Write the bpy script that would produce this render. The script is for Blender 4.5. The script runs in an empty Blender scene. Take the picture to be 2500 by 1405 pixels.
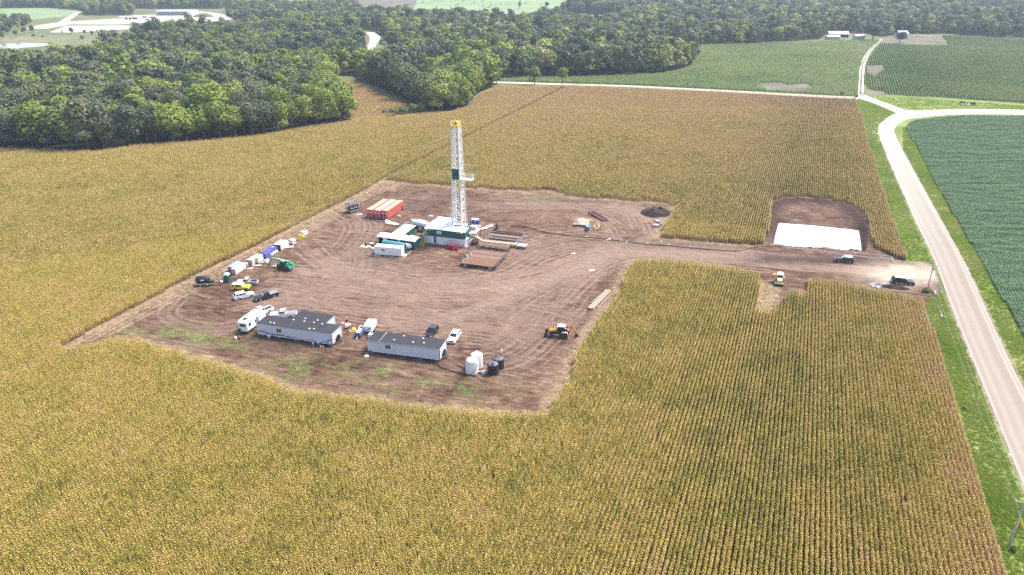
import bpy, math, random
import numpy as np
from mathutils import Vector, Matrix
from mathutils.geometry import tessellate_polygon

S = bpy.context.scene
COL = S.collection
rnd = random.Random(7)
npr = np.random.RandomState(11)

# ------------------------------------------------------------------ camera, sky, sun, exposure
FPX, CAMH, TH = 1800.0, 80.0, math.atan(809 / 1800.0)
cam = bpy.data.cameras.new('camera'); camo = bpy.data.objects.new('camera', cam); COL.objects.link(camo)
cam.sensor_width = 36; cam.lens = 36 * FPX / 2500; cam.clip_start = 1; cam.clip_end = 12000
camo.location = (0, 0, CAMH); camo.rotation_euler = (math.pi / 2 - TH, 0, 0)
S.camera = camo

SUN_AZ, SUN_EL = math.radians(62), math.radians(56)
w = bpy.data.worlds.new('World'); S.world = w; w.use_nodes = True
nt = w.node_tree; bg = nt.nodes['Background']
sky = nt.nodes.new('ShaderNodeTexSky'); sky.sky_type = 'NISHITA'; sky.sun_disc = False
sky.sun_elevation = SUN_EL; sky.sun_rotation = SUN_AZ; sky.air_density = 1.0; sky.dust_density = 3.0; sky.ozone_density = 0.6
sky.altitude = 200
nt.links.new(sky.outputs[0], bg.inputs[0]); bg.inputs[1].default_value = 0.15
sl = bpy.data.lights.new('sun', 'SUN'); sl.energy = 2.6; sl.angle = math.radians(16); sl.color = (1, 0.965, 0.91)
so = bpy.data.objects.new('sun', sl); COL.objects.link(so)
sd = Vector((math.sin(SUN_AZ) * math.cos(SUN_EL), math.cos(SUN_AZ) * math.cos(SUN_EL), math.sin(SUN_EL)))
so.rotation_euler = sd.to_track_quat('Z', 'Y').to_euler()
S.view_settings.view_transform = 'Standard'; S.view_settings.look = 'None'
S.view_settings.exposure = 1.15; S.view_settings.gamma = 1; S.view_settings.use_curve_mapping = False
S.render.engine = 'CYCLES'
S.cycles.max_bounces = 6; S.cycles.diffuse_bounces = 3; S.cycles.glossy_bounces = 2
S.cycles.transmission_bounces = 3; S.cycles.transparent_max_bounces = 8; S.cycles.volume_bounces = 0
S.cycles.use_denoising = False

# ------------------------------------------------------------------ projection helpers (photo pixel <-> ground)
CT, ST = math.cos(TH), math.sin(TH)
def P(px, py, z=0.0):
    dx = (px - 1250) / FPX; dy = -(py - 702.5) / FPX
    Y = CT + dy * ST; Z = -ST + dy * CT
    if Z > -0.006: Z = -0.006
    t = (z - CAMH) / Z
    return (dx * t, Y * t)
def PP(pts):
    return [P(p[0], p[1], p[2] if len(p) > 2 else 0.0) for p in pts]
def proj(x, y, z=0.0):
    zc = y * CT + (CAMH - z) * ST; yc = y * ST - (CAMH - z) * CT
    return 1250 + FPX * x / zc, 702.5 - FPX * yc / zc, zc
def smooth(pts, n=6, closed=False):
    pts = [np.array(p, float) for p in pts]; out = []; N = len(pts)
    for i in range(N if closed else N - 1):
        p0 = pts[i - 1] if (closed or i > 0) else 2 * pts[0] - pts[1]
        p1 = pts[i]; p2 = pts[(i + 1) % N]
        p3 = pts[(i + 2) % N] if (closed or i + 2 < N) else 2 * pts[-1] - pts[-2]
        for k in range(n):
            t = k / n
            out.append(tuple(0.5 * ((2 * p1) + (-p0 + p2) * t + (2 * p0 - 5 * p1 + 4 * p2 - p3) * t * t + (-p0 + 3 * p1 - 3 * p2 + p3) * t ** 3)))
    if not closed: out.append(tuple(pts[-1]))
    return out
def inside(x, y, poly):
    x = np.asarray(x); y = np.asarray(y); r = np.zeros(x.shape, bool); n = len(poly)
    for i in range(n):
        x0, y0 = poly[i][:2]; x1, y1 = poly[(i + 1) % n][:2]
        if y0 == y1: continue
        c = ((y0 > y) != (y1 > y)) & (x < (x1 - x0) * (y - y0) / (y1 - y0) + x0)
        r ^= c
    return r
def dist_poly(x, y, poly, closed=True):
    d = np.full(np.shape(x), 1e9); n = len(poly)
    for i in range(n if closed else n - 1):
        x0, y0 = poly[i][:2]; x1, y1 = poly[(i + 1) % n][:2]
        vx, vy = x1 - x0, y1 - y0; L = vx * vx + vy * vy + 1e-9
        t = np.clip(((x - x0) * vx + (y - y0) * vy) / L, 0, 1)
        d = np.minimum(d, np.hypot(x - x0 - t * vx, y - y0 - t * vy))
    return d
def vnoise(x, y, s, seed=0):
    # cheap smooth value noise, numpy
    x = np.asarray(x) / s; y = np.asarray(y) / s
    xi = np.floor(x).astype(np.int64); yi = np.floor(y).astype(np.int64)
    fx = x - xi; fy = y - yi; fx = fx * fx * (3 - 2 * fx); fy = fy * fy * (3 - 2 * fy)
    def h(a, b):
        n = (a * 374761393 + b * 668265263 + seed * 982451653) & 0x7fffffff
        n = ((n ^ (n >> 13)) * 1274126177) & 0x7fffffff
        return ((n ^ (n >> 16)) & 0xffff) / 65535.0
    return (h(xi, yi) * (1 - fx) + h(xi + 1, yi) * fx) * (1 - fy) + (h(xi, yi + 1) * (1 - fx) + h(xi + 1, yi + 1) * fx) * fy
def fbm(x, y, s, seed=0, o=4):
    v = 0; a = 1; t = 0
    for k in range(o):
        v = v + a * vnoise(x, y, s / 2 ** k, seed + k); t += a; a *= .55
    return v / t

# ------------------------------------------------------------------ tags
def tag(o, label=None, cat=None, group=None, kind=None):
    if label: o['label'] = label
    if cat: o['category'] = cat
    if group: o['group'] = group
    if kind: o['kind'] = kind
    return o
def empty(name, loc, rotz=0.0, label=None, cat=None, group=None):
    o = bpy.data.objects.new(name, None); COL.objects.link(o); o.empty_display_size = 1
    o.location = (loc[0], loc[1], loc[2] if len(loc) > 2 else 0); o.rotation_euler = (0, 0, rotz)
    return tag(o, label, cat, group)
def AZ(az):  # compass azimuth (0 = +Y, clockwise) -> rotation that turns local +X to it
    return math.radians(90 - az)

# ------------------------------------------------------------------ materials
MATS = {}
def new_mat(name):
    m = bpy.data.materials.new(name); m.use_nodes = True
    n = m.node_tree; b = n.nodes['Principled BSDF']
    return m, n, b
def N(nt, typ, **kw):
    n = nt.nodes.new(typ)
    for k, v in kw.items(): setattr(n, k, v)
    return n
def mixc(nt, a, b, fac, mode='MIX'):
    m = nt.nodes.new('ShaderNodeMix'); m.data_type = 'RGBA'; m.blend_type = mode
    for s, v in ((0, fac), (6, a), (7, b)):
        if hasattr(v, 'links'): nt.links.new(v, m.inputs[s])
        else: m.inputs[s].default_value = v if s == 0 else (*v, 1)
    return m.outputs[2]
def math_(nt, op, a, b=None, c=None, clamp=False):
    m = nt.nodes.new('ShaderNodeMath'); m.operation = op; m.use_clamp = clamp
    for i, v in enumerate((a, b, c)):
        if v is None: continue
        if hasattr(v, 'links'): nt.links.new(v, m.inputs[i])
        else: m.inputs[i].default_value = v
    return m.outputs[0]
def noise(nt, scale, detail=3, rough=.55, vec=None, dist=0):
    n = nt.nodes.new('ShaderNodeTexNoise'); n.inputs['Scale'].default_value = scale
    n.inputs['Detail'].default_value = detail; n.inputs['Roughness'].default_value = rough; n.inputs['Distortion'].default_value = dist
    if vec is not None: nt.links.new(vec, n.inputs['Vector'])
    return n.outputs['Fac']
def pos(nt, sx=1, sy=1, sz=1, rot=0):
    g = nt.nodes.new('ShaderNodeNewGeometry'); m = nt.nodes.new('ShaderNodeMapping')
    m.vector_type = 'TEXTURE' if rot else 'POINT'
    if rot: m.inputs['Rotation'].default_value = (0, 0, rot); m.inputs['Scale'].default_value = (1 / sx, 1 / sy, 1 / sz)
    else: m.inputs['Scale'].default_value = (sx, sy, sz)
    nt.links.new(g.outputs['Position'], m.inputs['Vector'])
    return m.outputs[0]
def ramp(nt, fac, stops):
    r = nt.nodes.new('ShaderNodeValToRGB'); nt.links.new(fac, r.inputs[0])
    e = r.color_ramp.elements
    while len(e) < len(stops): e.new(0.5)
    for k, (p, c) in enumerate(stops):
        e[k].position = p; e[k].color = (*c, 1) if not isinstance(c, (int, float)) else (c, c, c, 1)
    return r.outputs[0]
def attr(nt, name, typ='GEOMETRY'):
    a = nt.nodes.new('ShaderNodeAttribute'); a.attribute_name = name; a.attribute_type = typ
    return a
def paint(name, col, rough=.5, metal=0.0, var=.12, scale=3.0, dirt=0.0, dcol=(.16, .10, .07), spec=.4):
    """surface colour with fine value variation and (optional) patches of mud or rust"""
    if name in MATS: return MATS[name]
    m, nt, b = new_mat(name)
    tc = nt.nodes.new('ShaderNodeTexCoord')
    f = noise(nt, scale, 4, .6, tc.outputs['Object'])
    c = mixc(nt, tuple(x * (1 - var) for x in col), tuple(min(1, x * (1 + var)) for x in col), f)
    if dirt:
        g = noise(nt, scale * .45, 5, .65, tc.outputs['Object'])
        g2 = ramp(nt, g, [(.5 - .25 * dirt, 0.0), (.75, min(1, dirt * 1.3))])
        c = mixc(nt, c, dcol, g2)
    nt.links.new(c, b.inputs['Base Color'])
    b.inputs['Roughness'].default_value = rough; b.inputs['Metallic'].default_value = metal
    b.inputs['Specular IOR Level'].default_value = spec
    MATS[name] = m
    return m

# ------------------------------------------------------------------ mesh builder
class MB:
    def __init__(s): s.v = []; s.f = []; s.m = []; s.mats = []; s.cur = 0; s.M = None
    def mat(s, m):
        if m not in s.mats: s.mats.append(m)
        s.cur = s.mats.index(m); return s
    def vf(s, vs, fs):
        o = len(s.v)
        if s.M is not None: vs = [tuple(s.M @ Vector(v)) for v in vs]
        s.v += [tuple(v) for v in vs]; s.f += [tuple(i + o for i in f) for f in fs]; s.m += [s.cur] * len(fs); return s
    def box(s, x, y, z, sx, sy, sz, rz=0.0, taper=1.0):
        """box centred at x,y with its underside at z"""
        vs = []
        for k, t in ((0, 1), (1, taper)):
            for a, b in ((-1, -1), (1, -1), (1, 1), (-1, 1)):
                px, py = a * sx / 2 * t, b * sy / 2 * t
                vs.append((x + px * math.cos(rz) - py * math.sin(rz), y + px * math.sin(rz) + py * math.cos(rz), z + k * sz))
        return s.vf(vs, [(3, 2, 1, 0), (4, 5, 6, 7), (0, 1, 5, 4), (1, 2, 6, 5), (2, 3, 7, 6), (3, 0, 4, 7)])
    def prism(s, prof, y0, y1, inset=0.0):
        """polygon prof in x,z pulled along y; inset narrows nothing by default"""
        n = len(prof)
        vs = [(p[0], y0, p[1]) for p in prof] + [(p[0], y1, p[1]) for p in prof]
        tri = tessellate_polygon([[Vector((p[0], p[1], 0)) for p in prof]])
        fs = [tuple(t) for t in tri] + [tuple(i + n for i in reversed(t)) for t in tri]
        fs += [(i, (i + 1) % n, (i + 1) % n + n, i + n) for i in range(n)]
        return s.vf(vs, fs)
    def tube(s, p0, p1, r, n=8, r1=None, caps=True):
        p0 = Vector(p0); p1 = Vector(p1); d = (p1 - p0)
        if d.length < 1e-6: return s
        d.normalize(); a = d.orthogonal().normalized(); b = d.cross(a); r1 = r if r1 is None else r1
        vs = [p0 + (a * math.cos(2 * math.pi * i / n) + b * math.sin(2 * math.pi * i / n)) * r for i in range(n)]
        vs += [p1 + (a * math.cos(2 * math.pi * i / n) + b * math.sin(2 * math.pi * i / n)) * r1 for i in range(n)]
        fs = [(i, (i + 1) % n, (i + 1) % n + n, i + n) for i in range(n)]
        if caps: fs += [tuple(reversed(range(n))), tuple(range(n, 2 * n))]
        return s.vf(vs, fs)
    def path(s, pts, r, n=6):
        for a, b in zip(pts[:-1], pts[1:]): s.tube(a, b, r, n)
        return s
    def beam(s, p0, p1, wd, ht=None):
        p0 = Vector(p0); p1 = Vector(p1); d = p1 - p0
        if d.length < 1e-6: return s
        d.normalize(); ht = wd if ht is None else ht
        up = Vector((0, 0, 1)) if abs(d.z) < .95 else Vector((1, 0, 0))
        a = d.cross(up).normalized() * wd / 2; b = a.cross(d).normalized() * ht / 2
        vs = [p + q for p in (p0, p1) for q in (-a - b, a - b, a + b, -a + b)]
        return s.vf(vs, [(3, 2, 1, 0), (4, 5, 6, 7), (0, 1, 5, 4), (1, 2, 6, 5), (2, 3, 7, 6), (3, 0, 4, 7)])
    def lathe(s, prof, c=(0, 0, 0), n=24, axis='z'):
        vs = []; fs = []; m = len(prof)
        for i in range(n):
            a = 2 * math.pi * i / n
            for r, z in prof:
                q = (r * math.cos(a), r * math.sin(a), z)
                if axis == 'x': q = (q[2], q[0], q[1])
                if axis == 'y': q = (q[0], q[2], q[1])
                vs.append((c[0] + q[0], c[1] + q[1], c[2] + q[2]))
        for i in range(n):
            j = (i + 1) % n
            for k in range(m - 1): fs.append((i * m + k, j * m + k, j * m + k + 1, i * m + k + 1))
        if prof[0][0] > 1e-4: fs.append(tuple(i * m for i in reversed(range(n))))
        if prof[-1][0] > 1e-4: fs.append(tuple(i * m + m - 1 for i in range(n)))
        return s.vf(vs, fs)
    def quad(s, *p): return s.vf(p, [tuple(range(len(p)))])
    def build(s, name, mat=None, parent=None, smooth=False, link=True, label=None):
        me = bpy.data.meshes.new(name); me.from_pydata(s.v, [], s.f)
        if mat is not None and not s.mats: me.materials.append(mat)
        for m in s.mats: me.materials.append(m)
        if len(s.mats) > 1: me.polygons.foreach_set('material_index', s.m)
        if smooth: me.polygons.foreach_set('use_smooth', [True] * len(s.f))
        me.update()
        o = bpy.data.objects.new(name, me)
        if link: COL.objects.link(o)
        if parent is not None: o.parent = parent
        if label: o['label'] = label
        return o
def mesh_np(name, verts, faces, mat, attrs=None, link=True, smooth=True):
    """verts (n,3), faces (m,4) or (m,3) numpy -> object"""
    me = bpy.data.meshes.new(name); k = faces.shape[1]
    me.vertices.add(len(verts)); me.vertices.foreach_set('co', np.asarray(verts, np.float32).ravel())
    me.loops.add(faces.size); me.loops.foreach_set('vertex_index', faces.astype(np.int32).ravel())
    me.polygons.add(len(faces)); me.polygons.foreach_set('loop_start', np.arange(0, faces.size, k, dtype=np.int32))
    me.update(calc_edges=True)
    me.polygons.foreach_set('use_smooth', np.full(len(faces), smooth))
    if attrs:
        for nm, a in attrs.items():
            at = me.attributes.new(nm, 'FLOAT', 'POINT'); at.data.foreach_set('value', np.asarray(a, np.float32))
    if mat: me.materials.append(mat)
    o = bpy.data.objects.new(name, me)
    if link: COL.objects.link(o)
    return o
def sheet(name, polys, z, mat, kind='structure', holes=()):
    """flat sheet(s) cut to polygons"""
    v = []; f = []
    for poly in polys:
        rings = [[Vector((p[0], p[1], 0)) for p in poly]] + [[Vector((p[0], p[1], 0)) for p in h] for h in holes]
        off = len(v); v += [(p.x, p.y, z) for r in rings for p in r]
        for t in tessellate_polygon(rings):
            a, b, c = [v[off + i] for i in t]
            if (b[0] - a[0]) * (c[1] - a[1]) - (b[1] - a[1]) * (c[0] - a[0]) < 0: t = (t[0], t[2], t[1])
            f.append(tuple(i + off for i in t))
    me = bpy.data.meshes.new(name); me.from_pydata(v, [], f); me.materials.append(mat)
    o = bpy.data.objects.new(name, me); COL.objects.link(o)
    return tag(o, kind=kind)
def scatter(name, pts, protos, attrs, mat=None, label=None, cat=None, kind='stuff'):
    """one object: geometry-nodes copies of the prototype meshes at pts; attrs: rot(n,3) scl(n,3) idx(n) + any"""
    me = bpy.data.meshes.new(name); n = len(pts)
    me.vertices.add(n); me.vertices.foreach_set('co', np.asarray(pts, np.float32).ravel())
    for nm, a in attrs.items():
        a = np.asarray(a)
        if nm == 'idx': at = me.attributes.new(nm, 'INT', 'POINT'); at.data.foreach_set('value', a.astype(np.int32))
        elif a.ndim == 2: at = me.attributes.new(nm, 'FLOAT_VECTOR', 'POINT'); at.data.foreach_set('vector', a.astype(np.float32).ravel())
        else: at = me.attributes.new(nm, 'FLOAT', 'POINT'); at.data.foreach_set('value', a.astype(np.float32))
    o = bpy.data.objects.new(name, me); COL.objects.link(o)
    ng = bpy.data.node_groups.new(name, 'GeometryNodeTree')
    ng.interface.new_socket('Geometry', in_out='INPUT', socket_type='NodeSocketGeometry')
    ng.interface.new_socket('Geometry', in_out='OUTPUT', socket_type='NodeSocketGeometry')
    gi = ng.nodes.new('NodeGroupInput'); go = ng.nodes.new('NodeGroupOutput')
    jn = ng.nodes.new('GeometryNodeJoinGeometry')
    for p in protos:
        oi = ng.nodes.new('GeometryNodeObjectInfo'); oi.inputs['Object'].default_value = p
        gt = ng.nodes.new('GeometryNodeGeometryToInstance'); ng.links.new(oi.outputs['Geometry'], gt.inputs[0]); ng.links.new(gt.outputs[0], jn.inputs[0])
    ip = ng.nodes.new('GeometryNodeInstanceOnPoints'); ip.inputs['Pick Instance'].default_value = True
    ng.links.new(gi.outputs[0], ip.inputs['Points']); ng.links.new(jn.outputs[0], ip.inputs['Instance'])
    for nm, typ, sock in (('idx', 'INT', 'Instance Index'), ('rot', 'FLOAT_VECTOR', 'Rotation'), ('scl', 'FLOAT_VECTOR', 'Scale')):
        na = ng.nodes.new('GeometryNodeInputNamedAttribute'); na.data_type = typ; na.inputs['Name'].default_value = nm
        ng.links.new(na.outputs['Attribute'], ip.inputs[sock])
    ng.links.new(ip.outputs[0], go.inputs[0])
    md = o.modifiers.new('scatter', 'NODES'); md.node_group = ng
    return tag(o, label, cat, None, kind)
def in_view(x, y, z=0, mx=160, my=110):
    u, v, d = proj(x, y, z)
    return (d > 1) & (u > -mx) & (u < 2500 + mx) & (v > -260) & (v < 1405 + my)

# ------------------------------------------------------------------ outlines (photo pixels -> ground)
ROW_AZ = math.radians(21.1)
RU = np.array((math.sin(ROW_AZ), math.cos(ROW_AZ))); RV = np.array((math.cos(ROW_AZ), -math.sin(ROW_AZ)))
T = 2.1  # crop height, used where only the crop's top edge is seen
field_px = [(-420, 1650), (-420, 900), (-300, 380, T), (-60, 362, T), (0, 358, T), (110, 362, T), (235, 366, T), (330, 352, T), (500, 340, T), (640, 326, T), (760, 304, T), (856, 292, T),
            (850, 268, T), (835, 236, T), (815, 212), (796, 200), (850, 199), (905, 222), (960, 250), (995, 262), (960, 276, T), (925, 285, T), (1000, 277, T), (1100, 269, T), (1140, 256, T), (1158, 236, T),
            (1175, 222, T), (1215, 209, T), (1400, 212), (1600, 220), (1800, 229), (2086, 243), (2108, 300), (2132, 395), (2165, 500), (2192, 585), (2212, 636),
            (2190, 634), (2160, 620), (2135, 607), (2128, 590), (2122, 560), (2117, 540), (2100, 517), (2065, 497), (2000, 485), (1912, 482), (1888, 492), (1880, 512), (1884, 545), (1874, 570), (1868, 590), (1862, 600),
            (1740, 594), (1613, 582), (1626, 548), (1641, 520), (1650, 506), (1622, 498), (1500, 489), (1400, 483), (1340, 466), (1280, 470), (1200, 462), (1150, 462), (1080, 455), (1000, 448), (936, 441),
            (890, 468), (760, 535), (600, 615), (450, 690), (300, 770), (146, 852), (160, 856, 1), (290, 817, T), (330, 822, T), (380, 836, T), (450, 858, T), (540, 884, T), (640, 908, T), (700, 940, T), (780, 952, T), (900, 964, T),
            (1000, 982, T), (1100, 990, T), (1250, 1001, T), (1336, 1003, T), (1350, 972, T), (1368, 944, T), (1396, 916, T), (1402, 872, T), (1420, 835, T), (1446, 800, T), (1478, 750, T), (1500, 722, T), (1512, 700, T), (1528, 665, T), (1540, 640, T), (1552, 628, T),
            (1620, 627, T), (1700, 634, T), (1800, 648, T), (1858, 662, T), (1856, 700), (1850, 764), (1880, 770), (1906, 742), (1926, 706, T), (1966, 706, T), (1968, 672, T), (2080, 688, T), (2110, 696, T), (2160, 706, T), (2215, 716, T), (2252, 722, T),
            (2262, 760, 1), (2300, 880, 1), (2340, 1010, 1), (2390, 1180, 1), (2455, 1400, 1), (2520, 1640, 1)]
FIELD = PP(field_px)
pad_px = [(2272, 640), (2205, 640), (2160, 618), (2140, 600), (2132, 570), (2122, 535), (2100, 508), (2065, 488), (2000, 476), (1912, 473), (1880, 482), (1868, 510), (1872, 545), (1862, 570), (1850, 590),
          (1740, 586), (1626, 574), (1640, 545), (1655, 520), (1664, 500), (1622, 488), (1500, 479), (1400, 473), (1280, 458), (1150, 452), (1000, 438), (930, 431),
          (860, 468), (720, 538), (560, 618), (400, 694), (250, 775), (90, 865), (180, 880), (290, 850), (380, 865), (540, 915), (640, 940), (780, 985), (1000, 1010), (1340, 1035), (1380, 985), (1415, 935), (1440, 870), (1480, 790), (1530, 730), (1560, 665), (1570, 650),
          (1700, 655), (1830, 675), (1835, 790), (1900, 795), (1960, 730), (2080, 715), (2250, 745), (2296, 725), (2298, 705), (2284, 665)]
PAD = PP(pad_px)
pit_px = [(1887, 597), (1880, 560), (1884, 520), (1890, 497), (1915, 487), (2000, 488), (2062, 500), (2096, 519), (2112, 541), (2117, 565), (2117, 590), (2112, 616), (2060, 611), (1980, 606), (1930, 602)]
PIT = PP(pit_px)
liner_px = [(1886, 602, -1.9), (1893, 570, -1.9), (1900, 545, -1.9), (1990, 552, -1.9), (2098, 564, -1.9), (2102, 590, -1.9), (2106, 620, -1.9), (2000, 614, -1.9), (1930, 609, -1.9)]
LINER = PP(liner_px)
woods = {
 'W1': PP([(-350, 385), (-60, 366), (0, 362), (110, 367), (235, 370), (330, 357), (500, 344), (640, 331), (740, 314), (832, 300), (815, 262), (795, 228), (775, 202), (772, 182), (860, 188), (900, 175), (885, 140), (880, 100),
            (860, 66), (760, 72), (690, 80), (560, 84), (420, 88), (340, 96), (300, 118), (240, 150), (180, 165), (80, 175), (0, 178), (-350, 180)]),
 'W2': PP([(872, 196), (925, 214), (985, 240), (1030, 262), (1050, 276), (1105, 271), (1135, 260), (1150, 240), (1175, 224), (1200, 214), (1205, 200), (1230, 188), (1180, 180), (1140, 160), (1120, 130), (930, 150), (880, 170), (862, 190)]),
 'W3': PP([(1205, 197), (1300, 190), (1400, 188), (1500, 185), (1590, 181), (1650, 172), (1685, 160), (1690, 148), (1650, 142), (1612, 142), (1600, 128), (1442, 126), (1438, 152), (1398, 152), (1385, 128), (1240, 124), (1130, 122), (1110, 140), (1180, 185)]),
 'W4': PP([(930, 128), (1130, 128), (1240, 113), (1395, 108), (1500, 112), (1640, 112), (1830, 108), (1900, 103), (2000, 97), (2020, 82), (2110, 82), (2160, 90), (2200, 84), (2300, 83), (2420, 90), (2520, 94), (2750, 96),
            (2900, 20), (3050, -60), (1450, -60), (1400, 8), (1345, 22), (1290, 36), (1200, 34), (1150, 28), (1020, 26), (960, 18), (900, 24), (860, 10), (760, 22), (640, 12), (560, 10), (550, 38), (580, 52), (700, 62), (870, 68), (905, 78), (930, 90), (950, 110)]),
 'W5': PP([(-300, 22), (120, 20), (200, 26), (205, 38), (320, 38), (330, 22), (540, 22), (560, 8), (480, 4), (380, 6), (300, 2), (100, 2), (-300, 2)]),
 'W6': PP([(-300, 85), (0, 86), (60, 70), (84, 52), (60, 46), (0, 50), (-300, 50)]),
}
CLEAR4 = [PP([(1372, 38), (1430, 35), (1500, 39), (1505, 62), (1440, 64), (1366, 62)]), PP([(2330, 18), (2400, 17), (2500, 21), (2760, 26), (2760, 48), (2520, 44), (2400, 40), (2330, 36)])]

# ------------------------------------------------------------------ ground materials
def ground_mat(name, stops, s1=.02, s2=.4, rough=.95, bump=.0, fine=3.0, streak=None):
    m, nt, b = new_mat(name)
    p = pos(nt) if streak is None else pos(nt, streak[0], streak[1], 1, streak[2])
    a = noise(nt, s1, 5, .6, p); c = noise(nt, s2, 5, .65, p); d = noise(nt, fine, 3, .7, p)
    f = math_(nt, 'ADD', math_(nt, 'MULTIPLY', a, .45), math_(nt, 'ADD', math_(nt, 'MULTIPLY', c, .35), math_(nt, 'MULTIPLY', d, .2)))
    col = ramp(nt, f, stops)
    nt.links.new(col, b.inputs['Base Color']); b.inputs['Roughness'].default_value = rough; b.inputs['Specular IOR Level'].default_value = .15
    return m
M_grass = ground_mat('verge_grass', [(.33, (.08, .13, .02)), (.45, (.14, .20, .035)), (.54, (.22, .26, .06)), (.66, (.32, .29, .14))], .05, .5, fine=2.2)
M_ground = ground_mat('rough_grassland', [(.36, (.07, .10, .035)), (.46, (.13, .15, .06)), (.56, (.21, .20, .11)), (.66, (.28, .24, .16))], .008, .06, fine=.5)
M_soil = ground_mat('field_soil', [(.36, (.02, .012, .008)), (.5, (.045, .026, .018)), (.64, (.10, .06, .04))], .05, .8, fine=4)
M_wood = ground_mat('forest_floor', [(.36, (.015, .02, .008)), (.5, (.03, .035, .014)), (.64, (.06, .055, .03))], .05, .5)
M_lime = ground_mat('white_gravel', [(.38, (.34, .31, .25)), (.48, (.50, .47, .40)), (.6, (.62, .59, .52))], .02, .2)
M_hay = ground_mat('mown_hay', [(.40, (.16, .22, .10)), (.5, (.22, .29, .14)), (.60, (.27, .33, .17))], .01, .08, fine=.5)
M_far = ground_mat('green_field', [(.40, (.035, .075, .02)), (.5, (.06, .11, .03)), (.62, (.11, .15, .05))], .01, .08, fine=.8)
M_bare = ground_mat('bare_patch', [(.38, (.09, .09, .055)), (.5, (.16, .14, .10)), (.62, (.23, .20, .15))], .05, .4)

# ------------------------------------------------------------------ the ground: one sheet to beyond the horizon, with the pit cut out
sheet('ground', [[(-6000, -300), (6000, -300), (6000, 9000), (-6000, 9000)]], 0, M_ground, holes=(PIT,))
Zs = .004
sheet('field_soil', [FIELD], Zs * 2, M_soil)
W_main = [woods[k] for k in ('W1', 'W2', 'W3', 'W4', 'W5')]
for k, wp in enumerate(W_main): sheet('woodland_floor', [wp], .03 + .01 * k, M_wood)
# verges along the road
sheet('grass_verge', [PP([(2086, 243), (2100, 236), (2200, 290), (2150, 320), (2170, 384), (2240, 540), (2290, 652), (2214, 640), (2160, 480), (2128, 380)])], .012, M_grass)
sheet('grass_verge', [PP([(2252, 716), (2300, 712), (2360, 850), (2436, 1030), (2520, 1240), (2700, 1650), (2510, 1650), (2450, 1400), (2330, 990)])], .012, M_grass)
sheet('grass_verge', [PP([(2175, 310), (2205, 290), (2290, 278), (2520, 279), (2520, 292), (2300, 292), (2235, 300), (2216, 315), (2240, 365), (2290, 460), (2400, 650), (2510, 840), (2700, 1180), (2600, 1180), (2500, 960), (2383, 705), (2290, 530), (2200, 370)])], .012, M_grass)
sheet('grass_verge', [PP([(2135, 240), (2120, 224), (2170, 234), (2300, 240), (2520, 256), (2800, 272), (2800, 276), (2500, 273), (2250, 272), (2190, 262)])], .012, M_grass)

# far fields
hay = PP([(880, 8), (1000, -4), (1200, -6), (1400, 0), (1480, 8), (1400, 20), (1350, 46), (1285, 60), (1200, 58), (1150, 52), (1010, 48), (930, 40), (860, 30)])
sheet('hay_meadow', [hay], .05, M_hay)
sheet('hay_meadow', [PP([(-300, 28), (120, 20), (205, 27), (170, 40), (80, 48), (-300, 56)])], .055, M_hay)
sheet('hay_meadow', [PP([(860, 10), (900, -3), (1020, -4), (1010, 24), (955, 20), (905, 22)])], .06, M_bare)
for c in CLEAR4: sheet('stubble_clearing', [c], .11, M_lime if 0 else ground_mat('dry_stubble', [(.4, (.30, .29, .18)), (.6, (.42, .38, .26))], .02, .2))
# quarry yard, its roads, pond
sheet('quarry_yard', [PP([(95, 62), (150, 54), (290, 46), (290, 40), (390, 36), (470, 26), (570, 38), (570, 48), (540, 52), (420, 54), (330, 56), (300, 60), (170, 60), (120, 70), (60, 72)])], .06, M_lime)
sheet('quarry_yard', [PP([(160, 64), (420, 62), (430, 66), (300, 73), (170, 80), (120, 80)])], .065, M_lime)
sheet('quarry_yard', [PP([(560, 52), (700, 62), (700, 66), (560, 60)])], .065, M_lime)
sheet('quarry_yard', [PP([(130, 62), (185, 30), (198, 30), (160, 58)])], .07, M_lime)
M_water = paint('pond_water', (.35, .38, .38), .08, 0, .05, .1, spec=.8)
sheet('pond_water', [PP([(-60, 112), (0, 108), (60, 105), (125, 107), (138, 109), (100, 114), (50, 118), (0, 128), (-60, 136)])], .06, M_water)
# fields beyond the west road
F1 = PP([(1208, 200), (1232, 190), (1400, 191), (1595, 184), (1655, 175), (1692, 160), (1700, 145), (1665, 126), (1560, 132), (1480, 126), (1440, 112), (1640, 113), (1830, 110), (1900, 105), (2010, 101), (2148, 101), (2126, 118), (2108, 140), (2099, 168), (2096, 200), (2093, 234),
         (2050, 235), (1900, 226), (1700, 216), (1536, 208), (1368, 203)])
sheet('green_field', [F1], .016, M_far)
F2 = PP([(2113, 165), (2122, 142), (2140, 118), (2160, 98), (2300, 88), (2420, 94), (2800, 100), (2900, 262), (2500, 252), (2300, 238), (2170, 232), (2120, 218), (2108, 200)])
sheet('green_field', [F2], .016, M_far)
BARE = [PP([(1845, 212), (1860, 204), (1905, 202), (1925, 208), (1970, 204), (1985, 215), (1950, 224), (1880, 222)]), PP([(2118, 178), (2118, 160), (2155, 160), (2158, 172), (2135, 186)]), PP([(2120, 222), (2150, 222), (2166, 230), (2160, 236), (2130, 232)]), PP([(2155, 97), (2300, 88), (2318, 112), (2250, 112), (2148, 108)])]
for bp in BARE: sheet('bare_earth', [bp], .022, M_bare)
SOY = PP([(2214, 313), (2218, 303), (2235, 296), (2271, 290), (2335, 285), (2520, 286), (2900, 292), (2900, 1200), (2600, 1010), (2500, 828), (2461, 757), (2431, 702), (2406, 658), (2363, 583), (2320, 512), (2281, 444), (2239, 362), (2222, 330)])
sheet('soybean_soil', [SOY], .016, M_soil)

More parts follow.
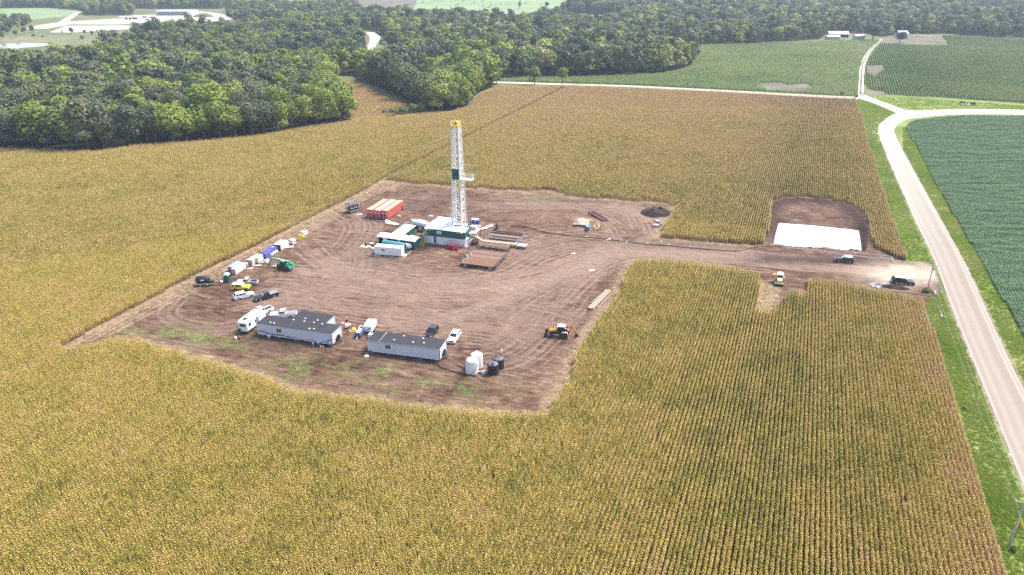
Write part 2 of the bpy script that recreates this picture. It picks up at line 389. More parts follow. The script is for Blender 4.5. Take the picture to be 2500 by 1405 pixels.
# ------------------------------------------------------------------ gravel roads (ribbons with u across and v along)
def road_mat(name, lo, hi, edge, wheel=1.0):
    m, nt, b = new_mat(name)
    uv = attr(nt, 'across'); al = attr(nt, 'white')
    p = pos(nt); f = noise(nt, .6, 5, .65, p); g = noise(nt, .05, 4, .6, p)
    base = mixc(nt, lo, hi, math_(nt, 'ADD', math_(nt, 'MULTIPLY', f, .5), math_(nt, 'MULTIPLY', g, .5)))
    ua = uv.outputs['Fac']
    jit = math_(nt, 'ADD', ua, math_(nt, 'MULTIPLY', math_(nt, 'SUBTRACT', g, .5), .10))
    st = ramp(nt, jit, [(0, .9), (.05, .55), (.10, .15), (.24, .5), (.34, .2), (.52, .42), (.64, .1), (.80, .12), (.86, .85), (.90, .25), (.95, .5), (1, .8)])
    c = mixc(nt, base, edge, st)
    c = mixc(nt, c, (.56, .53, .45), al.outputs['Fac'])  # far gravel whitened: fresh limestone with sky glare put into the colour
    nt.links.new(c, b.inputs['Base Color']); b.inputs['Roughness'].default_value = .9; b.inputs['Specular IOR Level'].default_value = .2
    return m
M_road = road_mat('gravel_road', (.21, .17, .135), (.30, .245, .195), (.42, .37, .30))
def ribbon(name, L, R, z, mat, white, crown=.06, n=10, across=9):
    Ls = np.array(smooth(PP(L), n)); Rs = np.array(smooth(PP(R), n))
    m = len(Ls); v = []; A = []; W = []
    wh = np.interp(np.linspace(0, 1, m), np.linspace(0, 1, len(white)), white)
    for i in range(m):
        for k in range(across):
            u = k / (across - 1); q = Ls[i] * (1 - u) + Rs[i] * u
            v.append((q[0], q[1], z + crown * (1 - (2 * u - 1) ** 2))); A.append(u)
            W.append(max(wh[i], min(1, wh[i] * 2.2) * (1 - u / .45) if u < .45 else 0))
    i, k = np.meshgrid(np.arange(m - 1), np.arange(across - 1), indexing='ij'); a = (i * across + k).ravel()
    f = np.stack([a, a + 1, a + across + 1, a + across], 1)
    o = mesh_np(name, np.array(v), f[:, ::-1].copy(), mat, {'across': A, 'white': W})
    return tag(o, kind='structure')
ribbon('gravel_road', [(2700, 1640), (2500, 1188), (2436, 1028), (2360, 842), (2313, 722), (2271, 612), (2235, 540), (2203, 466), (2167, 384), (2146, 327), (2145, 306), (2156, 294), (2190, 278), (2240, 271), (2346, 267), (2520, 270), (2900, 284)],
       [(3000, 1640), (2600, 1130), (2500, 951), (2451, 852), (2383, 702), (2349, 629), (2299, 540), (2249, 451), (2203, 366), (2186, 330), (2183, 318), (2190, 307), (2210, 294), (2249, 287), (2346, 280), (2520, 281), (2900, 296)],
       .03, M_road, [0, 0, 0, 0, 0, .05, .15, .3, .5, .8, 1, 1, 1, 1, 1, 1])
ribbon('gravel_road', [(2096, 229), (2106, 230), (2118, 235), (2140, 244), (2184, 260), (2210, 269), (2236, 271)], [(2090, 242), (2099, 243), (2114, 246), (2134, 252), (2155, 261), (2176, 270), (2196, 280)], .022, M_road, [1, 1])
ribbon('gravel_road', [(1180, 198), (1368, 204.5), (1536, 209.5), (1700, 217.5), (1900, 228), (2050, 235.5), (2110, 238)], [(1180, 202), (1368, 208), (1536, 213.5), (1700, 222), (1900, 232.5), (2050, 241), (2110, 243)], .026, M_road, [1, 1])
ribbon('gravel_road', [(890, 160), (893, 134), (896, 124), (898, 114), (902, 100), (902, 91), (893, 79)], [(914, 162), (917, 136), (916, 126), (916, 114), (924, 102), (928, 91), (914, 80)], .12, M_road, [1, 1])
def lane(cl, w_px, z):
    for sx in (-1, 1):
        L = [(x + sx * g - g * .45, y) for (x, y), g in zip(cl, w_px)]; R = [(x + sx * g + g * .45, y) for (x, y), g in zip(cl, w_px)]
        ribbon('farm_lane', L, R, z, M_road, [1, 1], crown=.02, across=4)
lane([(2101, 228), (2101, 215), (2102, 200), (2103, 185), (2104.5, 170), (2107, 155), (2113, 142), (2121, 128), (2131, 115), (2142, 104), (2153, 96)], [5, 5, 4.5, 4.5, 4, 3.8, 3.4, 3, 2.6, 2.4, 2.2], .05)
sheet('road_grass_lane', [PP([(2092, 234), (2094, 200), (2097, 165), (2104, 142), (2120, 120), (2146, 96), (2160, 96), (2138, 115), (2122, 135), (2114, 160), (2111, 200), (2114, 230)])], .03, M_ground)

# ------------------------------------------------------------------ the drilling pad: a real height field with wheel ruts
GA = math.radians(17.5)
GU = np.array((math.cos(GA), -math.sin(GA))); GV = np.array((math.sin(GA), math.cos(GA)))  # u to the east-south-east, v away
pc = np.array(PAD); pu = pc @ GU; pv = pc @ GV
ST_ = .36
u0, u1, v0, v1 = pu.min() - 1, pu.max() + 1, pv.min() - 1, pv.max() + 1
nu, nv = int((u1 - u0) / ST_), int((v1 - v0) / ST_)
uu, vv = np.meshgrid(u0 + np.arange(nu) * ST_, v0 + np.arange(nv) * ST_)
X = uu * GU[0] + vv * GV[0]; Y = uu * GU[1] + vv * GV[1]
TR = np.zeros_like(X); DK = np.zeros_like(X); HH = np.zeros_like(X)
def stamp(path, wd, tr, dp, dk=0.0):
    """one wheel track along path (ground points)"""
    pts = np.array(path); pad_ = wd * 2.2
    for a, b in zip(pts[:-1], pts[1:]):
        ua, va = a @ GU, a @ GV; ub, vb = b @ GU, b @ GV
        i0 = int((min(ua, ub) - pad_ - u0) / ST_); i1 = int((max(ua, ub) + pad_ - u0) / ST_) + 2
        j0 = int((min(va, vb) - pad_ - v0) / ST_); j1 = int((max(va, vb) + pad_ - v0) / ST_) + 2
        i0, j0 = max(i0, 0), max(j0, 0)
        if i1 <= i0 or j1 <= j0: continue
        x = uu[j0:j1, i0:i1]; y = vv[j0:j1, i0:i1]
        if x.size == 0: continue
        vx, vy = ub - ua, vb - va; LL = vx * vx + vy * vy + 1e-9
        t = np.clip(((x - ua) * vx + (y - va) * vy) / LL, 0, 1); d = np.hypot(x - ua - t * vx, y - va - t * vy)
        k = np.exp(-(d / wd) ** 2); e = np.exp(-((d - wd * 1.5) / (wd * .6)) ** 2)
        TR[j0:j1, i0:i1] = np.maximum(TR[j0:j1, i0:i1], k * tr)
        DK[j0:j1, i0:i1] = np.maximum(DK[j0:j1, i0:i1], e * dk)
        HH[j0:j1, i0:i1] = np.minimum(HH[j0:j1, i0:i1], -dp * k)
def wander(pts, off, n=7, amp=.5):
    s = np.array(smooth(pts, n)); d = np.gradient(s, axis=0); nn = np.stack([-d[:, 1], d[:, 0]], 1); nn /= np.linalg.norm(nn, axis=1)[:, None] + 1e-9
    ph = npr.rand() * 9; o = off + amp * np.sin(np.linspace(0, 5, len(s)) + ph)
    return s + nn * o[:, None]
def tracks(px, spread, count, tr=(.4, .9), wd=(.25, .5), dp=.06, dk=.5, amp=.8):
    g = PP(px)
    for _ in range(count):
        off = npr.normal(0, spread); t = npr.uniform(*tr); w_ = npr.uniform(*wd)
        base = wander(g, off, amp=amp)
        a = npr.randint(0, max(1, len(base) // 3)); b_ = len(base) - npr.randint(0, max(1, len(base) // 3))
        seg = base[a:b_]
        if len(seg) < 3: continue
        d = np.gradient(seg, axis=0); nn = np.stack([-d[:, 1], d[:, 0]], 1); nn /= np.linalg.norm(nn, axis=1)[:, None] + 1e-9
        for s_ in (-.95, .95): stamp(seg + nn * s_, w_, t, dp, dk * npr.rand())
# the haul road from the gate and its fan across the pad
for px_l, w__, t__ in (([(2300, 668), (2150, 662), (1980, 648), (1800, 632), (1640, 616), (1560, 617), (1490, 630), (1390, 668), (1270, 716), (1130, 762), (960, 790)], 2.0, .62),
                       ([(1560, 617), (1470, 640), (1370, 690), (1220, 720), (1050, 716), (900, 700)], 2.6, .42), ([(1490, 625), (1420, 660), (1330, 730), (1290, 800)], 1.6, .4),
                       ([(1560, 612), (1580, 590), (1570, 560), (1540, 530)], 1.3, .4), ([(1500, 612), (1400, 606), (1300, 640), (1250, 690)], 1.3, .38), ([(700, 690), (820, 640), (880, 590), (870, 540)], 1.6, .36)):
    stamp(np.array(smooth(PP(px_l), 10)), w__, t__, .03)
tracks([(2300, 668), (2150, 664), (1980, 650), (1800, 634), (1640, 618), (1540, 618), (1470, 632), (1380, 668), (1250, 722), (1100, 775), (950, 800)], 1.6, 22, (.5, 1), amp=.5)
tracks([(2300, 668), (2150, 664), (1980, 650), (1800, 634), (1640, 618), (1520, 622), (1400, 662), (1280, 690), (1130, 706), (960, 706), (800, 690), (700, 672)], 3.4, 18, (.4, .9))
tracks([(1540, 618), (1450, 640), (1340, 700), (1240, 760), (1180, 800)], 4, 10, (.3, .8))
tracks([(1560, 610), (1500, 600), (1400, 600), (1300, 625), (1220, 665), (1100, 690), (980, 672), (900, 650)], 4, 14, (.3, .8))
tracks([(1590, 600), (1570, 570), (1560, 545), (1530, 520), (1400, 505), (1250, 505), (1100, 490), (1000, 480)], 3.5, 12, (.3, .8))
tracks([(1600, 560), (1560, 590), (1480, 640), (1400, 700), (1330, 760)], 3, 8, (.3, .7))
tracks([(640, 700), (760, 705), (900, 720), (1040, 735), (1200, 735), (1350, 715)], 9, 30, (.25, .7))
tracks([(560, 745), (620, 735), (700, 720), (800, 700), (850, 660), (860, 610)], 5, 16, (.25, .7))
tracks([(740, 590), (800, 640), (900, 690), (1050, 710)], 5, 14, (.25, .7))
tracks([(880, 560), (860, 600), (900, 640), (1000, 660), (1100, 690)], 4, 8, (.25, .6))
tracks([(900, 760), (1050, 770), (1200, 780), (1300, 800), (1360, 830)], 6, 18, (.25, .7))
tracks([(1130, 900), (1260, 880), (1340, 820), (1400, 760), (1450, 700)], 5, 12, (.2, .6))
tracks([(820, 500), (900, 545), (880, 600), (800, 650)], 4, 8, (.2, .6))
tracks([(1180, 520), (1300, 490), (1420, 505), (1500, 560), (1540, 620)], 3, 8, (.2, .6))
tracks([(1240, 640), (1290, 600), (1360, 590), (1450, 600)], 4, 10, (.2, .6))
tracks([(450, 720), (420, 770), (520, 800), (640, 780), (700, 740)], 3, 6, (.2, .5))
for _ in range(40):
    p = P(npr.uniform(650, 1500), npr.uniform(500, 860)); a = npr.uniform(-.6, .6) + math.radians(107); L_ = npr.uniform(10, 30); c = npr.uniform(-.4, .4)
    q = [(p[0] + t * L_ * math.sin(a + c * t), p[1] + t * L_ * math.cos(a + c * t)) for t in (0, .3, .6, 1)]
    s_ = np.array(smooth(q, 5)); stamp(s_, .28, npr.uniform(.2, .6), .04, .5)
    stamp(s_ + np.array((.4, 1.8)), .28, npr.uniform(.2, .6), .04, .5)
lum = (fbm(X, Y, 6, 3, 5) - .5) * .3 + (vnoise(X, Y, .8, 9) - .5) * .13
streak = fbm(uu * .22, vv, 1.1, 21, 3) - .5
HH = HH + lum + streak * .10
def bump(px, py, ru, rv, h, e=2.0, rot=0.0):
    x, y = P(px, py); a = x * GU[0] + y * GU[1]; b = x * GV[0] + y * GV[1]
    du, dv = uu - a, vv - b
    du, dv = du * math.cos(rot) + dv * math.sin(rot), -du * math.sin(rot) + dv * math.cos(rot)
    k = np.exp(-((du / ru) ** 2 + (dv / rv) ** 2) ** (e / 2))
    return h * k * (.75 + .5 * fbm(X, Y, 2.5, int(px)))
MND = bump(1380, 545, 12, 7, 2.2) + bump(1310, 548, 10, 6, 1.1) + bump(1420, 560, 5, 4, .8)
HH = HH + MND
fr = np.array(FIELD); DB = dist_poly(X, Y, FIELD)
HH = HH + .25 * np.exp(-((DB - 2.5) / 1.6) ** 2) * fbm(X, Y, 1.8, 33)     # spoil pushed up along the crop edge
HH = np.clip(HH + .2, .03, 9)
# weeds, straw, dark moist earth, plus shade painted before the office trailers
px_, py_, _d = proj(X, Y)
def blob(cx, cy, rx, ry): return np.exp(-(((px_ - cx) / rx) ** 2 + ((py_ - cy) / ry) ** 2))
WEED = (blob(400, 815, 120, 22) + blob(520, 838, 110, 22) + blob(700, 890, 90, 22) + .9 * blob(860, 915, 160, 28) + .7 * blob(1060, 945, 150, 26) + .5 * blob(1180, 975, 160, 20) + .5 * blob(430, 730, 50, 14) + .6 * blob(1340, 487, 70, 9) + .6 * blob(1000, 462, 50, 8) + .55 * blob(1560, 512, 30, 12) + .5 * blob(1620, 520, 20, 10)
        + .5 * blob(560, 668, 60, 10))
WEED = np.clip(WEED * (fbm(X, Y, 4.5, 44, 5) * 3.0 - 1.0) * (fbm(X, Y, 1.3, 46, 3) * 2.6 - .6), 0, 1)
STRAW = np.exp(-(DB / 2.6) ** 2) * .8 * (px_ < 1830) + .3 * blob(1850, 599, 45, 8)
strip = PP([(120, 870), (146, 850), (450, 690), (600, 613), (760, 534), (890, 466), (936, 440), (1010, 452), (960, 462), (900, 486), (800, 545), (640, 632), (500, 704), (400, 755), (310, 800), (270, 820)])
inst = inside(X, Y, strip)
STRAW = np.maximum(STRAW, np.where(inst, .38 + .42 * np.sin((X * RV[0] + Y * RV[1]) * 2 * math.pi / 1.52), 0))
STRAW = np.maximum(STRAW, .75 * inside(X, Y, PP([(1850, 690), (1905, 705), (1895, 780), (1842, 772)])))
STRAW = np.clip(STRAW * (.35 + 1.1 * fbm(X, Y, 1.6, 55)), 0, 1)
DARK = .8 * blob(1560, 660, 60, 18) + .7 * blob(1940, 635, 150, 14) + .6 * blob(1700, 600, 150, 10) + .7 * blob(2120, 690, 60, 12) + .6 * blob(1400, 490, 120, 7) + .5 * blob(1080, 490, 120, 16) + .5 * blob(950, 880, 200, 16) + .5 * blob(720, 850, 120, 14) + .6 * blob(1500, 740, 40, 40) + .7 * blob(1870, 560, 14, 50) + .7 * blob(2130, 590, 20, 40) + .5 * blob(2080, 640, 120, 12)
DARK = np.clip(DARK * (.4 + 1.1 * fbm(X, Y, 4, 66)) + DK * .75, 0, 1)
SAND = np.clip(1.3 * blob(2210, 672, 90, 26) * (.3 + 1.3 * fbm(X, Y, 3, 70)) + .7 * blob(1420, 558, 16, 10), 0, 1)
ORNG = np.clip(MND / 1.4, 0, 1)
keep = inside(X, Y, PAD) & ~inside(X, Y, PIT)
idx = -np.ones(X.shape, int)
cell = keep[:-1, :-1] & keep[1:, :-1] & keep[:-1, 1:] & keep[1:, 1:]
used = np.zeros_like(keep); used[:-1, :-1] |= cell; used[1:, :-1] |= cell; used[:-1, 1:] |= cell; used[1:, 1:] |= cell
idx[used] = np.arange(used.sum())
ii = np.argwhere(cell); a = idx[ii[:, 0], ii[:, 1]]; b = idx[ii[:, 0], ii[:, 1] + 1]; c = idx[ii[:, 0] + 1, ii[:, 1] + 1]; d = idx[ii[:, 0] + 1, ii[:, 1]]
def pad_mat():
    m, nt, bs = new_mat('drilling_pad_dirt')
    p = pos(nt); ps = pos(nt, .16, 1.0, 1, -GA)
    n1 = noise(nt, .06, 5, .6, p); n2 = noise(nt, 1.1, 6, .7, ps, .3); n3 = noise(nt, 3.2, 4, .75, p); n4 = noise(nt, .35, 5, .65, p, .4)
    f = math_(nt, 'ADD', math_(nt, 'MULTIPLY', n1, .2), math_(nt, 'ADD', math_(nt, 'MULTIPLY', n2, .36), math_(nt, 'ADD', math_(nt, 'MULTIPLY', n3, .2), math_(nt, 'MULTIPLY', n4, .24))))
    dirt = ramp(nt, f, [(.40, (.03, .016, .011)), (.445, (.085, .046, .030)), (.495, (.15, .085, .056)), (.545, (.225, .14, .096)), (.61, (.40, .28, .20))])
    tr = math_(nt, 'MULTIPLY', attr(nt, 'track').outputs['Fac'], math_(nt, 'ADD', math_(nt, 'MULTIPLY', n2, 1.5), .1), clamp=True)
    c = mixc(nt, dirt, (.46, .32, .24), tr)
    c = mixc(nt, c, (.24, .135, .085), math_(nt, 'MULTIPLY', attr(nt, 'clay').outputs['Fac'], .5))
    c = mixc(nt, c, (.062, .038, .03), math_(nt, 'MULTIPLY', attr(nt, 'dark').outputs['Fac'], math_(nt, 'ADD', n2, .35), clamp=True))
    c = mixc(nt, c, (.55, .47, .34), attr(nt, 'sand').outputs['Fac'])
    sf = math_(nt, 'MULTIPLY', attr(nt, 'straw').outputs['Fac'], ramp(nt, noise(nt, 2.6, 4, .7, pos(nt, 1, .25, 1, -ROW_AZ)), [(.4, .1), (.56, 1.0)]))
    c = mixc(nt, c, (.46, .34, .19), sf)
    wf = math_(nt, 'MULTIPLY', attr(nt, 'weed').outputs['Fac'], ramp(nt, noise(nt, 1.5, 4, .7, p), [(.4, .1), (.58, 1.0)]))
    c = mixc(nt, c, (.20, .24, .08), wf)
    nt.links.new(c, bs.inputs['Base Color']); bs.inputs['Roughness'].default_value = .93; bs.inputs['Specular IOR Level'].default_value = .12
    bp = nt.nodes.new('ShaderNodeBump'); bp.inputs['Strength'].default_value = .9; bp.inputs['Distance'].default_value = .35
    nt.links.new(math_(nt, 'ADD', n3, math_(nt, 'MULTIPLY', n2, 1.2)), bp.inputs['Height']); nt.links.new(bp.outputs[0], bs.inputs['Normal'])
    return m
M_pad = pad_mat()
tag(mesh_np('drilling_pad', np.stack([X[used], Y[used], HH[used]], 1), np.stack([a, b, c, d], 1), M_pad,
            {'track': TR[used], 'dark': DARK[used], 'straw': STRAW[used], 'weed': WEED[used], 'sand': SAND[used], 'clay': ORNG[used]}), kind='structure')
def pad_z(x, y):
    a = x * GU[0] + y * GU[1]; b = x * GV[0] + y * GV[1]
    i = int(round((a - u0) / ST_)); j = int(round((b - v0) / ST_))
    if 0 <= i < nu and 0 <= j < nv and keep[j, i]: return float(HH[j, i])
    return 0.0

# the lined pit: banks fall from the cut edge to the liner
pa = np.array(PIT); xs, ys = pa[:, 0], pa[:, 1]
gx, gy = np.meshgrid(np.arange(xs.min() - .4, xs.max() + .8, .4), np.arange(ys.min() - .4, ys.max() + .8, .4))
dI = dist_poly(gx, gy, LINER); dO = dist_poly(gx, gy, PIT); inL = inside(gx, gy, LINER); inP = inside(gx, gy, PIT)
tt = np.where(inL, 1, dO / (dI + dO + 1e-6)); tt = np.where(inP, tt, 0)
gz = -1.95 * tt ** .8 + (fbm(gx, gy, 2.2, 5) - .45) * 1.3 * np.exp(-(dO / 3.0) ** 2) + (fbm(gx, gy, 1.4, 8) - .5) * .45 * (~inL) + .3
gz = np.where(inL, -1.98, gz); gz = np.where(inP, gz, .12)
kp = inP | (dO < .6)
idx2 = -np.ones(gx.shape, int); cell = kp[:-1, :-1] & kp[1:, :-1] & kp[:-1, 1:] & kp[1:, 1:]
us = np.zeros_like(kp); us[:-1, :-1] |= cell; us[1:, :-1] |= cell; us[:-1, 1:] |= cell; us[1:, 1:] |= cell
idx2[us] = np.arange(us.sum()); ii = np.argwhere(cell)
a = idx2[ii[:, 0], ii[:, 1]]; b = idx2[ii[:, 0], ii[:, 1] + 1]; c = idx2[ii[:, 0] + 1, ii[:, 1] + 1]; d = idx2[ii[:, 0] + 1, ii[:, 1]]
zz = np.zeros(us.sum())
tag(mesh_np('pit_banks', np.stack([gx[us], gy[us], gz[us]], 1), np.stack([a, b, c, d], 1), M_pad,
            {'track': zz, 'dark': np.clip(np.exp(-(dO[us] / 4.0) ** 2) * 1.1 + (fbm(gx[us], gy[us], 5, 77) - .42) * 1.6, 0, 1), 'straw': zz, 'weed': zz, 'sand': zz, 'clay': .25 * np.ones(len(zz))}), kind='structure')
M_liner = paint('white_pit_liner', (.74, .75, .76), .3, 0, .05, .6, .22, (.50, .47, .42))
lgx, lgy = np.meshgrid(np.arange(np.array(LINER)[:, 0].min() - .5, np.array(LINER)[:, 0].max() + .5, .3), np.arange(np.array(LINER)[:, 1].min() - .5, np.array(LINER)[:, 1].max() + .5, .3))
lk = inside(lgx, lgy, LINER); lz = -1.86 + .16 * (fbm(lgx * .5, lgy, 1.6, 90, 4) - .5) + .10 * np.exp(-(dist_poly(lgx, lgy, LINER) / .7) ** 2)
lce = lk[:-1, :-1] & lk[1:, :-1] & lk[:-1, 1:] & lk[1:, 1:]; lix = np.arange(lgx.size).reshape(lgx.shape); lq = np.argwhere(lce)
lf_ = np.stack([lix[lq[:, 0], lq[:, 1]], lix[lq[:, 0], lq[:, 1] + 1], lix[lq[:, 0] + 1, lq[:, 1] + 1], lix[lq[:, 0] + 1, lq[:, 1]]], 1)
lo = mesh_np('pit_liner', np.stack([lgx.ravel(), lgy.ravel(), lz.ravel()], 1), lf_, M_liner)
tag(lo, 'white plastic liner sheet covering the front half of the dug pit beside the access track', 'liner')

# ------------------------------------------------------------------ crops
def leafy_mat(name, colnodes, rough=.6, transl=.25):
    m = bpy.data.materials.new(name); m.use_nodes = True; nt = m.node_tree; b = nt.nodes['Principled BSDF']
    c = colnodes(nt)
    nt.links.new(c, b.inputs['Base Color']); b.inputs['Roughness'].default_value = rough; b.inputs['Specular IOR Level'].default_value = .25
    t = nt.nodes.new('ShaderNodeBsdfTranslucent'); nt.links.new(c, t.inputs[0])
    mx = nt.nodes.new('ShaderNodeMixShader'); mx.inputs[0].default_value = transl
    nt.links.new(b.outputs[0], mx.inputs[1]); nt.links.new(t.outputs[0], mx.inputs[2]); nt.links.new(mx.outputs[0], nt.nodes['Material Output'].inputs[0])
    return m
def corn_cols(nt):
    g = attr(nt, 'ripe').outputs['Fac']; br = attr(nt, 'tone').outputs['Fac']; dry = attr(nt, 'dry', 'INSTANCER').outputs['Fac']; hue = attr(nt, 'hue', 'INSTANCER').outputs['Fac']
    f = math_(nt, 'ADD', math_(nt, 'ADD', g, math_(nt, 'MULTIPLY', dry, .55)), math_(nt, 'MULTIPLY', math_(nt, 'SUBTRACT', hue, .5), .75), clamp=True)
    c = ramp(nt, f, [(0, (.07, .14, .012)), (.2, (.20, .25, .025)), (.40, (.50, .46, .05)), (.60, (.76, .62, .10)), (.8, (.84, .62, .17)), (1, (.74, .49, .22))])
    c = mixc(nt, c, (.90, .80, .50), ramp(nt, br, [(.93, 0.0), (1.0, .7)]))  # whitish leaf highlights put into the colour of the brightest leaves
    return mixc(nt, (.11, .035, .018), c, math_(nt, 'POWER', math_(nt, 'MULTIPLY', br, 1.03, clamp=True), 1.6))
M_corn = leafy_mat('ripening_corn', corn_cols)
def green_cols(nt):
    g = attr(nt, 'ripe').outputs['Fac']; br = attr(nt, 'tone').outputs['Fac']; hue = attr(nt, 'hue', 'INSTANCER').outputs['Fac']
    f = math_(nt, 'ADD', math_(nt, 'MULTIPLY', g, .5), math_(nt, 'MULTIPLY', hue, .6), clamp=True)
    c = ramp(nt, f, [(0, (.08, .16, .04)), (.4, (.19, .29, .08)), (.75, (.34, .41, .12)), (1, (.46, .45, .19))])
    return mixc(nt, (.01, .02, .006), c, math_(nt, 'ADD', .3, math_(nt, 'MULTIPLY', br, .8), clamp=True))
M_green = leafy_mat('green_crop', green_cols)
def corn_proto(length, spacing, leaves, seed, width=.085, hgt=2.25, droop=1.0, lf=1.0):
    r = random.Random(seed); V = []; F = []; RP = []; TN = []
    def add(vs, fs, rp, tn):
        o = len(V); V.extend(vs); F.extend([tuple(i + o for i in f) for f in fs]); RP.extend(rp); TN.extend(tn)
    n = int(round(length / spacing))
    for k in range(n):
        bx = (k + .5) * spacing - length / 2 + r.uniform(-.04, .04); by = r.uniform(-.045, .045)
        H = hgt * r.uniform(.88, 1.06); lx, ly = r.uniform(-.1, .1), r.uniform(-.1, .1)
        base = r.gauss(.44, .16)
        # stalk
        vs = []; 
        for z in (0, H):
            for q in range(3):
                a = q * 2.094; rr = .018 if z == 0 else .009
                vs.append((bx + lx * z / H + rr * math.cos(a), by + ly * z / H + rr * math.sin(a), z))
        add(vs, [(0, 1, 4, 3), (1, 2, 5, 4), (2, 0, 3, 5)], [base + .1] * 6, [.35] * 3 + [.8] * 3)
        a0 = r.gauss(math.pi / 2, .5)
        for l in range(leaves):
            t = (l + .6) / leaves; z0 = H * (.12 + .80 * t); a = a0 + (math.pi if l % 2 else 0) + r.uniform(-.45, .45)
            L = (.66 - .42 * abs(t - .45)) * r.uniform(.75, 1.15) * lf; wd = width * r.uniform(.75, 1.15)
            ca, sa = math.cos(a), math.sin(a); x0 = bx + lx * t; y0 = by + ly * t
            up = r.uniform(.18, .42) * (1.2 if t > .7 else .8); dr = r.uniform(.35, .95) * droop * (1.1 - .5 * t)
            pts = [(0, 0, .5), (.30, up * .8, 1), (.62, up * .75 - dr * .22, .9), (.95, up * .3 - dr * .75, .08)]
            vs = []; tw = r.uniform(-.4, .4)
            for (d, h, ww) in pts:
                cx, cy, cz = x0 + ca * d * L, y0 + sa * d * L, z0 + h * L
                nx, ny = -sa * wd * ww / 2 * 1.0, ca * wd * ww / 2
                vs += [(cx - nx, cy - ny, cz - tw * wd * ww * .5), (cx + nx, cy + ny, cz + tw * wd * ww * .5)]
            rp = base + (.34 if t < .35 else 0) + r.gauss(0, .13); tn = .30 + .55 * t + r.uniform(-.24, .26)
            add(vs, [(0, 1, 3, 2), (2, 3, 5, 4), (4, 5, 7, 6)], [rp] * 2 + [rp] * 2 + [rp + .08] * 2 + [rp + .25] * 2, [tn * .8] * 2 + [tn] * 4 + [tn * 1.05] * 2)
        # tassel
        for q in range(4):
            a = r.uniform(0, 6.28); s = .16 * (q > 0)
            x0, y0 = bx + lx, by + ly; tx, ty = x0 + s * math.cos(a), y0 + s * math.sin(a)
            add([(x0 - .008, y0, H), (x0 + .008, y0, H), (tx, ty, H + r.uniform(.2, .32))], [(0, 1, 2)], [.78] * 3, [.9] * 3)
    o = None
    me = bpy.data.meshes.new('corn_clump'); me.from_pydata(V, [], F); me.update()
    for nm, a in (('ripe', RP), ('tone', TN)):
        at = me.attributes.new(nm, 'FLOAT', 'POINT'); at.data.foreach_set('value', a)
    return bpy.data.objects.new('corn_clump', me)
def give(protos, m):
    for p in protos:
        p.data.materials.clear(); p.data.materials.append(m)
    return protos
corn_near = give([corn_proto(1.0, .145, 8, s, lf=.57, width=.10, hgt=2.1) for s in range(12)], M_corn)
corn_far = give([corn_proto(2.0, .25, 6, 50 + s, width=.14, lf=.50, hgt=2.1) for s in range(8)], M_corn)
SP = .74
fmax = 620
def row_grid(poly, spacing, length, az_v=None, jitter=.1, ru=RU, rv=RV):
    p = np.array(poly); a = p @ ru; b = p @ rv
    us_ = np.arange(math.floor(a.min() / length) * length, a.max(), length); vs_ = np.arange(math.floor(b.min() / spacing) * spacing, b.max(), spacing)
    U, V = np.meshgrid(us_, vs_); k = (np.round(V / spacing)).astype(int).ravel()
    U = U.ravel() + (npr.rand(U.size) - .5) * jitter * length; V = V.ravel()
    return U * ru[0] + V * rv[0], U * ru[1] + V * rv[1], U, V, k
def field(name, poly, spacing, segs, protos, rules, label):
    pass
LANE = P(936, 441)
lane_v = LANE[0] * RV[0] + LANE[1] * RV[1]; lane_u = LANE[0] * RU[0] + LANE[1] * RU[1]
